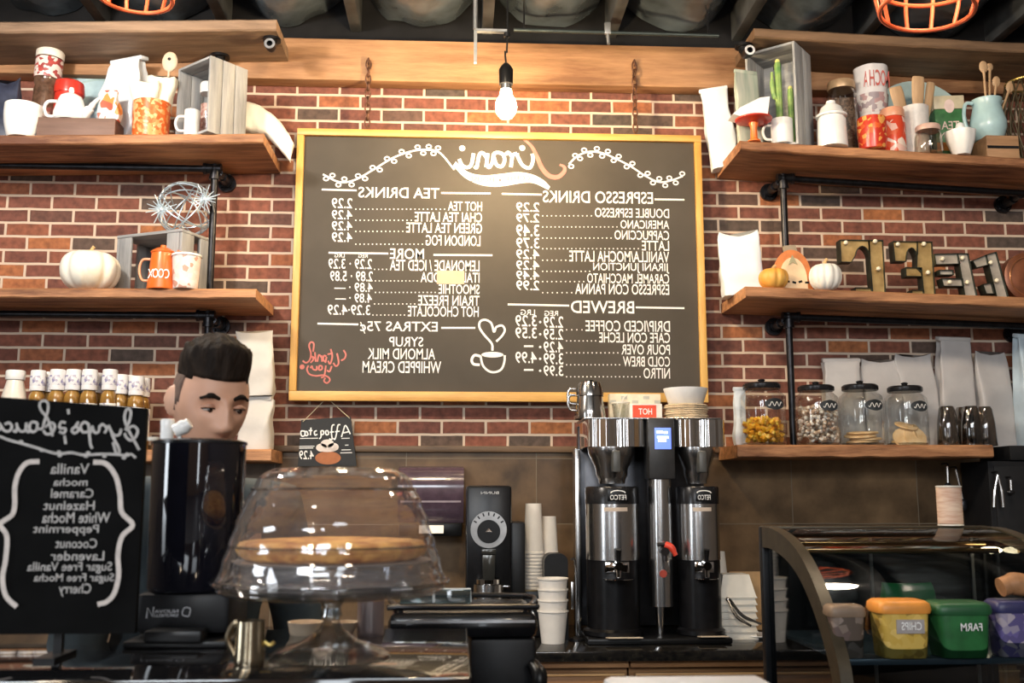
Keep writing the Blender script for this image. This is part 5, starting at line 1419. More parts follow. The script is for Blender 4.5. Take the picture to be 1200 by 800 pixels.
# small clear cups of stirrers
p = Vector((onY(729, 480, Y).x, Y + .04, zT))
t = thing('glass_cup', 'short clear cup beside the milk pitchers on the brewer', 'cup', p)
b = B(); b.lathe([(0, 0), (.030, 0), (.040, .075), (.038, .075), (.028, .004), (0, .004)], 28); b.build('cup_glass', m_glass, t)
b = B(); b.lathe([(.0385, .070), (.042, .072), (.042, .078), (.0385, .078)], 28); b.build('rim', m_cream, t)
b = B(); b.tube([(0, 0, 0), (.012, -.004, .055), (.022, -.006, .090), (.040, -.006, .104)], .0032, 8, sm=3)
tag(b.build('drinking_straw', m_cream, None, p + Vector((-.008, 0, .008))), 'bent cream straw standing in the clear cup', 'straw')
# red box with white letters on a checked box
p = Vector((onY(757, 480, Y).x, Y + .03, zT)); hb = onY(757, 473, Y).z - zT; w_ = 38 * kx
t = thing('tea_box', 'small red and white carton with white letters on the brewer', 'box', p)
b = B(); b.box((0, 0, hb / 2), (w_, .07, hb), bevel=.002); b.build('carton', M('white_carton', (.80, .76, .70), .6), t)
b = B(); b.box((-.008, -.0355, hb * .48), (w_ * .74, .002, hb * .86)); b.build('red_panel', M('red_print', (.80, .08, .03), .5), t)
b = B(); b.text('HOT', w_ * .18, -w_ * .24, hb * .70, hb * .30, -.0372, .001); b.build('white_lettering', m_chalk, t, smooth=False, fixn=False)
p2 = Vector((onY(748, 480, Y).x, Y + .10, zT)); h2 = onY(748, 462, Y + .1).z - zT
t = thing('checked_carton', 'pale checked carton standing behind the red carton', 'box', p2)
b = B(); b.box((0, 0, h2 / 2), (62 * kx, .05, h2), bevel=.002); b.build('carton', M('cream_carton', (.78, .70, .55), .6), t)
b = B()
for i in range(5): b.box((-.10 + .05 * i, -.0257, h2 * (.86 if i % 2 else .70)), (.028, .0012, h2 * .12))
b.build('check_print', M('grey_check', (.50, .50, .44), .6), t)
# coffee filters
pf = Vector((onY(805, 480, Y).x, Y + .02, zT)); zf = onY(805, 474, Y).z - zT; r = 26 * kx
b = B()
for i in range(7):
    z = zf * i / 7
    b.lathe([(0, z + .001), (r * .92, z + .001), (r * 1.0, z + zf / 7 * .5), (r * .93, z + zf / 7), (0, z + zf / 7)], 40, (.004 * math.sin(i * 2.1), 0, 0))
tag(b.build('folded_cloths', M('tan_cloth', (.72, .60, .44), .85, var=.12, scale=40, bump=.4), None, pf), 'pile of folded tan cloths on the right of the brewer', 'cloths', kind='stuff')
b = B(); h3 = onY(805, 456, Y).z - zT - zf
for k in range(3):
    rr = r * (.98 + .015 * k)
    b.lathe([(0, .004 + .004 * k), (rr * .80, .003 + .004 * k), (rr * 1.0, h3 * .93 + .004 * k), (rr * .985, h3 * .93 + .004 * k), (rr * .78, .006 + .004 * k)], 96, rib=lambda a, q_, z: 1 + .012 * math.cos(36 * a) * min(1, z / h3))
tag(b.build('coffee_filters', M('filter_paper', (.90, .89, .87), .8, var=.03), None, pf + Vector((0, 0, zf + .001)), ang=80), 'stack of fluted white paper coffee filters on the folded cloths', 'coffee filters', kind='stuff')

# ---- coffee grinder
Y = -.52; kx = mpp(Y)
p = onC(580, Y); zt = onY(575, 569, Y).z - ZC
gr = thing('coffee_grinder', 'black upright coffee grinder with a round silver dial on the back counter', 'coffee grinder', Vector((p.x, Y, ZC + .001)))
gx = lambda px: onY(px, 640, Y).x - p.x
gz = lambda py: onY(580, py, Y).z - ZC
w0, w1 = gx(546), gx(599)
b = B(); b.box(((w0 + w1) / 2, .08, zt / 2 + .02), (w1 - w0, .24, zt - .04), bevel=.012); hb_ = b.build('housing', M('black_enamel', (.007, .007, .008), .28, var=.25, spec=.3), gr)
b = B(); b.box(((w0 + w1) / 2 + .005, .02, .02), (w1 - w0 + .04, .38, .04), bevel=.008); b.build('base', m_black, gr)
b = B(); b.box((gx(606), .10, gz(612) / 2), (gx(616) - gx(597), .20, gz(612)), bevel=.006); b.build('side_housing', m_black, gr)
cz = gz(620); cxg = gx(572); rd = 20.5 * kx
b = B(); b.cyl((cxg, -.075, cz), (cxg, -.035, cz), rd, seg=40); dial = b.build('dial_ring', M('satin_dial', (.42, .41, .40), .3, .9), gr)
b = B(); b.cyl((cxg, -.082, cz - rd * .1), (cxg, -.0755, cz - rd * .1), rd * .64, seg=36); b.build('dial_knob', m_black, dial)
b = B()
for i in range(7):
    a = R(30 + 20 * i); b.box((cxg + rd * .86 * math.cos(a), -.0758, cz + rd * .86 * math.sin(a)), (.006, .001, .014), (0, -a + PI / 2, 0))
b.build('dial_marks', m_black, dial)
b = B(); b.prism([(cxg - .014, cz - rd * .12), (cxg + .014, cz - rd * .12), (cxg, cz + rd * .08)], -.084, -.0821); b.build('pointer', m_chrome, dial)
b = B(); b.text('BUNN', gx(584), gx(563), gz(576), gz(579), -.0413, .0006); b.build('lettering', M('grey_lettering', (.5, .5, .5), .5), gr, smooth=False, fixn=False)
b = B(); b.box((cxg, -.085, gz(645)), (.060, .07, .02), bevel=.003); b.box((cxg, -.09, gz(662)), (.050, .05, gz(648) - gz(676)), bevel=.004, taper=1.1); b.build('chute', M('smoky_chute', (.06, .06, .055), .15, .5), gr)
# steel catch cup on its base
pc_ = Vector((p.x + cxg, Y - .09, ZC + .042))
t = thing('catch_cup', 'polished steel catch cup below the grinder chute', 'cup', pc_)
hc_ = onY(572, 682, Y).z - pc_.z; r = 17 * kx
b = B(); vessel(b, r, r * 1.0, hc_, .003); b.build('body', m_steel, t)
b = B(); b.lathe([(r * .82, hc_), (r * .84, hc_ + .02), (r * .70, hc_ + .024), (r * .70, hc_)], 32); b.build('collar', m_chrome, t)
b = B(); b.box((r * 1.15, 0, hc_ * .95), (r * .5, .02, .008), bevel=.002); b.build('tab', m_steel, t)

# ---- cup stacks
m_cup = M('paper_cup', (.82, .77, .70), .6, var=.03)
def cup_mesh(r0, r1, h):
    b = B(); b.lathe([(r1 * .96, .004), (r1, 0), (r1 * 1.06, .003), (r1 * 1.06, .010), (r1, .012), (r0 * 1.0, h), (r0 * .94, h), (r0 * .90, h - .010), (0, h - .010)], 28)
    return b
def cup_stack(place, px, Y, py0, py1, r0, r1, h, n, group, zb=None, mat=None):
    base = onC(px, Y); base.z = ZC if zb is None else zb
    zt_ = onY(px, py0, Y).z
    step = (zt_ - base.z - h) / max(1, n - 1)
    first = None
    for i in range(n):                                  # from the bottom up
        k = n - 1 - i
        lab = ('upturned white paper cup on top of %s' % place) if k == 0 else ('%s white paper cup from the top of %s' % (ORD[k], place))
        pos = Vector((base.x, Y, base.z + .0005 + step * i))
        if first is None:
            first = cup_mesh(r0, r1, h).build('paper_cup', mat or m_cup, None, pos); tag(first, lab, 'paper cup', group)
        else:
            c = first.copy(); C.objects.link(c); c.location = pos; c['label'] = lab
kx = mpp(-.40)
# small carton the tall stacks stand on
pk = onC(624, -.36); zk = onY(624, 690, -.36).z
t = thing('cup_carton', 'low black box under the tall paper cup stacks', 'box', (onC(632, -.36).x, -.36, ZC + .001))
b = B(); b.box((0, .01, (zk - ZC) / 2), (46 * kx, .20, zk - ZC - .002), bevel=.004); b.build('box_body', m_black, t)
b = B(); b.box((-.01, -.09, zk - ZC + .001), (30 * kx, .012, .004)); b.build('pale_edge', M('gold_edge', (.30, .22, .10), .4), t)
cup_stack('the tall cup stack right of the grinder', 625.5, -.38, 590, 690, 9.2 * kx, 11.5 * kx, 58 * kx, 11, 'cups in the tall stack', zk)
cup_stack('the shorter cup stack behind the tall one', 644, -.31, 605, 660, 8.2 * kx, 10.5 * kx, 44 * kx, 6, 'cups in the shorter stack', zk)
# wide cups, right way up, in the front
def cup_up(r0, r1, h):
    b = B(); b.lathe([(0, .006), (r0 * .92, .006), (r0 * .94, 0), (r0, 0), (r1 * .98, h - .008), (r1 * 1.05, h - .005), (r1 * 1.05, h), (r1 * .96, h), (r0 * .93, .010), (0, .010)], 32); return b
kq = mpp(-.62); zc_b = ZC
base = onC(648, -.62); tot = onY(648, 677, -.62).z - ZC
hcup = 36 * kq; n = 4; step = (tot - hcup) / (n - 1)
first = None
for i in range(n):
    lab = ['bottom paper cup of the wide stack in front of the black napkin box', 'second paper cup up in the wide stack before the napkin box', 'third paper cup up in the wide stack before the napkin box', 'topmost paper cup of the wide stack before the napkin box'][i]
    pos = Vector((base.x, -.62, ZC + .0005 + step * i))
    if first is None: first = cup_up(13.2 * kq, 17.2 * kq, hcup).build('paper_cup', m_cup, None, pos); tag(first, lab, 'paper cup', 'cups in the wide stack')
    else:
        c = first.copy(); C.objects.link(c); c.location = pos; c['label'] = lab
# black rounded napkin holder behind
p = onC(651, -.48); hh = onY(651, 648, -.48).z - ZC; w_ = 27 * mpp(-.48)
t = thing('napkin_holder', 'black rounded dispenser standing behind the wide cup stack', 'dispenser', (p.x, -.48, ZC + .001))
b = B(); rr = w_ * .35
b.prism([(-w_ / 2, 0), (w_ / 2, 0)] + [(w_ / 2 - rr + rr * math.cos(R(a)), hh - rr + rr * math.sin(R(a))) for a in range(0, 91, 15)] + [(-w_ / 2 + rr + rr * math.cos(R(a)), hh - rr + rr * math.sin(R(a))) for a in range(90, 181, 15)], -.05, .06)
b.build('dispenser_body', m_black, t)
b = B(); b.box((0, -.052, hh * .35), (w_ * .7, .004, hh * .3), bevel=.001); b.build('front_plate', M('dark_steel', (.06, .06, .065), .3, .8), t)
# thin steel stand beside the brewer
p = onC(672, -.55)
t = thing('steel_stand', 'thin bent steel rod stand left of the brewer', 'stand', (p.x, -.55, ZC + .001))
zz = onY(672, 655, -.55).z - ZC
b = B(); b.tube([(-.008, -.02, zz), (.010, 0, zz - .012), (.012, 0, zz * .5), (.012, 0, .02)], .005, 8, sm=4); b.build('rod', m_steel, t)
b = B(); b.lathe([(0, 0), (.03, 0), (.03, .006), (.008, .016), (0, .018)], 24, (.012, 0, 0)); b.build('foot', M('dark_steel', (.06, .06, .065), .3, .8), t)
b = B(); b.box((-.004, -.012, zz * .55), (.012, .006, zz * .34), bevel=.002); b.build('clip', m_steel, t)

# ---- right of the brewer: nested takeaway boxes, tongs, plates
kx = mpp(-.50)
p = onC(861, -.50)
tops = onY(861, 672, -.50).z; n = 7
hb_ = 26 * kx; step = (tops - ZC - hb_) / (n - 1); first = None
for i in range(n):
    pos = Vector((p.x, -.50, ZC + .0005 + step * i)); k = n - 1 - i
    lab = 'white takeaway box upside down on top of its pile' if k == 0 else '%s white takeaway box from the top of the pile' % ORD[k]
    if first is None:
        b = B(); w0, w1, d0, d1 = 42 * kx, 30 * kx, .15, .11
        r_ = lambda w, d, z: [(-w / 2, -d / 2, z), (w / 2, -d / 2, z), (w / 2, d / 2, z), (-w / 2, d / 2, z)]
        b.loft([r_(w0 - .008, d0 - .008, .003), r_(w0 + .006, d0 + .006, 0), r_(w0 + .006, d0 + .006, .006), r_(w0, d0, .007), r_(w1, d1, hb_), ], cap=False)
        vv = [v for v in b.bm.verts if v.co.z > hb_ - 1e-5]; b.bm.faces.new(vv)
        first = b.build('takeaway_box', M('white_card', (.84, .79, .69), .6, var=.03), None, pos, ang=25); tag(first, lab, 'takeaway box', 'pile of takeaway boxes')
    else:
        c = first.copy(); C.objects.link(c); c.location = pos; c['label'] = lab
cup_stack('the small stack behind the takeaway boxes', 845, -.40, 646, 720, 7 * kx, 9.5 * kx, 34 * kx, 6, 'cups behind the takeaway boxes')
p = onC(884, -.42); 
t = thing('paper_tray', 'tan paper tray leaning beside the takeaway boxes', 'tray', (p.x + .02, -.30, ZC + .001), (R(-10), 0, 0))
b = B(); b.box((0, 0, .13), (.16, .012, .26), bevel=.004); b.build('tray_face', M('tan_card', (.60, .36, .16), .6, var=.1), t)
b = B(); b.box((0, -.012, .01), (.16, .02, .016), bevel=.003); b.build('tray_lip', M('tan_card', (.60, .36, .16), .6), t)
p = onC(893, -.56)
t = thing('plate', 'small white plate at the right end of the worktop', 'plate', (p.x, -.52, ZC + .001))
b = B(); b.lathe([(0, 0), (.045, 0), (.075, .012), (.074, .015), (.044, .004), (0, .004)], 32); b.build('dish', m_white, t)
b = B(); b.lathe([(.043, .0045), (.046, .006), (.048, .0062)], 32); b.build('inner_ring', m_cream, t)
t = thing('tongs', 'black and steel serving tongs leaning on the takeaway boxes', 'tongs', Vector((onC(878, -.68).x, -.66, ZC + .001)))
o_ = Vector(t.location)
for dx, nm in ((0, 0), (.02, 1)):
    a = onY(853 + nm * 2, 702, -.60) - o_; c_ = onY(880 + nm * 12, 733 - nm * 2, -.70) - o_
    m_ = (a + c_) / 2 + Vector((-.012, 0, -.016))
    b = B(); b.tube([a, m_, (c_.x, c_.y, max(.006, c_.z))], [.006, .007, .005], 8, sm=5); b.build('arm', M('black_steel', (.03, .03, .032), .2, .7), t)
b = B(); b.sph(onY(853, 702, -.60) - o_, .010, 10); b.build('hinge', m_steel, t)
# ---- paper towel dispenser on the tiles
Y = -.13; kx = mpp(Y)
p0, p1 = onY(468, 546, Y), onY(543, 612, Y)
t = thing('towel_dispenser', 'smoky purple paper towel dispenser fixed on the tiles behind the glass dome', 'paper towel dispenser', ((p0.x + p1.x) / 2, -.021, p1.z))
W_, Hh = p1.x - p0.x, p0.z - p1.z
b = B(); rr = .035
b.loft([[(x, -d, z) for d, z in ((0, 0), (.16, 0), (.20, Hh * .25), (.21, Hh * .6), (.20, Hh * .82), (.16, Hh * .96), (.10, Hh), (0, Hh))] for x in (-W_ / 2, W_ / 2)])
b.build('cover', M('smoky_purple_plastic', (.085, .055, .075), .18, var=.15, coat=.5), t)
b = B(); b.box((0, -.09, -.03), (W_ * .96, .16, .06), bevel=.006); b.build('lower_housing', m_black, t)
b = B(); b.box((0, -.201, Hh * .38), (W_ * .92, .006, .012)); b.build('cover_seam', M('pale_seam', (.30, .24, .27), .3), t)
b = B(); b.loft([[(x, -.20 - .03 * k + .006 * math.sin(x * 40), -.01 - .035 * k) for x in (-.05, -.02, .02, .06)] + [(x, -.198 - .03 * k + .006 * math.sin(x * 40), -.01 - .035 * k) for x in (.06, .02, -.02, -.05)] for k in (0, .5, 1)]); b.build('paper_end', m_white, t)

# ---- Affogato sign hanging below the board
Y = -.055
c0, c1, c2, c3 = onY(353, 492, Y), onY(411, 488, Y), onY(418, 545, Y), onY(349, 546, Y)
t = thing('hanging_sign', 'small black sign with a drawn dessert glass hanging below the menu board', 'sign', ((c0.x + c1.x) / 2, Y, c2.z))
O = Vector(t.location); f = lambda px, py, dy=0: onY(px, py, Y + dy) - O
b = B(); b.prism([(q_.x, q_.z) for q_ in (f(353, 492), f(411, 488), f(418, 546), f(349, 546))], 0, .008); b.build('sign_panel', M('black_sign_board', (.014, .014, .014), .6), t)
b = B(); tp_ = f(383, 466, -.01)
b.tube([f(355, 494, -.004), tp_, f(410, 490, -.004)], .0022, 6); b.build('string', M('cream_string', (.55, .46, .30), .9), t)
b = B(); k_ = mpp(Y)
g = lambda x, y: f(330 + x / 7.27, 450 + y / 7.27, -.002)
for st in ([(585, 425), (545, 350), (525, 400), (510, 450)], [(570, 405), (525, 415)], [(500, 345), (480, 350), (470, 410), (455, 470), (440, 460)], [(495, 400), (455, 405)], [(450, 345), (430, 355), (425, 420), (430, 470), (405, 465)], [(445, 405), (410, 410)],
           [(395, 395), (375, 400), (380, 430), (400, 425), (395, 395)], [(355, 395), (335, 400), (340, 430), (360, 420), (355, 395)], [(335, 400), (335, 450), (320, 465)], [(300, 395), (280, 405), (285, 435), (305, 425)], [(250, 370), (245, 435)], [(262, 395), (230, 395)],
           [(215, 400), (200, 410), (205, 438), (225, 430), (215, 400)], [(200, 400), (165, 400), (170, 440), (195, 438), (200, 405)]):
    b.ribbon([g(*q_) for q_ in st], 1.5 * k_, 3)
for y, x0, x1 in ((462, 155, 310), (462, 510, 580), (530, 150, 280), (545, 150, 270), (520, 540, 570), (560, 510, 590), (585, 500, 600)):
    b.ribbon([g(x0, y), g(x1, y - 2)], .9 * k_, 0)
b.text('4.29', g(275, 600).x, g(150, 600).x, g(200, 565).z, g(200, 640).z, g(200, 600).y, .001)
b.build('lettering', m_chalk, t, smooth=False, fixn=False)
b = B(); b.disc(g(395, 628), 107 / 7.27 * k_, 55 / 7.27 * k_, 28); b.build('glass_drawing', M('caramel_paint', (.42, .14, .045), .6), t, smooth=False, fixn=False)
b = B(); 
for x, y, rx, rz in ((390, 545, 92, 32), (340, 540, 46, 34), (440, 535, 46, 34), (390, 505, 55, 34)): b.disc(g(x, y) + Vector((0, -.0006, 0)), rx / 7.27 * k_, rz / 7.27 * k_, 20)
b.build('cream_drawing', M('cream_paint', (.80, .70, .64), .8), t, smooth=False, fixn=False)

# ---- hanging tools and dark cabinet at the right
Y = -.10
def tool(name, label, cat, px0, py0, px1, py1, kind, Y=-.10):
    a = onY(px0, py0, Y); c_ = onY(px1, py1, Y)
    t = thing(name, label, cat, a)
    d = c_ - a
    b = B(); b.tube([(0, .055, .012), (0, .0, .012), (0, -.008, 0)], .004, 8, sm=3); b.build('hook', m_iron, t)
    if kind == 'tongs':
        for s_ in (-1, 1): b = B(); b.tube([(0, 0, 0), d * .5 + Vector((s_ * .016, 0, 0)), d + Vector((s_ * .022, 0, 0))], [.006, .009, .008], 8, sm=3); b.build('arm', m_steel, t)
    else:
        b = B(); b.tube([(0, 0, 0), d * .75], .007, 8); b.build('tool_handle', m_steel, t)
        b = B(); b.sph(d * .9, (.018, .008, abs(d.z) * .16), 14); b.build('tool_bowl', M('dark_steel', (.06, .06, .065), .3, .8), t)
tool('ladle', 'steel serving spoon hanging slanted under the right shelf', 'spoon', 1120, 550, 1131, 596, 'spoon')
tool('tongs', 'steel tongs hanging open under the right shelf', 'tongs', 1169, 556, 1170, 594, 'tongs', -.350)
tool('whisk', 'short steel utensil hanging rightmost beside the tongs', 'utensil', 1184, 562, 1185, 578, 'spoon', -.345)
tool('ladle', 'thin steel utensil hanging above the spool of twine', 'utensil', 1110, 546, 1111, 572, 'spoon')
a = onY(1166, 484, -.20); 
cabx0 = a.x; cabz = a.z
t = thing('tall_cabinet', 'tall black cabinet closing off the right end of the low shelf', 'cabinet', ((cabx0 + 3.2) / 2, -.17, 0))
w_ = 3.2 - cabx0
zlo = RL.z(cabx0) - RL.thick - .012; xl2 = onY(1160, 560, -.31).x - (cabx0 + 3.2) / 2
b = B(); b.box((0, 0, (RL.z(cabx0) + zlo) / 2), (w_, .28, RL.z(cabx0) - .002 - zlo), bevel=.004); b.build('top_box', M('black_cabinet', (.008, .008, .009), .55, spec=.2), t)
b = B(); b.box(((xl2 + w_ / 2) / 2, 0, (zlo + ZC) / 2), (w_ / 2 - xl2, .26, zlo - ZC - .004), bevel=.004); b.build('body', M('black_cabinet', (.008, .008, .009), .55, spec=.2), t)
b = B(); b.box(((xl2 + w_ / 2) / 2, -.134, (zlo + ZC) / 2), (w_ / 2 - xl2 - .05, .007, zlo - ZC - .05), bevel=.002); b.build('door_panel', M('black_cabinet_door', (.012, .012, .013), .45, spec=.2), t)
# ============================================================ FRONT BAR
ZB = 1.21
def onB(px, Yv):
    lo, hi = 300, 2400
    for _ in range(40):
        mid = (lo + hi) / 2
        if onY(px, mid, Yv).z > ZB: lo = mid
        else: hi = mid
    return onY(px, lo, Yv)
bn, bf = D(1.42), D(1.93)
xr_ = onB(549, D(1.75)).x; xl_ = -1.9
m_gloss = M('polished_black_stone', (.008, .008, .009), .05, var=.3, scale=40, spec=.9)
b = B(); b.box(((xl_ + xr_) / 2, (bn + bf) / 2, ZB - .015), (xr_ - xl_, bf - bn, .03), bevel=.003)
bar = thing('bar_counter', 'black bar with a polished stone top under the cake stand and chalk sign', 'bar counter', (0, 0, 0))
b.build('stone_top', m_gloss, bar)
b = B(); b.box(((xl_ + xr_) / 2, (bn + bf) / 2 + .03, (ZB - .03) / 2), (xr_ - xl_ - .02, bf - bn - .10, ZB - .032)); b.build('bar_base', m_dark, bar)

# ---- glass cake stand, dome and cake
Y = D(1.60); k = mpp(Y)
p = onB(387, Y)
zz = lambda py: onY(387, py, Y).z - ZB
t = thing('cake_stand', 'clear glass footed cake stand on the polished black bar', 'cake stand', p)
m_stand = thin_glass('stand_glass', (.96, .96, .95), .10, .75, .04)
zp = zz(692)
b = B(); b.lathe([(0, .002), (66 * k, .002), (67 * k, .006), (60 * k, .012), (30 * k, .026), (13 * k, .042), (9 * k, .055)], 56); b.build('foot', m_stand, t)
b = B(); b.lathe([(9 * k, .055), (10.5 * k, .07), (12 * k, zp * .62), (10 * k, zp * .75), (18 * k, zp - .006)], 36); b.build('stem', thin_glass('stem_glass', (.80, .84, .86), .22, .85, .05), t)
rp_ = 128 * k
b = B(); b.lathe([(0, zp - .004), (rp_ * .7, zp - .004), (rp_ * .95, zp - .002), (rp_, zp + .004), (rp_ * .98, zp + .010), (rp_ * .95, zp + .003), (rp_ * .7, zp + .002), (0, zp + .002)], 64); b.build('plate', m_stand, t)
# dome
zd = ZB + zp + .0105
prof_px = [(131, 690), (129, 683), (125, 668), (117, 640), (108, 610), (99, 586), (92, 572), (85, 560), (79, 554), (70, 549.5)]
prof = [(x * k, zz(y) + ZB - zd) for x, y in prof_px]
prof[0] = (prof[0][0], 0.0)
t = thing('cake_dome', 'clear flared glass dome covering the cake', 'glass dome', (p.x, Y, zd))
m_dome = thin_glass('dome_glass', (.97, .96, .96), .07, .80, .05, .03, (.80, .72, .72), ripple=.12)
pr = []
for (r0, z0), (r1, z1) in zip(prof, prof[1:]):
    for j in range(4):
        u = j / 4; rr = r0 + (r1 - r0) * u; z = z0 + (z1 - z0) * u
        pr.append((rr + .0012 * math.sin(z * 210), z))
pr.append(prof[-1]); pr.append((prof[-1][0] * .5, prof[-1][1] + .002)); pr.append((0, prof[-1][1] + .0025))
b = B(); b.lathe(pr, 72); b.build('dome_shell', m_dome, t, ang=60, fixn=False)
b = B(); r0 = prof[0][0]; b.tube([(r0 * math.cos(2 * PI * i / 72), r0 * math.sin(2 * PI * i / 72), .004) for i in range(72)], .0035, 8, closed=True); b.build('rolled_rim', thin_glass('rim_glass', (.9, .9, .9), .3, .9, .05), t)
for (xx, yy) in ((93, 573), (116, 638)):
    rr = xx * k * .995; zr_ = zz(yy) + ZB - zd
    b = B(); b.tube([(rr * math.cos(2 * PI * i / 72), rr * math.sin(2 * PI * i / 72), zr_) for i in range(72)], .0022, 6, closed=True); b.build('moulded_ring', thin_glass('rim_glass', (.9, .9, .9), .3, .9, .05), t)
# inner pedestal plate and the cake on it
zpl = zz(668); zck0, zck1 = zz(655), zz(634)
base_z = ZB + zp + .0025
t = thing('inner_stand', 'white plate on a low clear pedestal lifting the cake inside the dome', 'plate', (p.x, Y, base_z))
b = B(); b.lathe([(0, 0), (96 * k, 0), (100 * k, .004), (100 * k, zck0 - zp - .008)], 48); b.build('pedestal', thin_glass('pedestal_glass', (.84, .87, .92), .16, .7, .06, .10, (.62, .66, .72), ripple=.15), t)
b = B(); b.lathe([(0, zck0 - zp - .007), (108 * k, zck0 - zp - .007), (112 * k, zck0 - zp - .003), (0, zck0 - zp - .002)], 48); b.build('plate_rim', M('glass_grey_plate', (.50, .46, .43), .2), t)
b = B(); hc = zck1 - zck0
b.lathe([(0, 0), (96 * k, 0), (104 * k, hc * .25), (106 * k, hc * .6), (100 * k, hc), (60 * k, hc * 1.12), (0, hc * 1.1)], 64, rib=lambda a, r, z: 1 + .02 * math.sin(23 * a) + .015 * math.sin(41 * a + z * 90))
tag(b.build('cake', M('golden_crumble_cake', (.42, .14, .03), .6, col2=(.86, .48, .13), scale=30, bump=1.0), None, (p.x, Y, base_z + zck0 - zp - .0015), ang=80), 'golden brown crumble cake under the glass dome', 'cake')
b = B(); b.lathe([(0, 0), (.018, 0), (.020, .006), (0, .008)], 20)
# ---- white cups and tumbler behind the foot
Yc = D(1.86); kc = mpp(Yc)
def bar_cup(label, px, py, w, Yv, mat, taper=1.25, name='cup', hnd=False):
    q = onB(px, Yv); h = onY(px, py, Yv).z - ZB
    t = thing(name, label, 'cup', q)
    b = B(); vessel(b, w / 2 / taper * mpp(Yv), w / 2 * mpp(Yv), h, .003); b.build('body', mat, t)
    if hnd: b = B(); handle(b, w / 2.2 * mpp(Yv), h * .25, h * .8, .014, .0035, 1); b.build('handle', mat, t)
    return q, h
m_warmcup = M('warm_white_cup', (.74, .60, .45), .4)
bar_cup('small cream cup behind the cake stand foot', 358, 728, 40, Yc, m_warmcup, 1.12)
bar_cup('small cream bowl right behind the cake stand stem', 404, 728, 30, D(1.84), m_warmcup, 1.6)
q, h = bar_cup('frosted pinkish plastic tumbler behind the cake stand', 434, 697, 30, D(1.84), thin_glass('frosted_pink', (.80, .74, .76), .2, .5, .3, .40, (.46, .40, .42)), 1.0, 'tumbler')
# steel jug
Yj = D(1.53); q = onB(292, Yj); kj = mpp(Yj); h = onY(292, 727, Yj).z - ZB
t = thing('milk_jug', 'brass toned steel milk jug between the black grinder and the cake stand', 'jug', q)
b = B(); vessel(b, 17 * kj, 16 * kj, h, .002); b.build('body', M('warm_steel', (.52, .44, .31), .22, 1.0), t)
b = B(); b.tube([(-14 * kj, 0, h * .98), (-20 * kj, 0, h * .9), (-25 * kj, 0, h * .6), (-16 * kj, 0, h * .2)], .004, 8, sm=5); b.build('handle', M('warm_steel', (.52, .44, .31), .22, 1.0), t)
b = B(); b.tube([(14 * kj, 0, h * .55), (22 * kj, 0, h * .45), (27 * kj, 0, h * .52)], .003, 8, sm=4); b.build('spoon_rest', M('brass_rim', (.45, .33, .10), .35, .7), t)

# ---- tall black espresso grinder with a dark glass hopper
Yg = D(1.80); kg = mpp(Yg); q = onB(224, Yg)
gz = lambda py: onY(224, py, Yg).z - ZB
t = thing('espresso_grinder', 'tall black grinder with a big dark cylindrical hopper in front of the man', 'grinder', q)
rg = 52 * kg; zb1 = gz(690); zt1 = gz(517)
b = B(); b.box((0, .01, zb1 / 2 + .008), (102 * kg, .15, zb1 - .016), bevel=.012); b.build('grinder_body', M('matte_black_metal', (.008, .008, .009), .42, var=.3, spec=.25), t)
b = B(); b.box((0, -.01, .006), (108 * kg, .19, .012), bevel=.004); b.build('base_plate', m_black, t)
b = B(); b.lathe([(0, zb1), (rg * .94, zb1), (rg, zb1 + .006), (rg, zt1 - .006), (rg * .96, zt1 - .006), (rg * .95, zb1 + .012), (0, zb1 + .012)], 64); b.build('hopper', M('smoked_black_hopper', (.006, .006, .010), .06, coat=1.0), t)
b = B(); b.lathe([(0, zt1 - .0055), (rg * 1.02, zt1 - .0055), (rg * 1.02, zt1 - .001), (rg * .9, zt1 + .002), (0, zt1 + .002)], 64); b.build('hopper_lid', M('black_lid', (.018, .018, .02), .25, .3), t)
b = B(); yq = -.0655 - .0005
xr2 = 8
gx = lambda px: onY(px, 715, Yg - .066).x - q.x
gzz = lambda py: onY(200, py, Yg - .066).z - ZB
b.ribbon([(gx(222), yq, gzz(720)), (gx(223), yq, gzz(713)), (gx(216), yq, gzz(712)), (gx(214), yq, gzz(720)), (gx(221), yq, gzz(722))], .9 * kg, 3, closed=True)
b.text('NUOVA', gx(209), gx(181), gzz(714), gzz(718), yq, .0004); b.text('SIMONELLI', gx(209), gx(181), gzz(719), gzz(722.5), yq, .0003)
b.ribbon([(gx(172), yq, gzz(724)), (gx(173), yq, gzz(712)), (gx(179), yq, gzz(722)), (gx(180), yq, gzz(711))], 1.3 * kg, 0)
b.build('white_lettering', M('dim_white_print', (.5, .5, .52), .6), t, smooth=False, fixn=False)
b = B(); b.box((0, -.095, .02), (60 * kg, .05, .02), bevel=.005); b.build('tray', m_black, t)
# white lidded cup and its small neighbour, on the hopper lid
zl = ZB + zt1 + .0022
q2 = onY(197, 500, Yg)
for px, py, w, yy, ds in ((196, 491, 15, .0, 'white lidded jar standing on the black hopper'), (180, 512, 13, .02, 'small cream saucer lying on the left of the black hopper')):
    x = onY(px, 505, Yg + yy).x; h = max(.006, onY(px, py, Yg + yy).z - zl); r = w / 2 * kg
    t = thing('lidded_pot' if h > .02 else 'small_saucer', ds, 'pot' if h > .02 else 'saucer', (x, Yg + yy, zl))
    b = B(); b.lathe([(0, 0), (r * .95, 0), (r, .002), (r, h * .66), (0, h * .66)], 28); b.build('body', m_white if h > .02 else m_cream, t)
    b = B(); b.lathe([(0, h * .661), (r * 1.04, h * .661), (r * 1.04, h * .9), (r * .9, h), (0, h)], 28); b.build('lid', m_white if h > .02 else m_cream, t)
x = onY(211, 500, Yg - .02).x; t = thing('scoop', 'small white scoop tilted beside the white lidded jar on the hopper', 'scoop', (x, Yg - .02, zl))
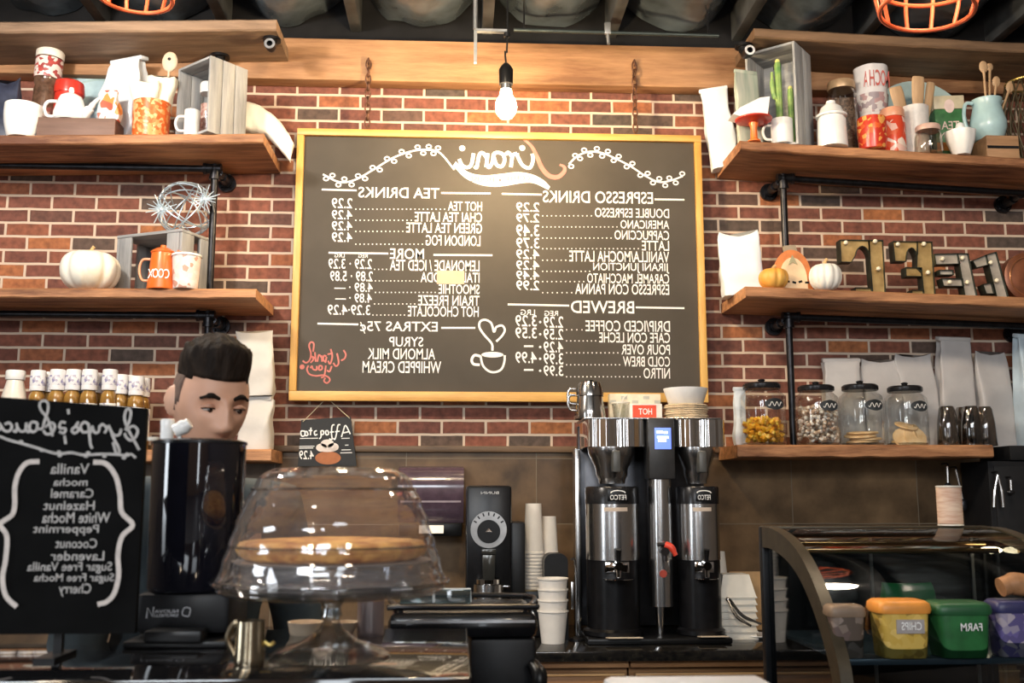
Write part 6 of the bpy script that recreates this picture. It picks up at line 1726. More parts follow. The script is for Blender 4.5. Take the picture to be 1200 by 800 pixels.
b = B(); b.tube([(-.008, 0, .014), (.004, 0, .020), (.016, 0, .028)], [.012, .013, .010], 12, sm=3); b.build('scoop_bowl', m_white, t)
b = B(); b.tube([(0, 0, 0), (0, 0, .012)], .003, 8); b.build('scoop_handle', m_white, t)

# ---- chalk sign: syrups and sauces
Ys = D(1.58); ks = mpp(Ys)
c_tr = onY(172, 478, Ys); c_br = onY(170, 742, Ys); c_tl = onY(-8, 464, Ys)
zs0 = c_br.z; zs1 = c_tr.z; x0 = onY(-75, 600, Ys).x; x1 = c_tr.x
t = thing('chalk_sign', 'black chalk sign listing syrup flavours in mirrored white writing, at the left', 'sign', ((x0 + x1) / 2, Ys, ZB))
O = Vector(t.location)
zslope = (onY(0, 465, Ys).z - c_tr.z) / (c_tr.x - onY(0, 465, Ys).x)
b = B(); b.prism([(x0 - O.x, zs0 - ZB), (x1 - O.x, zs0 - ZB), (x1 - O.x, zs1 - ZB), (x0 - O.x, zs1 - ZB + zslope * (x1 - x0))], 0, .012); b.build('sign_panel', M('black_chalkboard', (.0035, .0035, .0035), .7, var=.3, scale=12, spec=.06), t)
for u in (.15, .6):
    b = B(); xx = x0 + (x1 - x0) * u - O.x; b.box((xx, .030, (zs0 - ZB) / 2 + .01), (.012, .012, zs0 - ZB + .02)); b.box((xx, .02, .004), (.03, .09, .008)); b.build('easel_foot', m_black, t)
m_gchalk = M('grey_white_chalk', (.44, .42, .40), .9, var=.15, scale=90)
m_gchalk2 = M('bright_chalk', (.58, .52, .48), .9, var=.1, scale=90)
fs = lambda px, py: onY(px, py, Ys - .001) - O
g = lambda x, y: fs(x / 5.717, 420 + y / 5.717)
b = B()
for st in ([(932, 612), (905, 560), (862, 480), (836, 410), (842, 355), (862, 335), (878, 360), (868, 420), (842, 480)], [(842, 482), (890, 452), (922, 478), (912, 520), (880, 548), (848, 528), (836, 500)],
           [(812, 470), (800, 508), (765, 512), (738, 470), (728, 445)], [(738, 470), (760, 530), (792, 590), (800, 628), (782, 640), (758, 560)], [(722, 448), (712, 480), (700, 500)], [(715, 462), (688, 440), (672, 452)],
           [(668, 446), (660, 490), (634, 494), (618, 450)], [(618, 450), (605, 500)], [(592, 432), (600, 520), (608, 580), (620, 602)], [(594, 440), (565, 425), (540, 455), (556, 492), (590, 490)],
           [(528, 424), (508, 450), (530, 475), (500, 500), (478, 480)], [(478, 478), (520, 440)], [(456, 338), (460, 372)], [(440, 430), (410, 425), (400, 462), (440, 470), (428, 500), (398, 488)], [(432, 515), (440, 572)],
           [(352, 520), (345, 480), (318, 400), (275, 345), (268, 300), (295, 282), (322, 300), (322, 350), (300, 420), (285, 468), (250, 470)], [(300, 460), (345, 430), (368, 452), (350, 498), (310, 505), (292, 480)],
           [(250, 430), (215, 425), (195, 455), (215, 490), (245, 478), (252, 430)], [(200, 440), (195, 492), (176, 480)], [(176, 428), (170, 478), (140, 488), (118, 460), (112, 430)], [(116, 450), (108, 490), (88, 480)],
           [(30, 440), (62, 430), (80, 455), (62, 486), (30, 482), (10, 455)], [(10, 455), (-10, 430), (-30, 452), (-12, 480), (8, 465)],
           [(-40, 520), (0, 522), (60, 545), (160, 572), (260, 602), (380, 636), (480, 630), (560, 645), (680, 640), (780, 642), (850, 650), (880, 640), (912, 665)]):
    b.ribbon([g(*q_) for q_ in st], 3.0 * ks, 4)
for x, y in ((140, 555), (280, 615), (395, 625), (400, 650), (575, 655), (590, 630), (700, 655), (830, 665), (850, 640)): b.disc(g(x, y), 2.6 * ks, 1.7 * ks)
b.build('script_heading', m_gchalk, t, smooth=False, fixn=False)
g = lambda x, y: fs(x / 2.857, 460 + y / 2.857)
b = B()
for st in ([(312, 232), (355, 238), (388, 280), (402, 340), (408, 400), (445, 442), (410, 480), (396, 540), (398, 610), (385, 668), (360, 698), (328, 708)], [(132, 230), (90, 235), (62, 270), (50, 320), (50, 375), (40, 410), (2, 440), (24, 480), (20, 560), (10, 620), (22, 680), (58, 716)]):
    b.ribbon([g(*q_) for q_ in st], 5.6 * ks, 5)
b.build('braces', m_gchalk2, t, smooth=False, fixn=False)
b = B()
for s_, xs, xe, y0, y1 in [('Vanilla', 300, 168, 237, 272), ('mocha', 294, 178, 286, 312), ('Caramel', 314, 170, 321, 352), ('Hazelnut', 318, 145, 362, 393), ('White Mocha', 370, 140, 400, 436), ('Peppermint', 332, 110, 441, 478),
                           ('Coconut', 326, 185, 488, 520), ('Lavender', 350, 168, 530, 562), ('Sugar Free Vanilla', 376, 90, 566, 606), ('Sugar Free Mocha', 382, 112, 604, 640), ('Cherry', 306, 195, 638, 682)]:
    a = g(xs, y0); c_ = g(xe, y1)
    b.text(s_, a.x, c_.x, a.z, c_.z, a.y, .0007)
b.build('flavour_list', m_gchalk, t, smooth=False, fixn=False)

# ---- black machine right of the bar, on its own cabinet
Ym0, Ym1 = D(2.20), D(2.52)
mx0, mx1 = onY(454, 730, Ym0).x, onY(631, 730, Ym0).x
mz1 = onY(545, 719, Ym0).z; zcab = .90
t = thing('machine_cabinet', 'black floor cabinet carrying the black machine', 'cabinet', ((mx0 + mx1) / 2, (Ym0 + Ym1) / 2, 0))
b = B(); b.box((0, 0, zcab / 2), (mx1 - mx0 + .06, Ym1 - Ym0 + .02, zcab - .004), bevel=.004); b.build('body', M('black_cabinet', (.008, .008, .009), .55, spec=.2), t)
b = B(); b.box((0, -(Ym1 - Ym0) / 2 - .013, zcab / 2), (mx1 - mx0, .006, zcab * .8), bevel=.002); b.build('door_panel', M('black_cabinet_door', (.012, .012, .013), .45, spec=.2), t)
t = thing('espresso_machine', 'low black espresso machine right of the cake stand', 'espresso machine', ((mx0 + mx1) / 2, (Ym0 + Ym1) / 2, zcab))
hm = mz1 - zcab; wm = mx1 - mx0; dm = Ym1 - Ym0
zs_ = onY(545, 749, Ym0).z - zcab
m_machine = M('black_machine_shell', (.007, .007, .008), .25, var=.25, coat=.25, spec=.3)
b = B(); b.box((0, 0, (zs_ + hm) / 2), (wm, dm, hm - zs_), bevel=.018); b.build('upper_shell', m_machine, t)
bx0_ = onY(549, 770, Ym0).x - (mx0 + mx1) / 2
b = B(); b.box(((bx0_ + wm / 2) / 2, .005, zs_ / 2), (wm / 2 - bx0_ - .006, dm - .02, zs_ - .001), bevel=.01); b.build('lower_body', M('matte_black_metal', (.010, .010, .012), .42), t)
b = B()
for z_, y_ in ((hm + .010, 0),):
    pts = [(-wm * .44, -dm * .40, z_), (wm * .44, -dm * .40, z_), (wm * .46, -dm * .3, z_), (wm * .46, dm * .36, z_), (-wm * .46, dm * .36, z_), (-wm * .46, -dm * .3, z_)]
    b.tube(pts, .006, 8, closed=True, sm=4)
    for x_ in (-.42, .42): b.cyl((wm * x_, -dm * .38, hm - .012), (wm * x_, -dm * .38, z_), .005, seg=8)
b.build('cup_rail', m_iron, t)
b = B(); b.box((0, -dm / 2 - .0008, hm - .016), (wm * .95, .003, .005)); b.build('trim_line', M('bare_steel', (.55, .55, .56), .3, .9), t)
b = B(); b.tube([(wm * .46, -dm * .5 - .004, zs_ * .8), (wm * .50, -dm * .5 - .03, zs_ * .72), (wm * .47, -dm * .5 - .035, zs_ * .5)], [.014, .016, .012], 12, sm=4); b.build('steam_knob', m_black, t)
# framed clear acrylic holder on the machine
q = onY(505, 715, D(2.40)); kq = mpp(D(2.40))
t = thing('acrylic_holder', 'clear acrylic card holder standing on the black machine', 'card holder', (q.x + .01, D(2.40), zcab + hm + .001))
hh = onY(505, 691, D(2.40)).z - (zcab + hm)
b = B(); b.box((0, 0, hh / 2), (80 * kq, .008, hh), bevel=.001); b.build('acrylic_panel', thin_glass('acrylic', (.45, .55, .55), .12, .6, .05, .12, (.20, .26, .27)), t)
b = B(); b.tube([(-40 * kq, 0, hh), (40 * kq, 0, hh), (40 * kq, 0, .003)], .003, 6); b.tube([(-2 * kq, -.006, hh * .9), (-2 * kq, -.006, .003)], .003, 6); b.build('acrylic_edge', M('bright_edge', (.55, .58, .58), .2), t)

# ---- display case on the right
db = 2.85
Yb = D(db)
cXL = onY(897, 640, Yb).x; cXR = onY(1152, 620, Yb).x
ztop = onY(900, 617, Yb).z
pts = []
for px, py in ((905, 619), (922, 630), (938, 649), (953, 678), (966, 712), (978, 752), (988, 800)):
    w = onX(px + 4, py, cXL); pts.append((w.y, w.z))
yf_ = pts[-1][0] - .012
zlow = .86
prof = [(Yb, ztop)] + [(max(min(y, Yb - .02), yf_), min(z, ztop)) for y, z in pts] + [(yf_, zlow + .02)]
for i in range(1, len(prof)):                                  # keep it monotone
    prof[i] = (min(prof[i][0], prof[i - 1][0] - .001), min(prof[i][1], prof[i - 1][1] - .0005))
prof = [(v.x, v.z) for v in smooth_path([(y, 0, z) for y, z in prof], 4)]
wc = cXR - cXL
t = thing('display_case', 'dark curved glass display case with snack packs inside, at the right', 'display case', ((cXL + cXR) / 2, Yb, 0))
m_case = M('bronze_case_frame', (.060, .048, .030), .42, .4, var=.2)
m_caseb = M('black_case', (.008, .009, .011), .4, var=.2, spec=.25)
def strip(x0, x1, prof, th, mat, name):
    b = B(); rings = []
    n = len(prof)
    for i, (y, z) in enumerate(prof):
        a_ = prof[max(0, i - 1)]; c_ = prof[min(n - 1, i + 1)]
        ty, tz = c_[0] - a_[0], c_[1] - a_[1]; L_ = math.hypot(ty, tz) or 1
        ny, nz = -tz / L_ * -1, ty / L_ * -1           # outward
        if ny > 0: pass
        ny, nz = (tz / L_, -ty / L_)
        rings.append([(x0, y - Yb, z), (x1, y - Yb, z), (x1, y - Yb - ny * th, z - nz * th), (x0, y - Yb - ny * th, z - nz * th)])
    b.loft(rings); return b.build(name, mat, t, ang=40)
strip(-wc / 2 - .012, -wc / 2 + .016, prof, .055, m_case, 'arched_frame')
strip(wc / 2 - .016, wc / 2 + .012, prof, .035, m_case, 'arched_frame')
m_cglass = thin_glass('case_glass', (.42, .46, .47), .035, .38, .03)
b = B(); rows = [[b.bm.verts.new((x, y - Yb + .004, z - .003)) for x in (-wc / 2 + .016, wc / 2 - .016)] for y, z in prof]
for a_, c_ in zip(rows, rows[1:]): b.bm.faces.new((a_[0], a_[1], c_[1], c_[0]))
b.build('curved_glass', m_cglass, t, ang=80)
for s_ in (-1, 1):
    b = B(); poly = [(y - Yb, z) for y, z in prof] + [(-.002, zlow + .02)]
    b.bm.faces.new([b.bm.verts.new((s_ * (wc / 2 - .002), y, z)) for y, z in poly]); b.build('end_glass', m_cglass, t)
dc = Yb - yf_
b = B(); b.box((0, -dc / 2, zlow / 2), (wc + .02, dc, zlow), bevel=.006); b.build('base', m_caseb, t)
b = B(); b.box((0, .004, ztop - .012), (wc + .02, .03, .028), bevel=.004); b.build('top_rail', m_case, t)
for s_ in (-1, 1): b = B(); b.box((s_ * (wc / 2 + .002), .004, (ztop + zlow) / 2), (.022, .03, ztop - zlow), bevel=.003); b.build('rear_post', m_caseb, t)
b = B(); b.box((0, .012, (ztop + zlow) / 2), (wc - .02, .010, ztop - zlow - .04)); b.build('rear_door', M('dark_door_panel', (.010, .011, .013), .4, spec=.2), t)
for px in (1022, 1141):
    xx = onY(px, 660, Yb - .01).x - (cXL + cXR) / 2
    b = B(); b.box((xx, -.002, (ztop + zlow) / 2), (.008, .008, ztop - zlow - .06)); b.build('door_edge', M('dull_aluminium', (.30, .30, .30), .35, .8), t)
zsh = onY(1060, 772, D(2.32)).z
ysh0 = None
yf_sh = min(y for y, z in prof if z > zsh - .03)
b = B(); b.box((0, (yf_sh - Yb) / 2 + .01, zsh - .008), (wc - .05, Yb - yf_sh - .06, .014), bevel=.002); b.build('shelf', M('blue_grey_shelf', (.09, .125, .16), .25, .3), t)
b = B()
for i, (yy, zz_) in enumerate(((-.06, .045), (-.13, .06))):
    b.cyl((-wc / 2 + .03, yy, ztop - zz_), (wc / 2 - .03, yy, ztop - zz_), .007, seg=12)
b.build('reflection_rods', M('reflection_brass', (.45, .30, .15), .2, 1.0), t)  # rods added to imitate lamp reflections along the case top
b = B(); b.sph((wc / 2 - .035, -.10, ztop - .06), (.032, .02, .009), 16); b.build('bright_puck', emit('case_glow', (1.0, .80, .50), 9), t)  # small bright oval under the case top, with its own emission
# twine spool on top
q = onY(1114, 612, Yb + .004); zt_ = ztop + .0025; kq = mpp(Yb)
t = thing('twine_spool', 'spool of pinkish twine standing on top of the display case', 'spool', (q.x, Yb + .004, zt_))
hh = onY(1114, 569, Yb).z - zt_; r = 14 * kq
b = B(); b.lathe([(0, .004)] + [(r * (1 + .03 * (i % 2)), .005 + (hh - .01) * i / 24) for i in range(25)] + [(0, hh - .004)], 32); b.build('twine', M('pink_twine', (.56, .33, .24), .85, col2=(.72, .55, .42), scale=18, stretch=(1, 1, 6)), t)
for z in (0, hh - .004): b = B(); b.lathe([(0, z), (r * 1.04, z), (r * 1.04, z + .004), (0, z + .004)], 32); b.build('spool_end', m_cream, t)
# snacks inside
Yi = D(2.36); ki = mpp(Yi)
zi = zsh + .0005
def on_sh(px): 
    return Vector((onY(px, 740, Yi).x, Yi, zi))
def snack_box(label, px, w, py, body, lid, band=None, txt=None, rz=0):
    p_ = on_sh(px); h = onY(px, py, Yi).z - zi; W = w * ki
    t = thing('snack_box', label, 'snack box', p_, rz)
    b = B(); r_ = lambda k, z, n=24: [(W / 2 * k * math.copysign(abs(math.cos(a)) ** .35, math.cos(a)), W * .38 * k * math.copysign(abs(math.sin(a)) ** .35, math.sin(a)), z) for a in [2 * PI * i / n for i in range(n)]]
    b.loft([r_(.80, 0), r_(.84, .01), r_(.93, h * .78)]); b.build('box_body', body, t, ang=50)
    b = B(); b.loft([r_(1.0, h * .781), r_(1.04, h * .84), r_(1.0, h * .95), r_(.86, h)]); b.build('lid', lid, t, ang=50)
    if txt:
        b = B(); yy = -W * .38 * .93 - .002
        if band: b.box((W * .06, yy + .002, h * .56), (W * .52, .004, h * .24)); b.build('label_panel', band, t); b = B()
        b.text(txt, W * .26, -W * .12, h * .64, h * .50, yy - .002, .001); b.build('lettering', m_chalk, t, smooth=False, fixn=False)
snack_box('yellow patterned snack box with an orange lid inside the display case', 1054, 62, 702, printed('yellow_pattern', [(.62, .40, .07), (.75, .52, .14), (.40, .25, .05), (.66, .45, .10)], 60, .5), M('orange_lid', (.78, .30, .05), .45), M('grey_label', (.38, .34, .32), .5), 'CHIPS')
snack_box('green snack box with white letters inside the display case', 1122, 66, 704, M('deep_green_card', (.020, .13, .035), .45, var=.2), M('dark_green_card', (.015, .09, .03), .45), None, 'FARM')
snack_box('purple and white patterned snack box at the right of the display case', 1186, 50, 702, printed('purple_pattern', [(.10, .08, .22), (.30, .26, .36), (.14, .11, .30), (.42, .36, .42)], 55, .5), M('navy_lid', (.03, .03, .10), .4), None, None)
snack_box('dim brown and grey snack box at the left of the display case', 990, 42, 708, printed('brown_pattern', [(.09, .065, .05), (.20, .15, .12), (.12, .08, .07), (.26, .20, .17)], 55, .5), M('dim_tan_lid', (.22, .15, .10), .5), None, None)
pb = on_sh(1062); pb.y = D(2.62)
hgb = onY(1062, 682, D(2.62)).z - zi
bag('snack_bag', 'green snack bag behind the yellow snack box in the display case', Vector((onY(1062, 690, D(2.62)).x, D(2.62), zi)), 58 * mpp(D(2.62)), .07, hgb, M('bright_green_foil', (.02, .23, .07), .35, var=.2, scale=8, bump=.3), 'seam', 77, pinch=.2)
pt = Vector((onY(1190, 690, Yi).x, Yi, zi + onY(1186, 702, Yi).z - zi + .001))
b = B(); b.tube([(-.035, 0, .026), (0, 0, .034), (.05, 0, .022)], [.022, .026, .020], 16, sm=5)
tag(b.build('pastry', M('brown_pastry', (.40, .19, .08), .6, var=.2, bump=.3), None, pt), 'brown roll lying on the purple snack box', 'pastry')

# ---- white rounded box top at the very front
Yw = D(1.36); wz = onY(820, 790, Yw + .14).z
x0_, x1_ = onY(722, 797, Yw).x, onY(928, 797, Yw).x
b = B(); b.box(((x0_ + x1_) / 2 + .2, Yw + .02, .52), (x1_ - x0_ + .9, .40, 1.04), bevel=.006); tag(b.build('front_counter', m_dark, None), 'low black front counter below the picture, right of the bar', 'counter')
t = thing('till_printer', 'white rounded machine top just showing at the bottom edge', 'printer', ((x0_ + x1_) / 2, Yw + .06, 1.041))
hh = wz - 1.041
b = B(); b.box((0, 0, hh / 2), (x1_ - x0_, .16, hh), bevel=.012); b.build('shell', M('white_plastic_shell', (.72, .74, .80), .35, var=.02), t)
b = B(); b.box((0, -.081, hh * .55), (.14, .004, .006)); b.build('paper_slot', m_dark, t)

# ============================================================ LAMPS
# bare bulb over the board
Yl = -.75; pb_ = onY(593, 124, Yl)
t = thing('bulb_pendant', 'lit bare bulb hanging on a black cord above the menu board', 'pendant lamp', pb_)
kl = mpp(Yl); z_ = lambda py: onY(593, py, Yl).z - pb_.z
r = 13 * kl
m_hot = emit('glowing_bulb', (1.0, .74, .42), 320)
b = B(); b.lathe([(0, -r * 1.3), (r * .55, -r * 1.15), (r * .92, -r * .65), (r, -r * .1), (r * .88, r * .5), (r * .6, r * 1.0), (r * .5, z_(106)), (0, z_(106))], 32); b.build('bulb', m_hot, t)
b = B(); b.lathe([(0, z_(106) + .001), (r * .55, z_(106) + .001), (r * .55, z_(98)), (0, z_(98))], 24); b.build('screw_base', m_steel, t)
b = B(); b.lathe([(0, z_(99)), (r * .66, z_(99)), (r * .70, z_(82)), (r * .45, z_(77)), (r * .2, z_(74)), (0, z_(74))], 28); b.build('socket', m_black, t)
b = B(); b.tube([(0, 0, z_(75)), (-.004, 0, z_(60)), (.006, 0, z_(38)), (.006, 0, 4.39 - pb_.z)], .0042, 8, sm=3); b.build('cord', m_black, t)
# bracket bar with conduit
a, c_, e_ = onY(557, 74, Yl), onY(557, 36, Yl), onY(594, 36, Yl)
t = thing('cord_bracket', 'bent grey metal bracket guiding the bulb cord below the ceiling', 'bracket', c_)
b = B(); b.box(((a - c_).x, 0, (a - c_).z / 2), (.014, .022, (c_ - a).z)); b.box(((e_ - c_).x / 2, 0, 0), ((e_ - c_).x, .022, .012)); b.build('bracket_arm', M('grey_galvanised', (.26, .27, .28), .4, .7), t)
b = B(); b.cyl(((e_ - c_).x, 0, -.008), ((e_ - c_).x, 0, -.026), .014, seg=14); b.build('cord_clamp', m_iron, t)
b = B(); b.cyl((0, 0, .006), (0, 0, 4.39 - c_.z), .010, seg=12); b.build('drop_rod', M('grey_galvanised', (.26, .27, .28), .4, .7), t)
a, c_ = onY(602, 35, -.30), onY(842, 42, -.30)
t = thing('conduit', 'thin dark conduit running right above the timber beam', 'conduit', a)
b = B(); b.cyl((0, 0, 0), c_ - a, .009, seg=10); b.build('pipe', M('dark_conduit', (.05, .065, .065), .4, .6), t)
q_ = (onY(712, 38, -.30) - a)
b = B(); b.box((q_.x, 0, q_.z + .02), (.03, .02, .06), bevel=.003); b.tube([(q_.x, 0, q_.z), (q_.x + .004, 0, q_.z - .06)], .008, 8); b.build('junction', M('grey_galvanised', (.26, .27, .28), .4, .7), t)
b = B()
for u in (.05, .95): b.cyl((c_ - a) * u, (c_ - a) * u + Vector((0, 0, 4.39 - a.z)), .004, seg=8)
b.build('hanger', m_iron, t)

def cage(label, pxc, pyb, halfw, d, tilt, power):
    Yc_ = D(d); kc_ = mpp(Yc_)
    p_ = onY(pxc, pyb, Yc_); r = halfw * kc_
    t = thing('cage_pendant', label, 'pendant lamp', p_, (0, tilt, 0))
    m_or = M('orange_wire', (.74, .14, .05), .4, .1, var=.1)
    b = B(); ring = lambda rr, z: [(rr * math.cos(2 * PI * i / 40), rr * math.sin(2 * PI * i / 40), z) for i in range(40)]
    b.tube(ring(r, 0), .0075, 8, closed=True); b.build('lower_ring', m_or, t)
    b = B(); b.tube(ring(r * 1.16, .10), .0075, 8, closed=True); b.build('upper_ring', m_or, t)
    b = B()
    n = 12
    for i in range(n):
        a = 2 * PI * i / n
        cs, sn = math.cos(a), math.sin(a)
        b.tube([(r * cs, r * sn, 0), (r * 1.16 * cs, r * 1.16 * sn, .10), (r * 1.1 * cs, r * 1.1 * sn, .20), (r * .6 * cs, r * .6 * sn, .30), (.03 * cs, .03 * sn, .34)], .0065, 8, sm=4)
    b.build('cage_bars', m_or, t)
    b = B(); b.lathe([(0, .26), (.028, .26), (.028, .345), (.010, .37), (0, .37)], 24); b.build('socket', m_black, t)
    b = B(); b.lathe([(0, .10), (.022, .11), (.038, .15), (.034, .19), (.018, .24), (.016, .262), (0, .262)], 28); b.build('bulb', emit('warm_cage_bulb', (1.0, .72, .42), power), t)
    b = B(); b.tube([(0, 0, .36), (0, 0, 4.38 - p_.z)], .004, 8); b.build('cord', m_black, t)
cage('orange wire cage lamp at the top right corner', 1086, 12, 57, 3.0, R(6), 14)
cage('orange wire cage lamp at the top left edge', 158, -4, 44, 3.4, 0, 14)

# ============================================================ THE MAN BEHIND THE GRINDER
Yp = D(2.16); kp = mpp(Yp)
hx = onY(233, 470, Yp).x
head_top = onY(249, 390, Yp).z
chin = head_top - .262
eye_z = head_top - .138
m_skin = M('skin', (.58, .31, .20), .5, col2=(.66, .38, .26), scale=9)
m_hair = M('dark_brown_hair', (.012, .008, .006), .7, col2=(.026, .017, .012), scale=60, bump=.8, stretch=(1, 1, .3), spec=.12)
m_shirt = M('slate_blue_shirt', (.055, .075, .085), .8, var=.2, scale=14, bump=.2)
m_trouser = M('black_trousers', (.02, .02, .024), .8)
man = thing('person', 'dark haired man in a slate shirt looking down behind the black grinder', 'person', (hx - .012, Yp + .06, 0), R(33))
OM = Vector(man.location)
# local frame: the man faces -y; head leaning forward
hc = Vector((0, -.06, chin + .118))
def head_mesh(bm):
    q = bmesh.ops.create_uvsphere(bm, u_segments=64, v_segments=48, radius=1.0)
    g = lambda v, c, s: math.exp(-((v.x - c[0]) / s[0]) ** 2 - ((v.y - c[1]) / s[1]) ** 2 - ((v.z - c[2]) / s[2]) ** 2)
    for vt in q['verts']:
        u = vt.co.copy()
        x, y, z = u.x * .076, u.y * .097, u.z * .118
        if z < 0:
            t_ = min(1, -z / .118)
            x *= 1 - .30 * t_ ** 1.4
            y = y * (1 - .25 * t_ ** 2) - (.018 * t_ ** 1.5)
            if y > .02: y -= (y - .02) * .35 * t_
        if u.y < 0: y *= 1 - .05 * abs(u.z)
        v = Vector((x, y, z))
        fr = max(0, -u.y) ** 1.2
        for s_ in (-1, 1):
            v.y += .013 * math.exp(-((x - s_ * .031) / .017) ** 2 - ((z - .004) / .013) ** 2) * fr
            v.y -= .006 * math.exp(-((x - s_ * .030) / .022) ** 2 - ((z - .024) / .008) ** 2) * fr
            v.y -= .005 * math.exp(-((x - s_ * .040) / .018) ** 2 - ((z + .022) / .016) ** 2) * fr
            v.y -= .010 * math.exp(-((x - s_ * .012) / .008) ** 2 - ((z + .036) / .009) ** 2) * fr
        nw = .011 + .006 * max(0, min(1, (.01 - z) / .045))
        v.y -= (.010 + .018 * max(0, min(1, (.018 - z) / .05))) * math.exp(-(x / nw) ** 2) * (1 if -.042 < z < .018 else math.exp(-((z - (.018 if z > 0 else -.042)) / .007) ** 2)) * fr
        v.y -= .007 * math.exp(-(x / .024) ** 2 - ((z + .060) / .006) ** 2) * fr
        v.y -= .008 * math.exp(-(x / .022) ** 2 - ((z + .073) / .006) ** 2) * fr
        v.y += .004 * math.exp(-(x / .026) ** 2 - ((z + .0665) / .003) ** 2) * fr
        v.y -= .008 * math.exp(-(x / .022) ** 2 - ((z + .098) / .014) ** 2) * fr
        vt.co = v
    ears = []
    for s_ in (-1, 1):
        e = bmesh.ops.create_uvsphere(bm, u_segments=20, v_segments=16, radius=1.0)
        for vt in e['verts']:
            x, y, z = vt.co
            k_ = 1 - .25 * max(0, -z)
            vt.co = Vector((s_ * (.074 + .011 * x * k_ + .010 * max(0, y)), .012 + .019 * y * k_, -.004 + .033 * z))
        ears += e['verts']
    tilt = Matrix.Rotation(R(15), 4, 'X')                     # nods forward
    for vt in q['verts'] + ears: vt.co = hc + (tilt @ vt.co)
    return tilt
def skin(edges_pts, radii, edges):
    bm = bmesh.new(); lay = bm.verts.layers.skin.verify()
    vs = []
    for i, (q, r) in enumerate(zip(edges_pts, radii)):
        v = bm.verts.new(q); v[lay].radius = (r if isinstance(r, tuple) else (r, r)); v[lay].use_root = (i == 0); vs.append(v)
    for a, c_ in edges: bm.edges.new((vs[a], vs[c_]))
    me = bpy.data.meshes.new('skin_base'); bm.to_mesh(me); bm.free()
    o = bpy.data.objects.new('skin_base', me); C.objects.link(o)
    md = o.modifiers.new('Skin', 'SKIN'); md.use_smooth_shade = True
    o.modifiers.new('Sub', 'SUBSURF').levels = 1
    bpy.context.view_layer.update()
    ev = o.evaluated_get(bpy.context.evaluated_depsgraph_get())
    out = bpy.data.meshes.new_from_object(ev)
    bpy.data.objects.remove(o)
    return out
sh = chin - .075            # shoulder line
hip = .93
J_ = [(0, .02, hip), (0, .015, hip + .16), (0, .0, hip + .34), (0, .0, sh - .04), (0, -.015, sh + .05), (0, -.045, chin + .02)]
Rr = [(.155, .10), (.140, .095), (.165, .105), (.15, .09), (.062, .060), (.058, .058)]
E = [(0, 1), (1, 2), (2, 3), (3, 4), (4, 5)]
def arm(s_):
    b0 = len(J_)
    J_.extend([(s_ * .185, .0, sh - .03), (s_ * .235, -.03, sh - .30), (s_ * .165, -.10, sh - .40), (s_ * .145, -.155, sh - .41), (s_ * .138, -.205, sh - .415)])
    Rr.extend([.062, .045, .036, (.030, .022), (.040, .018)])
    E.extend([(3, b0), (b0, b0 + 1), (b0 + 1, b0 + 2), (b0 + 2, b0 + 3), (b0 + 3, b0 + 4)])
arm(-1); arm(1)
for s_ in (-1, 1):
    b0 = len(J_)
    J_.extend([(s_ * .10, .02, hip - .06), (s_ * .105, .0, .50), (s_ * .11, .02, .10), (s_ * .115, -.12, .035)])
    Rr.extend([(.090, .095), .062, .045, (.045, .032)])
    E.extend([(0, b0), (b0, b0 + 1), (b0 + 1, b0 + 2), (b0 + 2, b0 + 3)])
me_body = skin(J_, Rr, E)
bm = bmesh.new(); bm.from_mesh(me_body); bpy.data.meshes.remove(me_body)
head_mesh(bm)
bb = B(); bb.bm.free(); bb.bm = bm
for s_ in (-1, 1):                                          # five fingers and a thumb-side knuckle row on each hand
    pw = Vector((s_ * .138, -.195, sh - .415))
    for i, (dx, L_) in enumerate(((-.030, .070), (-.011, .082), (.009, .078), (.028, .062))):
        a = pw + Vector((dx, -.015, 0))
        bb.tube([a, a + Vector((dx * .12, -L_ * .45, -.004)), a + Vector((dx * .16, -L_ * .8, -.020)), a + Vector((dx * .16, -L_ * .92, -.042))], [.0095, .0092, .0085, .0070], 10, sm=4)
    a = pw + Vector((-s_ * .026, .020, -.002))
    bb.tube([a, a + Vector((-s_ * .026, -.020, -.006)), a + Vector((-s_ * .036, -.048, -.016))], [.013, .011, .0085], 10, sm=4)
body = bb.build('body', m_skin, man, ang=180)
rm = body.modifiers.new('Remesh', 'REMESH'); rm.mode = 'VOXEL'; rm.voxel_size = .0042; rm.use_smooth_shade = True
sm_ = body.modifiers.new('Smooth', 'SMOOTH'); sm_.factor = .5; sm_.iterations = 2
tilt = Matrix.Rotation(R(15), 4, 'X')
H = lambda x, y, z: hc + (tilt @ Vector((x, y, z)))
# eyes and brows
for s_ in (-1, 1):
    b = B(); b.sph(H(s_ * .031, -.0790, .000), (.0125, .010, .0062), 16); ey = b.build('eye', M('eye_white', (.62, .56, .52), .25), man)
    b = B(); b.sph(H(s_ * .031 + .002, -.0872, -.0022), (.0055, .003, .0046), 12); b.build('iris', M('dark_iris', (.02, .012, .008), .2), ey)
    b = B(); b.tube([H(s_ * .014, -.0925, .022), H(s_ * .032, -.0925, .0285), H(s_ * .050, -.080, .020)], [.0042, .0056, .0030], 8, sm=4); b.build('eyebrow', m_hair, man)
    b = B(); b.tube([H(s_ * .017, -.0855, .003), H(s_ * .031, -.0880, .0065), H(s_ * .046, -.080, .002)], [.0034, .0050, .0030], 10, sm=4); b.build('eyelid', M('lid_skin', (.50, .26, .17), .5), man)
    b = B(); b.tube([H(s_ * .018, -.0885, .0005), H(s_ * .031, -.0915, .0032), H(s_ * .046, -.0825, -.0005)], .0011, 6, sm=4); b.build('eyelashes', m_hair, man)
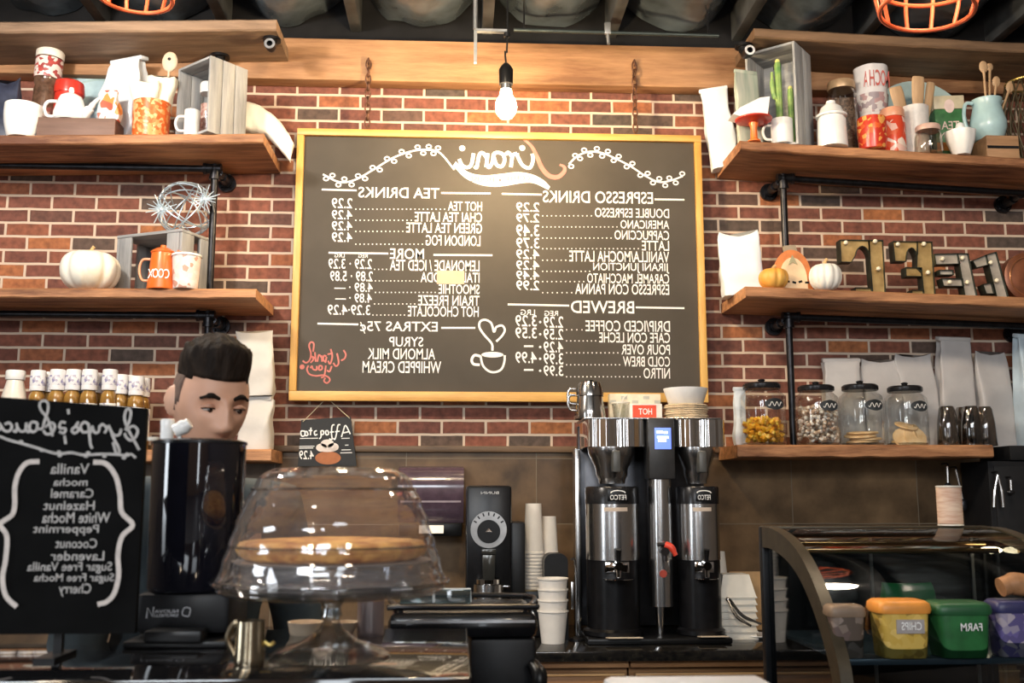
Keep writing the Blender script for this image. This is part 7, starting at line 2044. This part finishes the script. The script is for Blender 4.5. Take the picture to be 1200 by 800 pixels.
b = B(); b.tube([H(-.024, -.0935, -.066), H(-.010, -.1025, -.0645), H(0, -.1035, -.0655), (H(.010, -.1025, -.0645)), H(.024, -.0935, -.066)], [.0022, .0042, .0040, .0042, .0022], 8, sm=4); b.build('lips', M('lip_skin', (.42, .16, .13), .45), man)
# hair: short sides, thick swept top
b = B()
def hair_cap(b, grow, zmin_f, zmin_b, lift, seed):
    q = bmesh.ops.create_uvsphere(b.bm, u_segments=72, v_segments=56, radius=1.0)
    dead = []
    for vt in q['verts']:
        u = vt.co.copy()
        up = max(0, u.z)
        line = (zmin_f + (zmin_b - zmin_f) * max(0, u.y * .5 + .5) ** .6) + .006 * noise.noise(Vector((u.x * 6, u.y * 6, seed)))
        s0 = max(0, min(1, (u.z * .118 - line) / .045)); s0 = s0 * s0 * (3 - 2 * s0)     # grows out of the scalp, no helmet edge
        x, y, z = u.x * .0765, u.y * .0975, u.z * .1185
        k_ = 1 + s0 * grow / .08
        if lift: k_ += s0 * (.05 * noise.noise(Vector((x * 45 + seed, y * 45, z * 20))) + .05 * noise.noise(Vector((x * 130, y * 60, z * 60 + seed))))
        x *= k_; y *= k_; z *= k_
        if lift:
            x *= 1 + .15 * s0
            z += s0 * (lift * (1.0 + .30 * -u.y) - .012 * max(0, up - .72) / .28 - .016 * abs(u.x) * up)
            y -= .012 * s0
        vt.co = Vector((x, y, z))
        if u.z * .118 < line: dead.append(vt)
    bmesh.ops.delete(b.bm, geom=dead, context='VERTS')
    for vt in b.bm.verts: vt.co = H(*vt.co)
hair_cap(b, .010, .058, .040, .024, 3); hr = b.build('hair', m_hair, man, ang=180)
sd = hr.modifiers.new('Solidify', 'SOLIDIFY'); sd.thickness = .004; sd.offset = -1
b = B(); hair_cap(b, .0012, .046, -.055, .0, 8)
for vt in list(b.bm.verts):
    loc = tilt.inverted() @ (vt.co - hc)
    if loc.y < -.030 and loc.z < .060: b.bm.verts.remove(vt)
fd = b.build('faded_sides', M('faded_hair', (.10, .062, .045), .8, col2=(.16, .095, .07), scale=80), man, ang=180)
sd = fd.modifiers.new('Solidify', 'SOLIDIFY'); sd.thickness = .002; sd.offset = -1
# shirt and trousers follow the body
JS = J_[:5]; RS = [tuple(x + .012 for x in r) for r in Rr[:4]] + [(.074, .070)]; ES = [(0, 1), (1, 2), (2, 3), (3, 4)]
for b0 in (6, 11):
    i0 = len(JS); JS = JS + [J_[b0], J_[b0 + 1], tuple(Vector(J_[b0 + 1]).lerp(Vector(J_[b0 + 2]), .92))]; RS = RS + [.075, .060, .048]; ES = ES + [(3, i0), (i0, i0 + 1), (i0 + 1, i0 + 2)]
JS[4] = (0, -.01, sh + .035)
me = skin(JS, RS, ES); me.materials.append(m_shirt); me.shade_smooth()
o = bpy.data.objects.new('shirt', me); o.parent = man; C.objects.link(o)
JT = [J_[0], (0, .02, hip + .04)] ; RT = [(.165, .11), (.158, .105)]; ET = [(0, 1)]
for b0 in (16, 20):
    i0 = len(JT); JT += [J_[b0], J_[b0 + 1], (J_[b0 + 2][0], J_[b0 + 2][1], .09)]; RT += [.105, .078, .062]; ET += [(0, i0), (i0, i0 + 1), (i0 + 1, i0 + 2)]
me = skin(JT, RT, ET); me.materials.append(m_trouser); me.shade_smooth()
o = bpy.data.objects.new('trousers', me); o.parent = man; C.objects.link(o)
for s_ in (-1, 1):
    b = B(); b.loft([[(s_ * .113 + w * math.cos(a), -.055 + dpt * math.sin(a), z) for a in [2 * PI * i / 24 for i in range(24)]] for z, w, dpt in ((0, .048, .135), (.02, .050, .138), (.05, .048, .130), (.08, .046, .10))]); b.build('shoe', m_black, man)
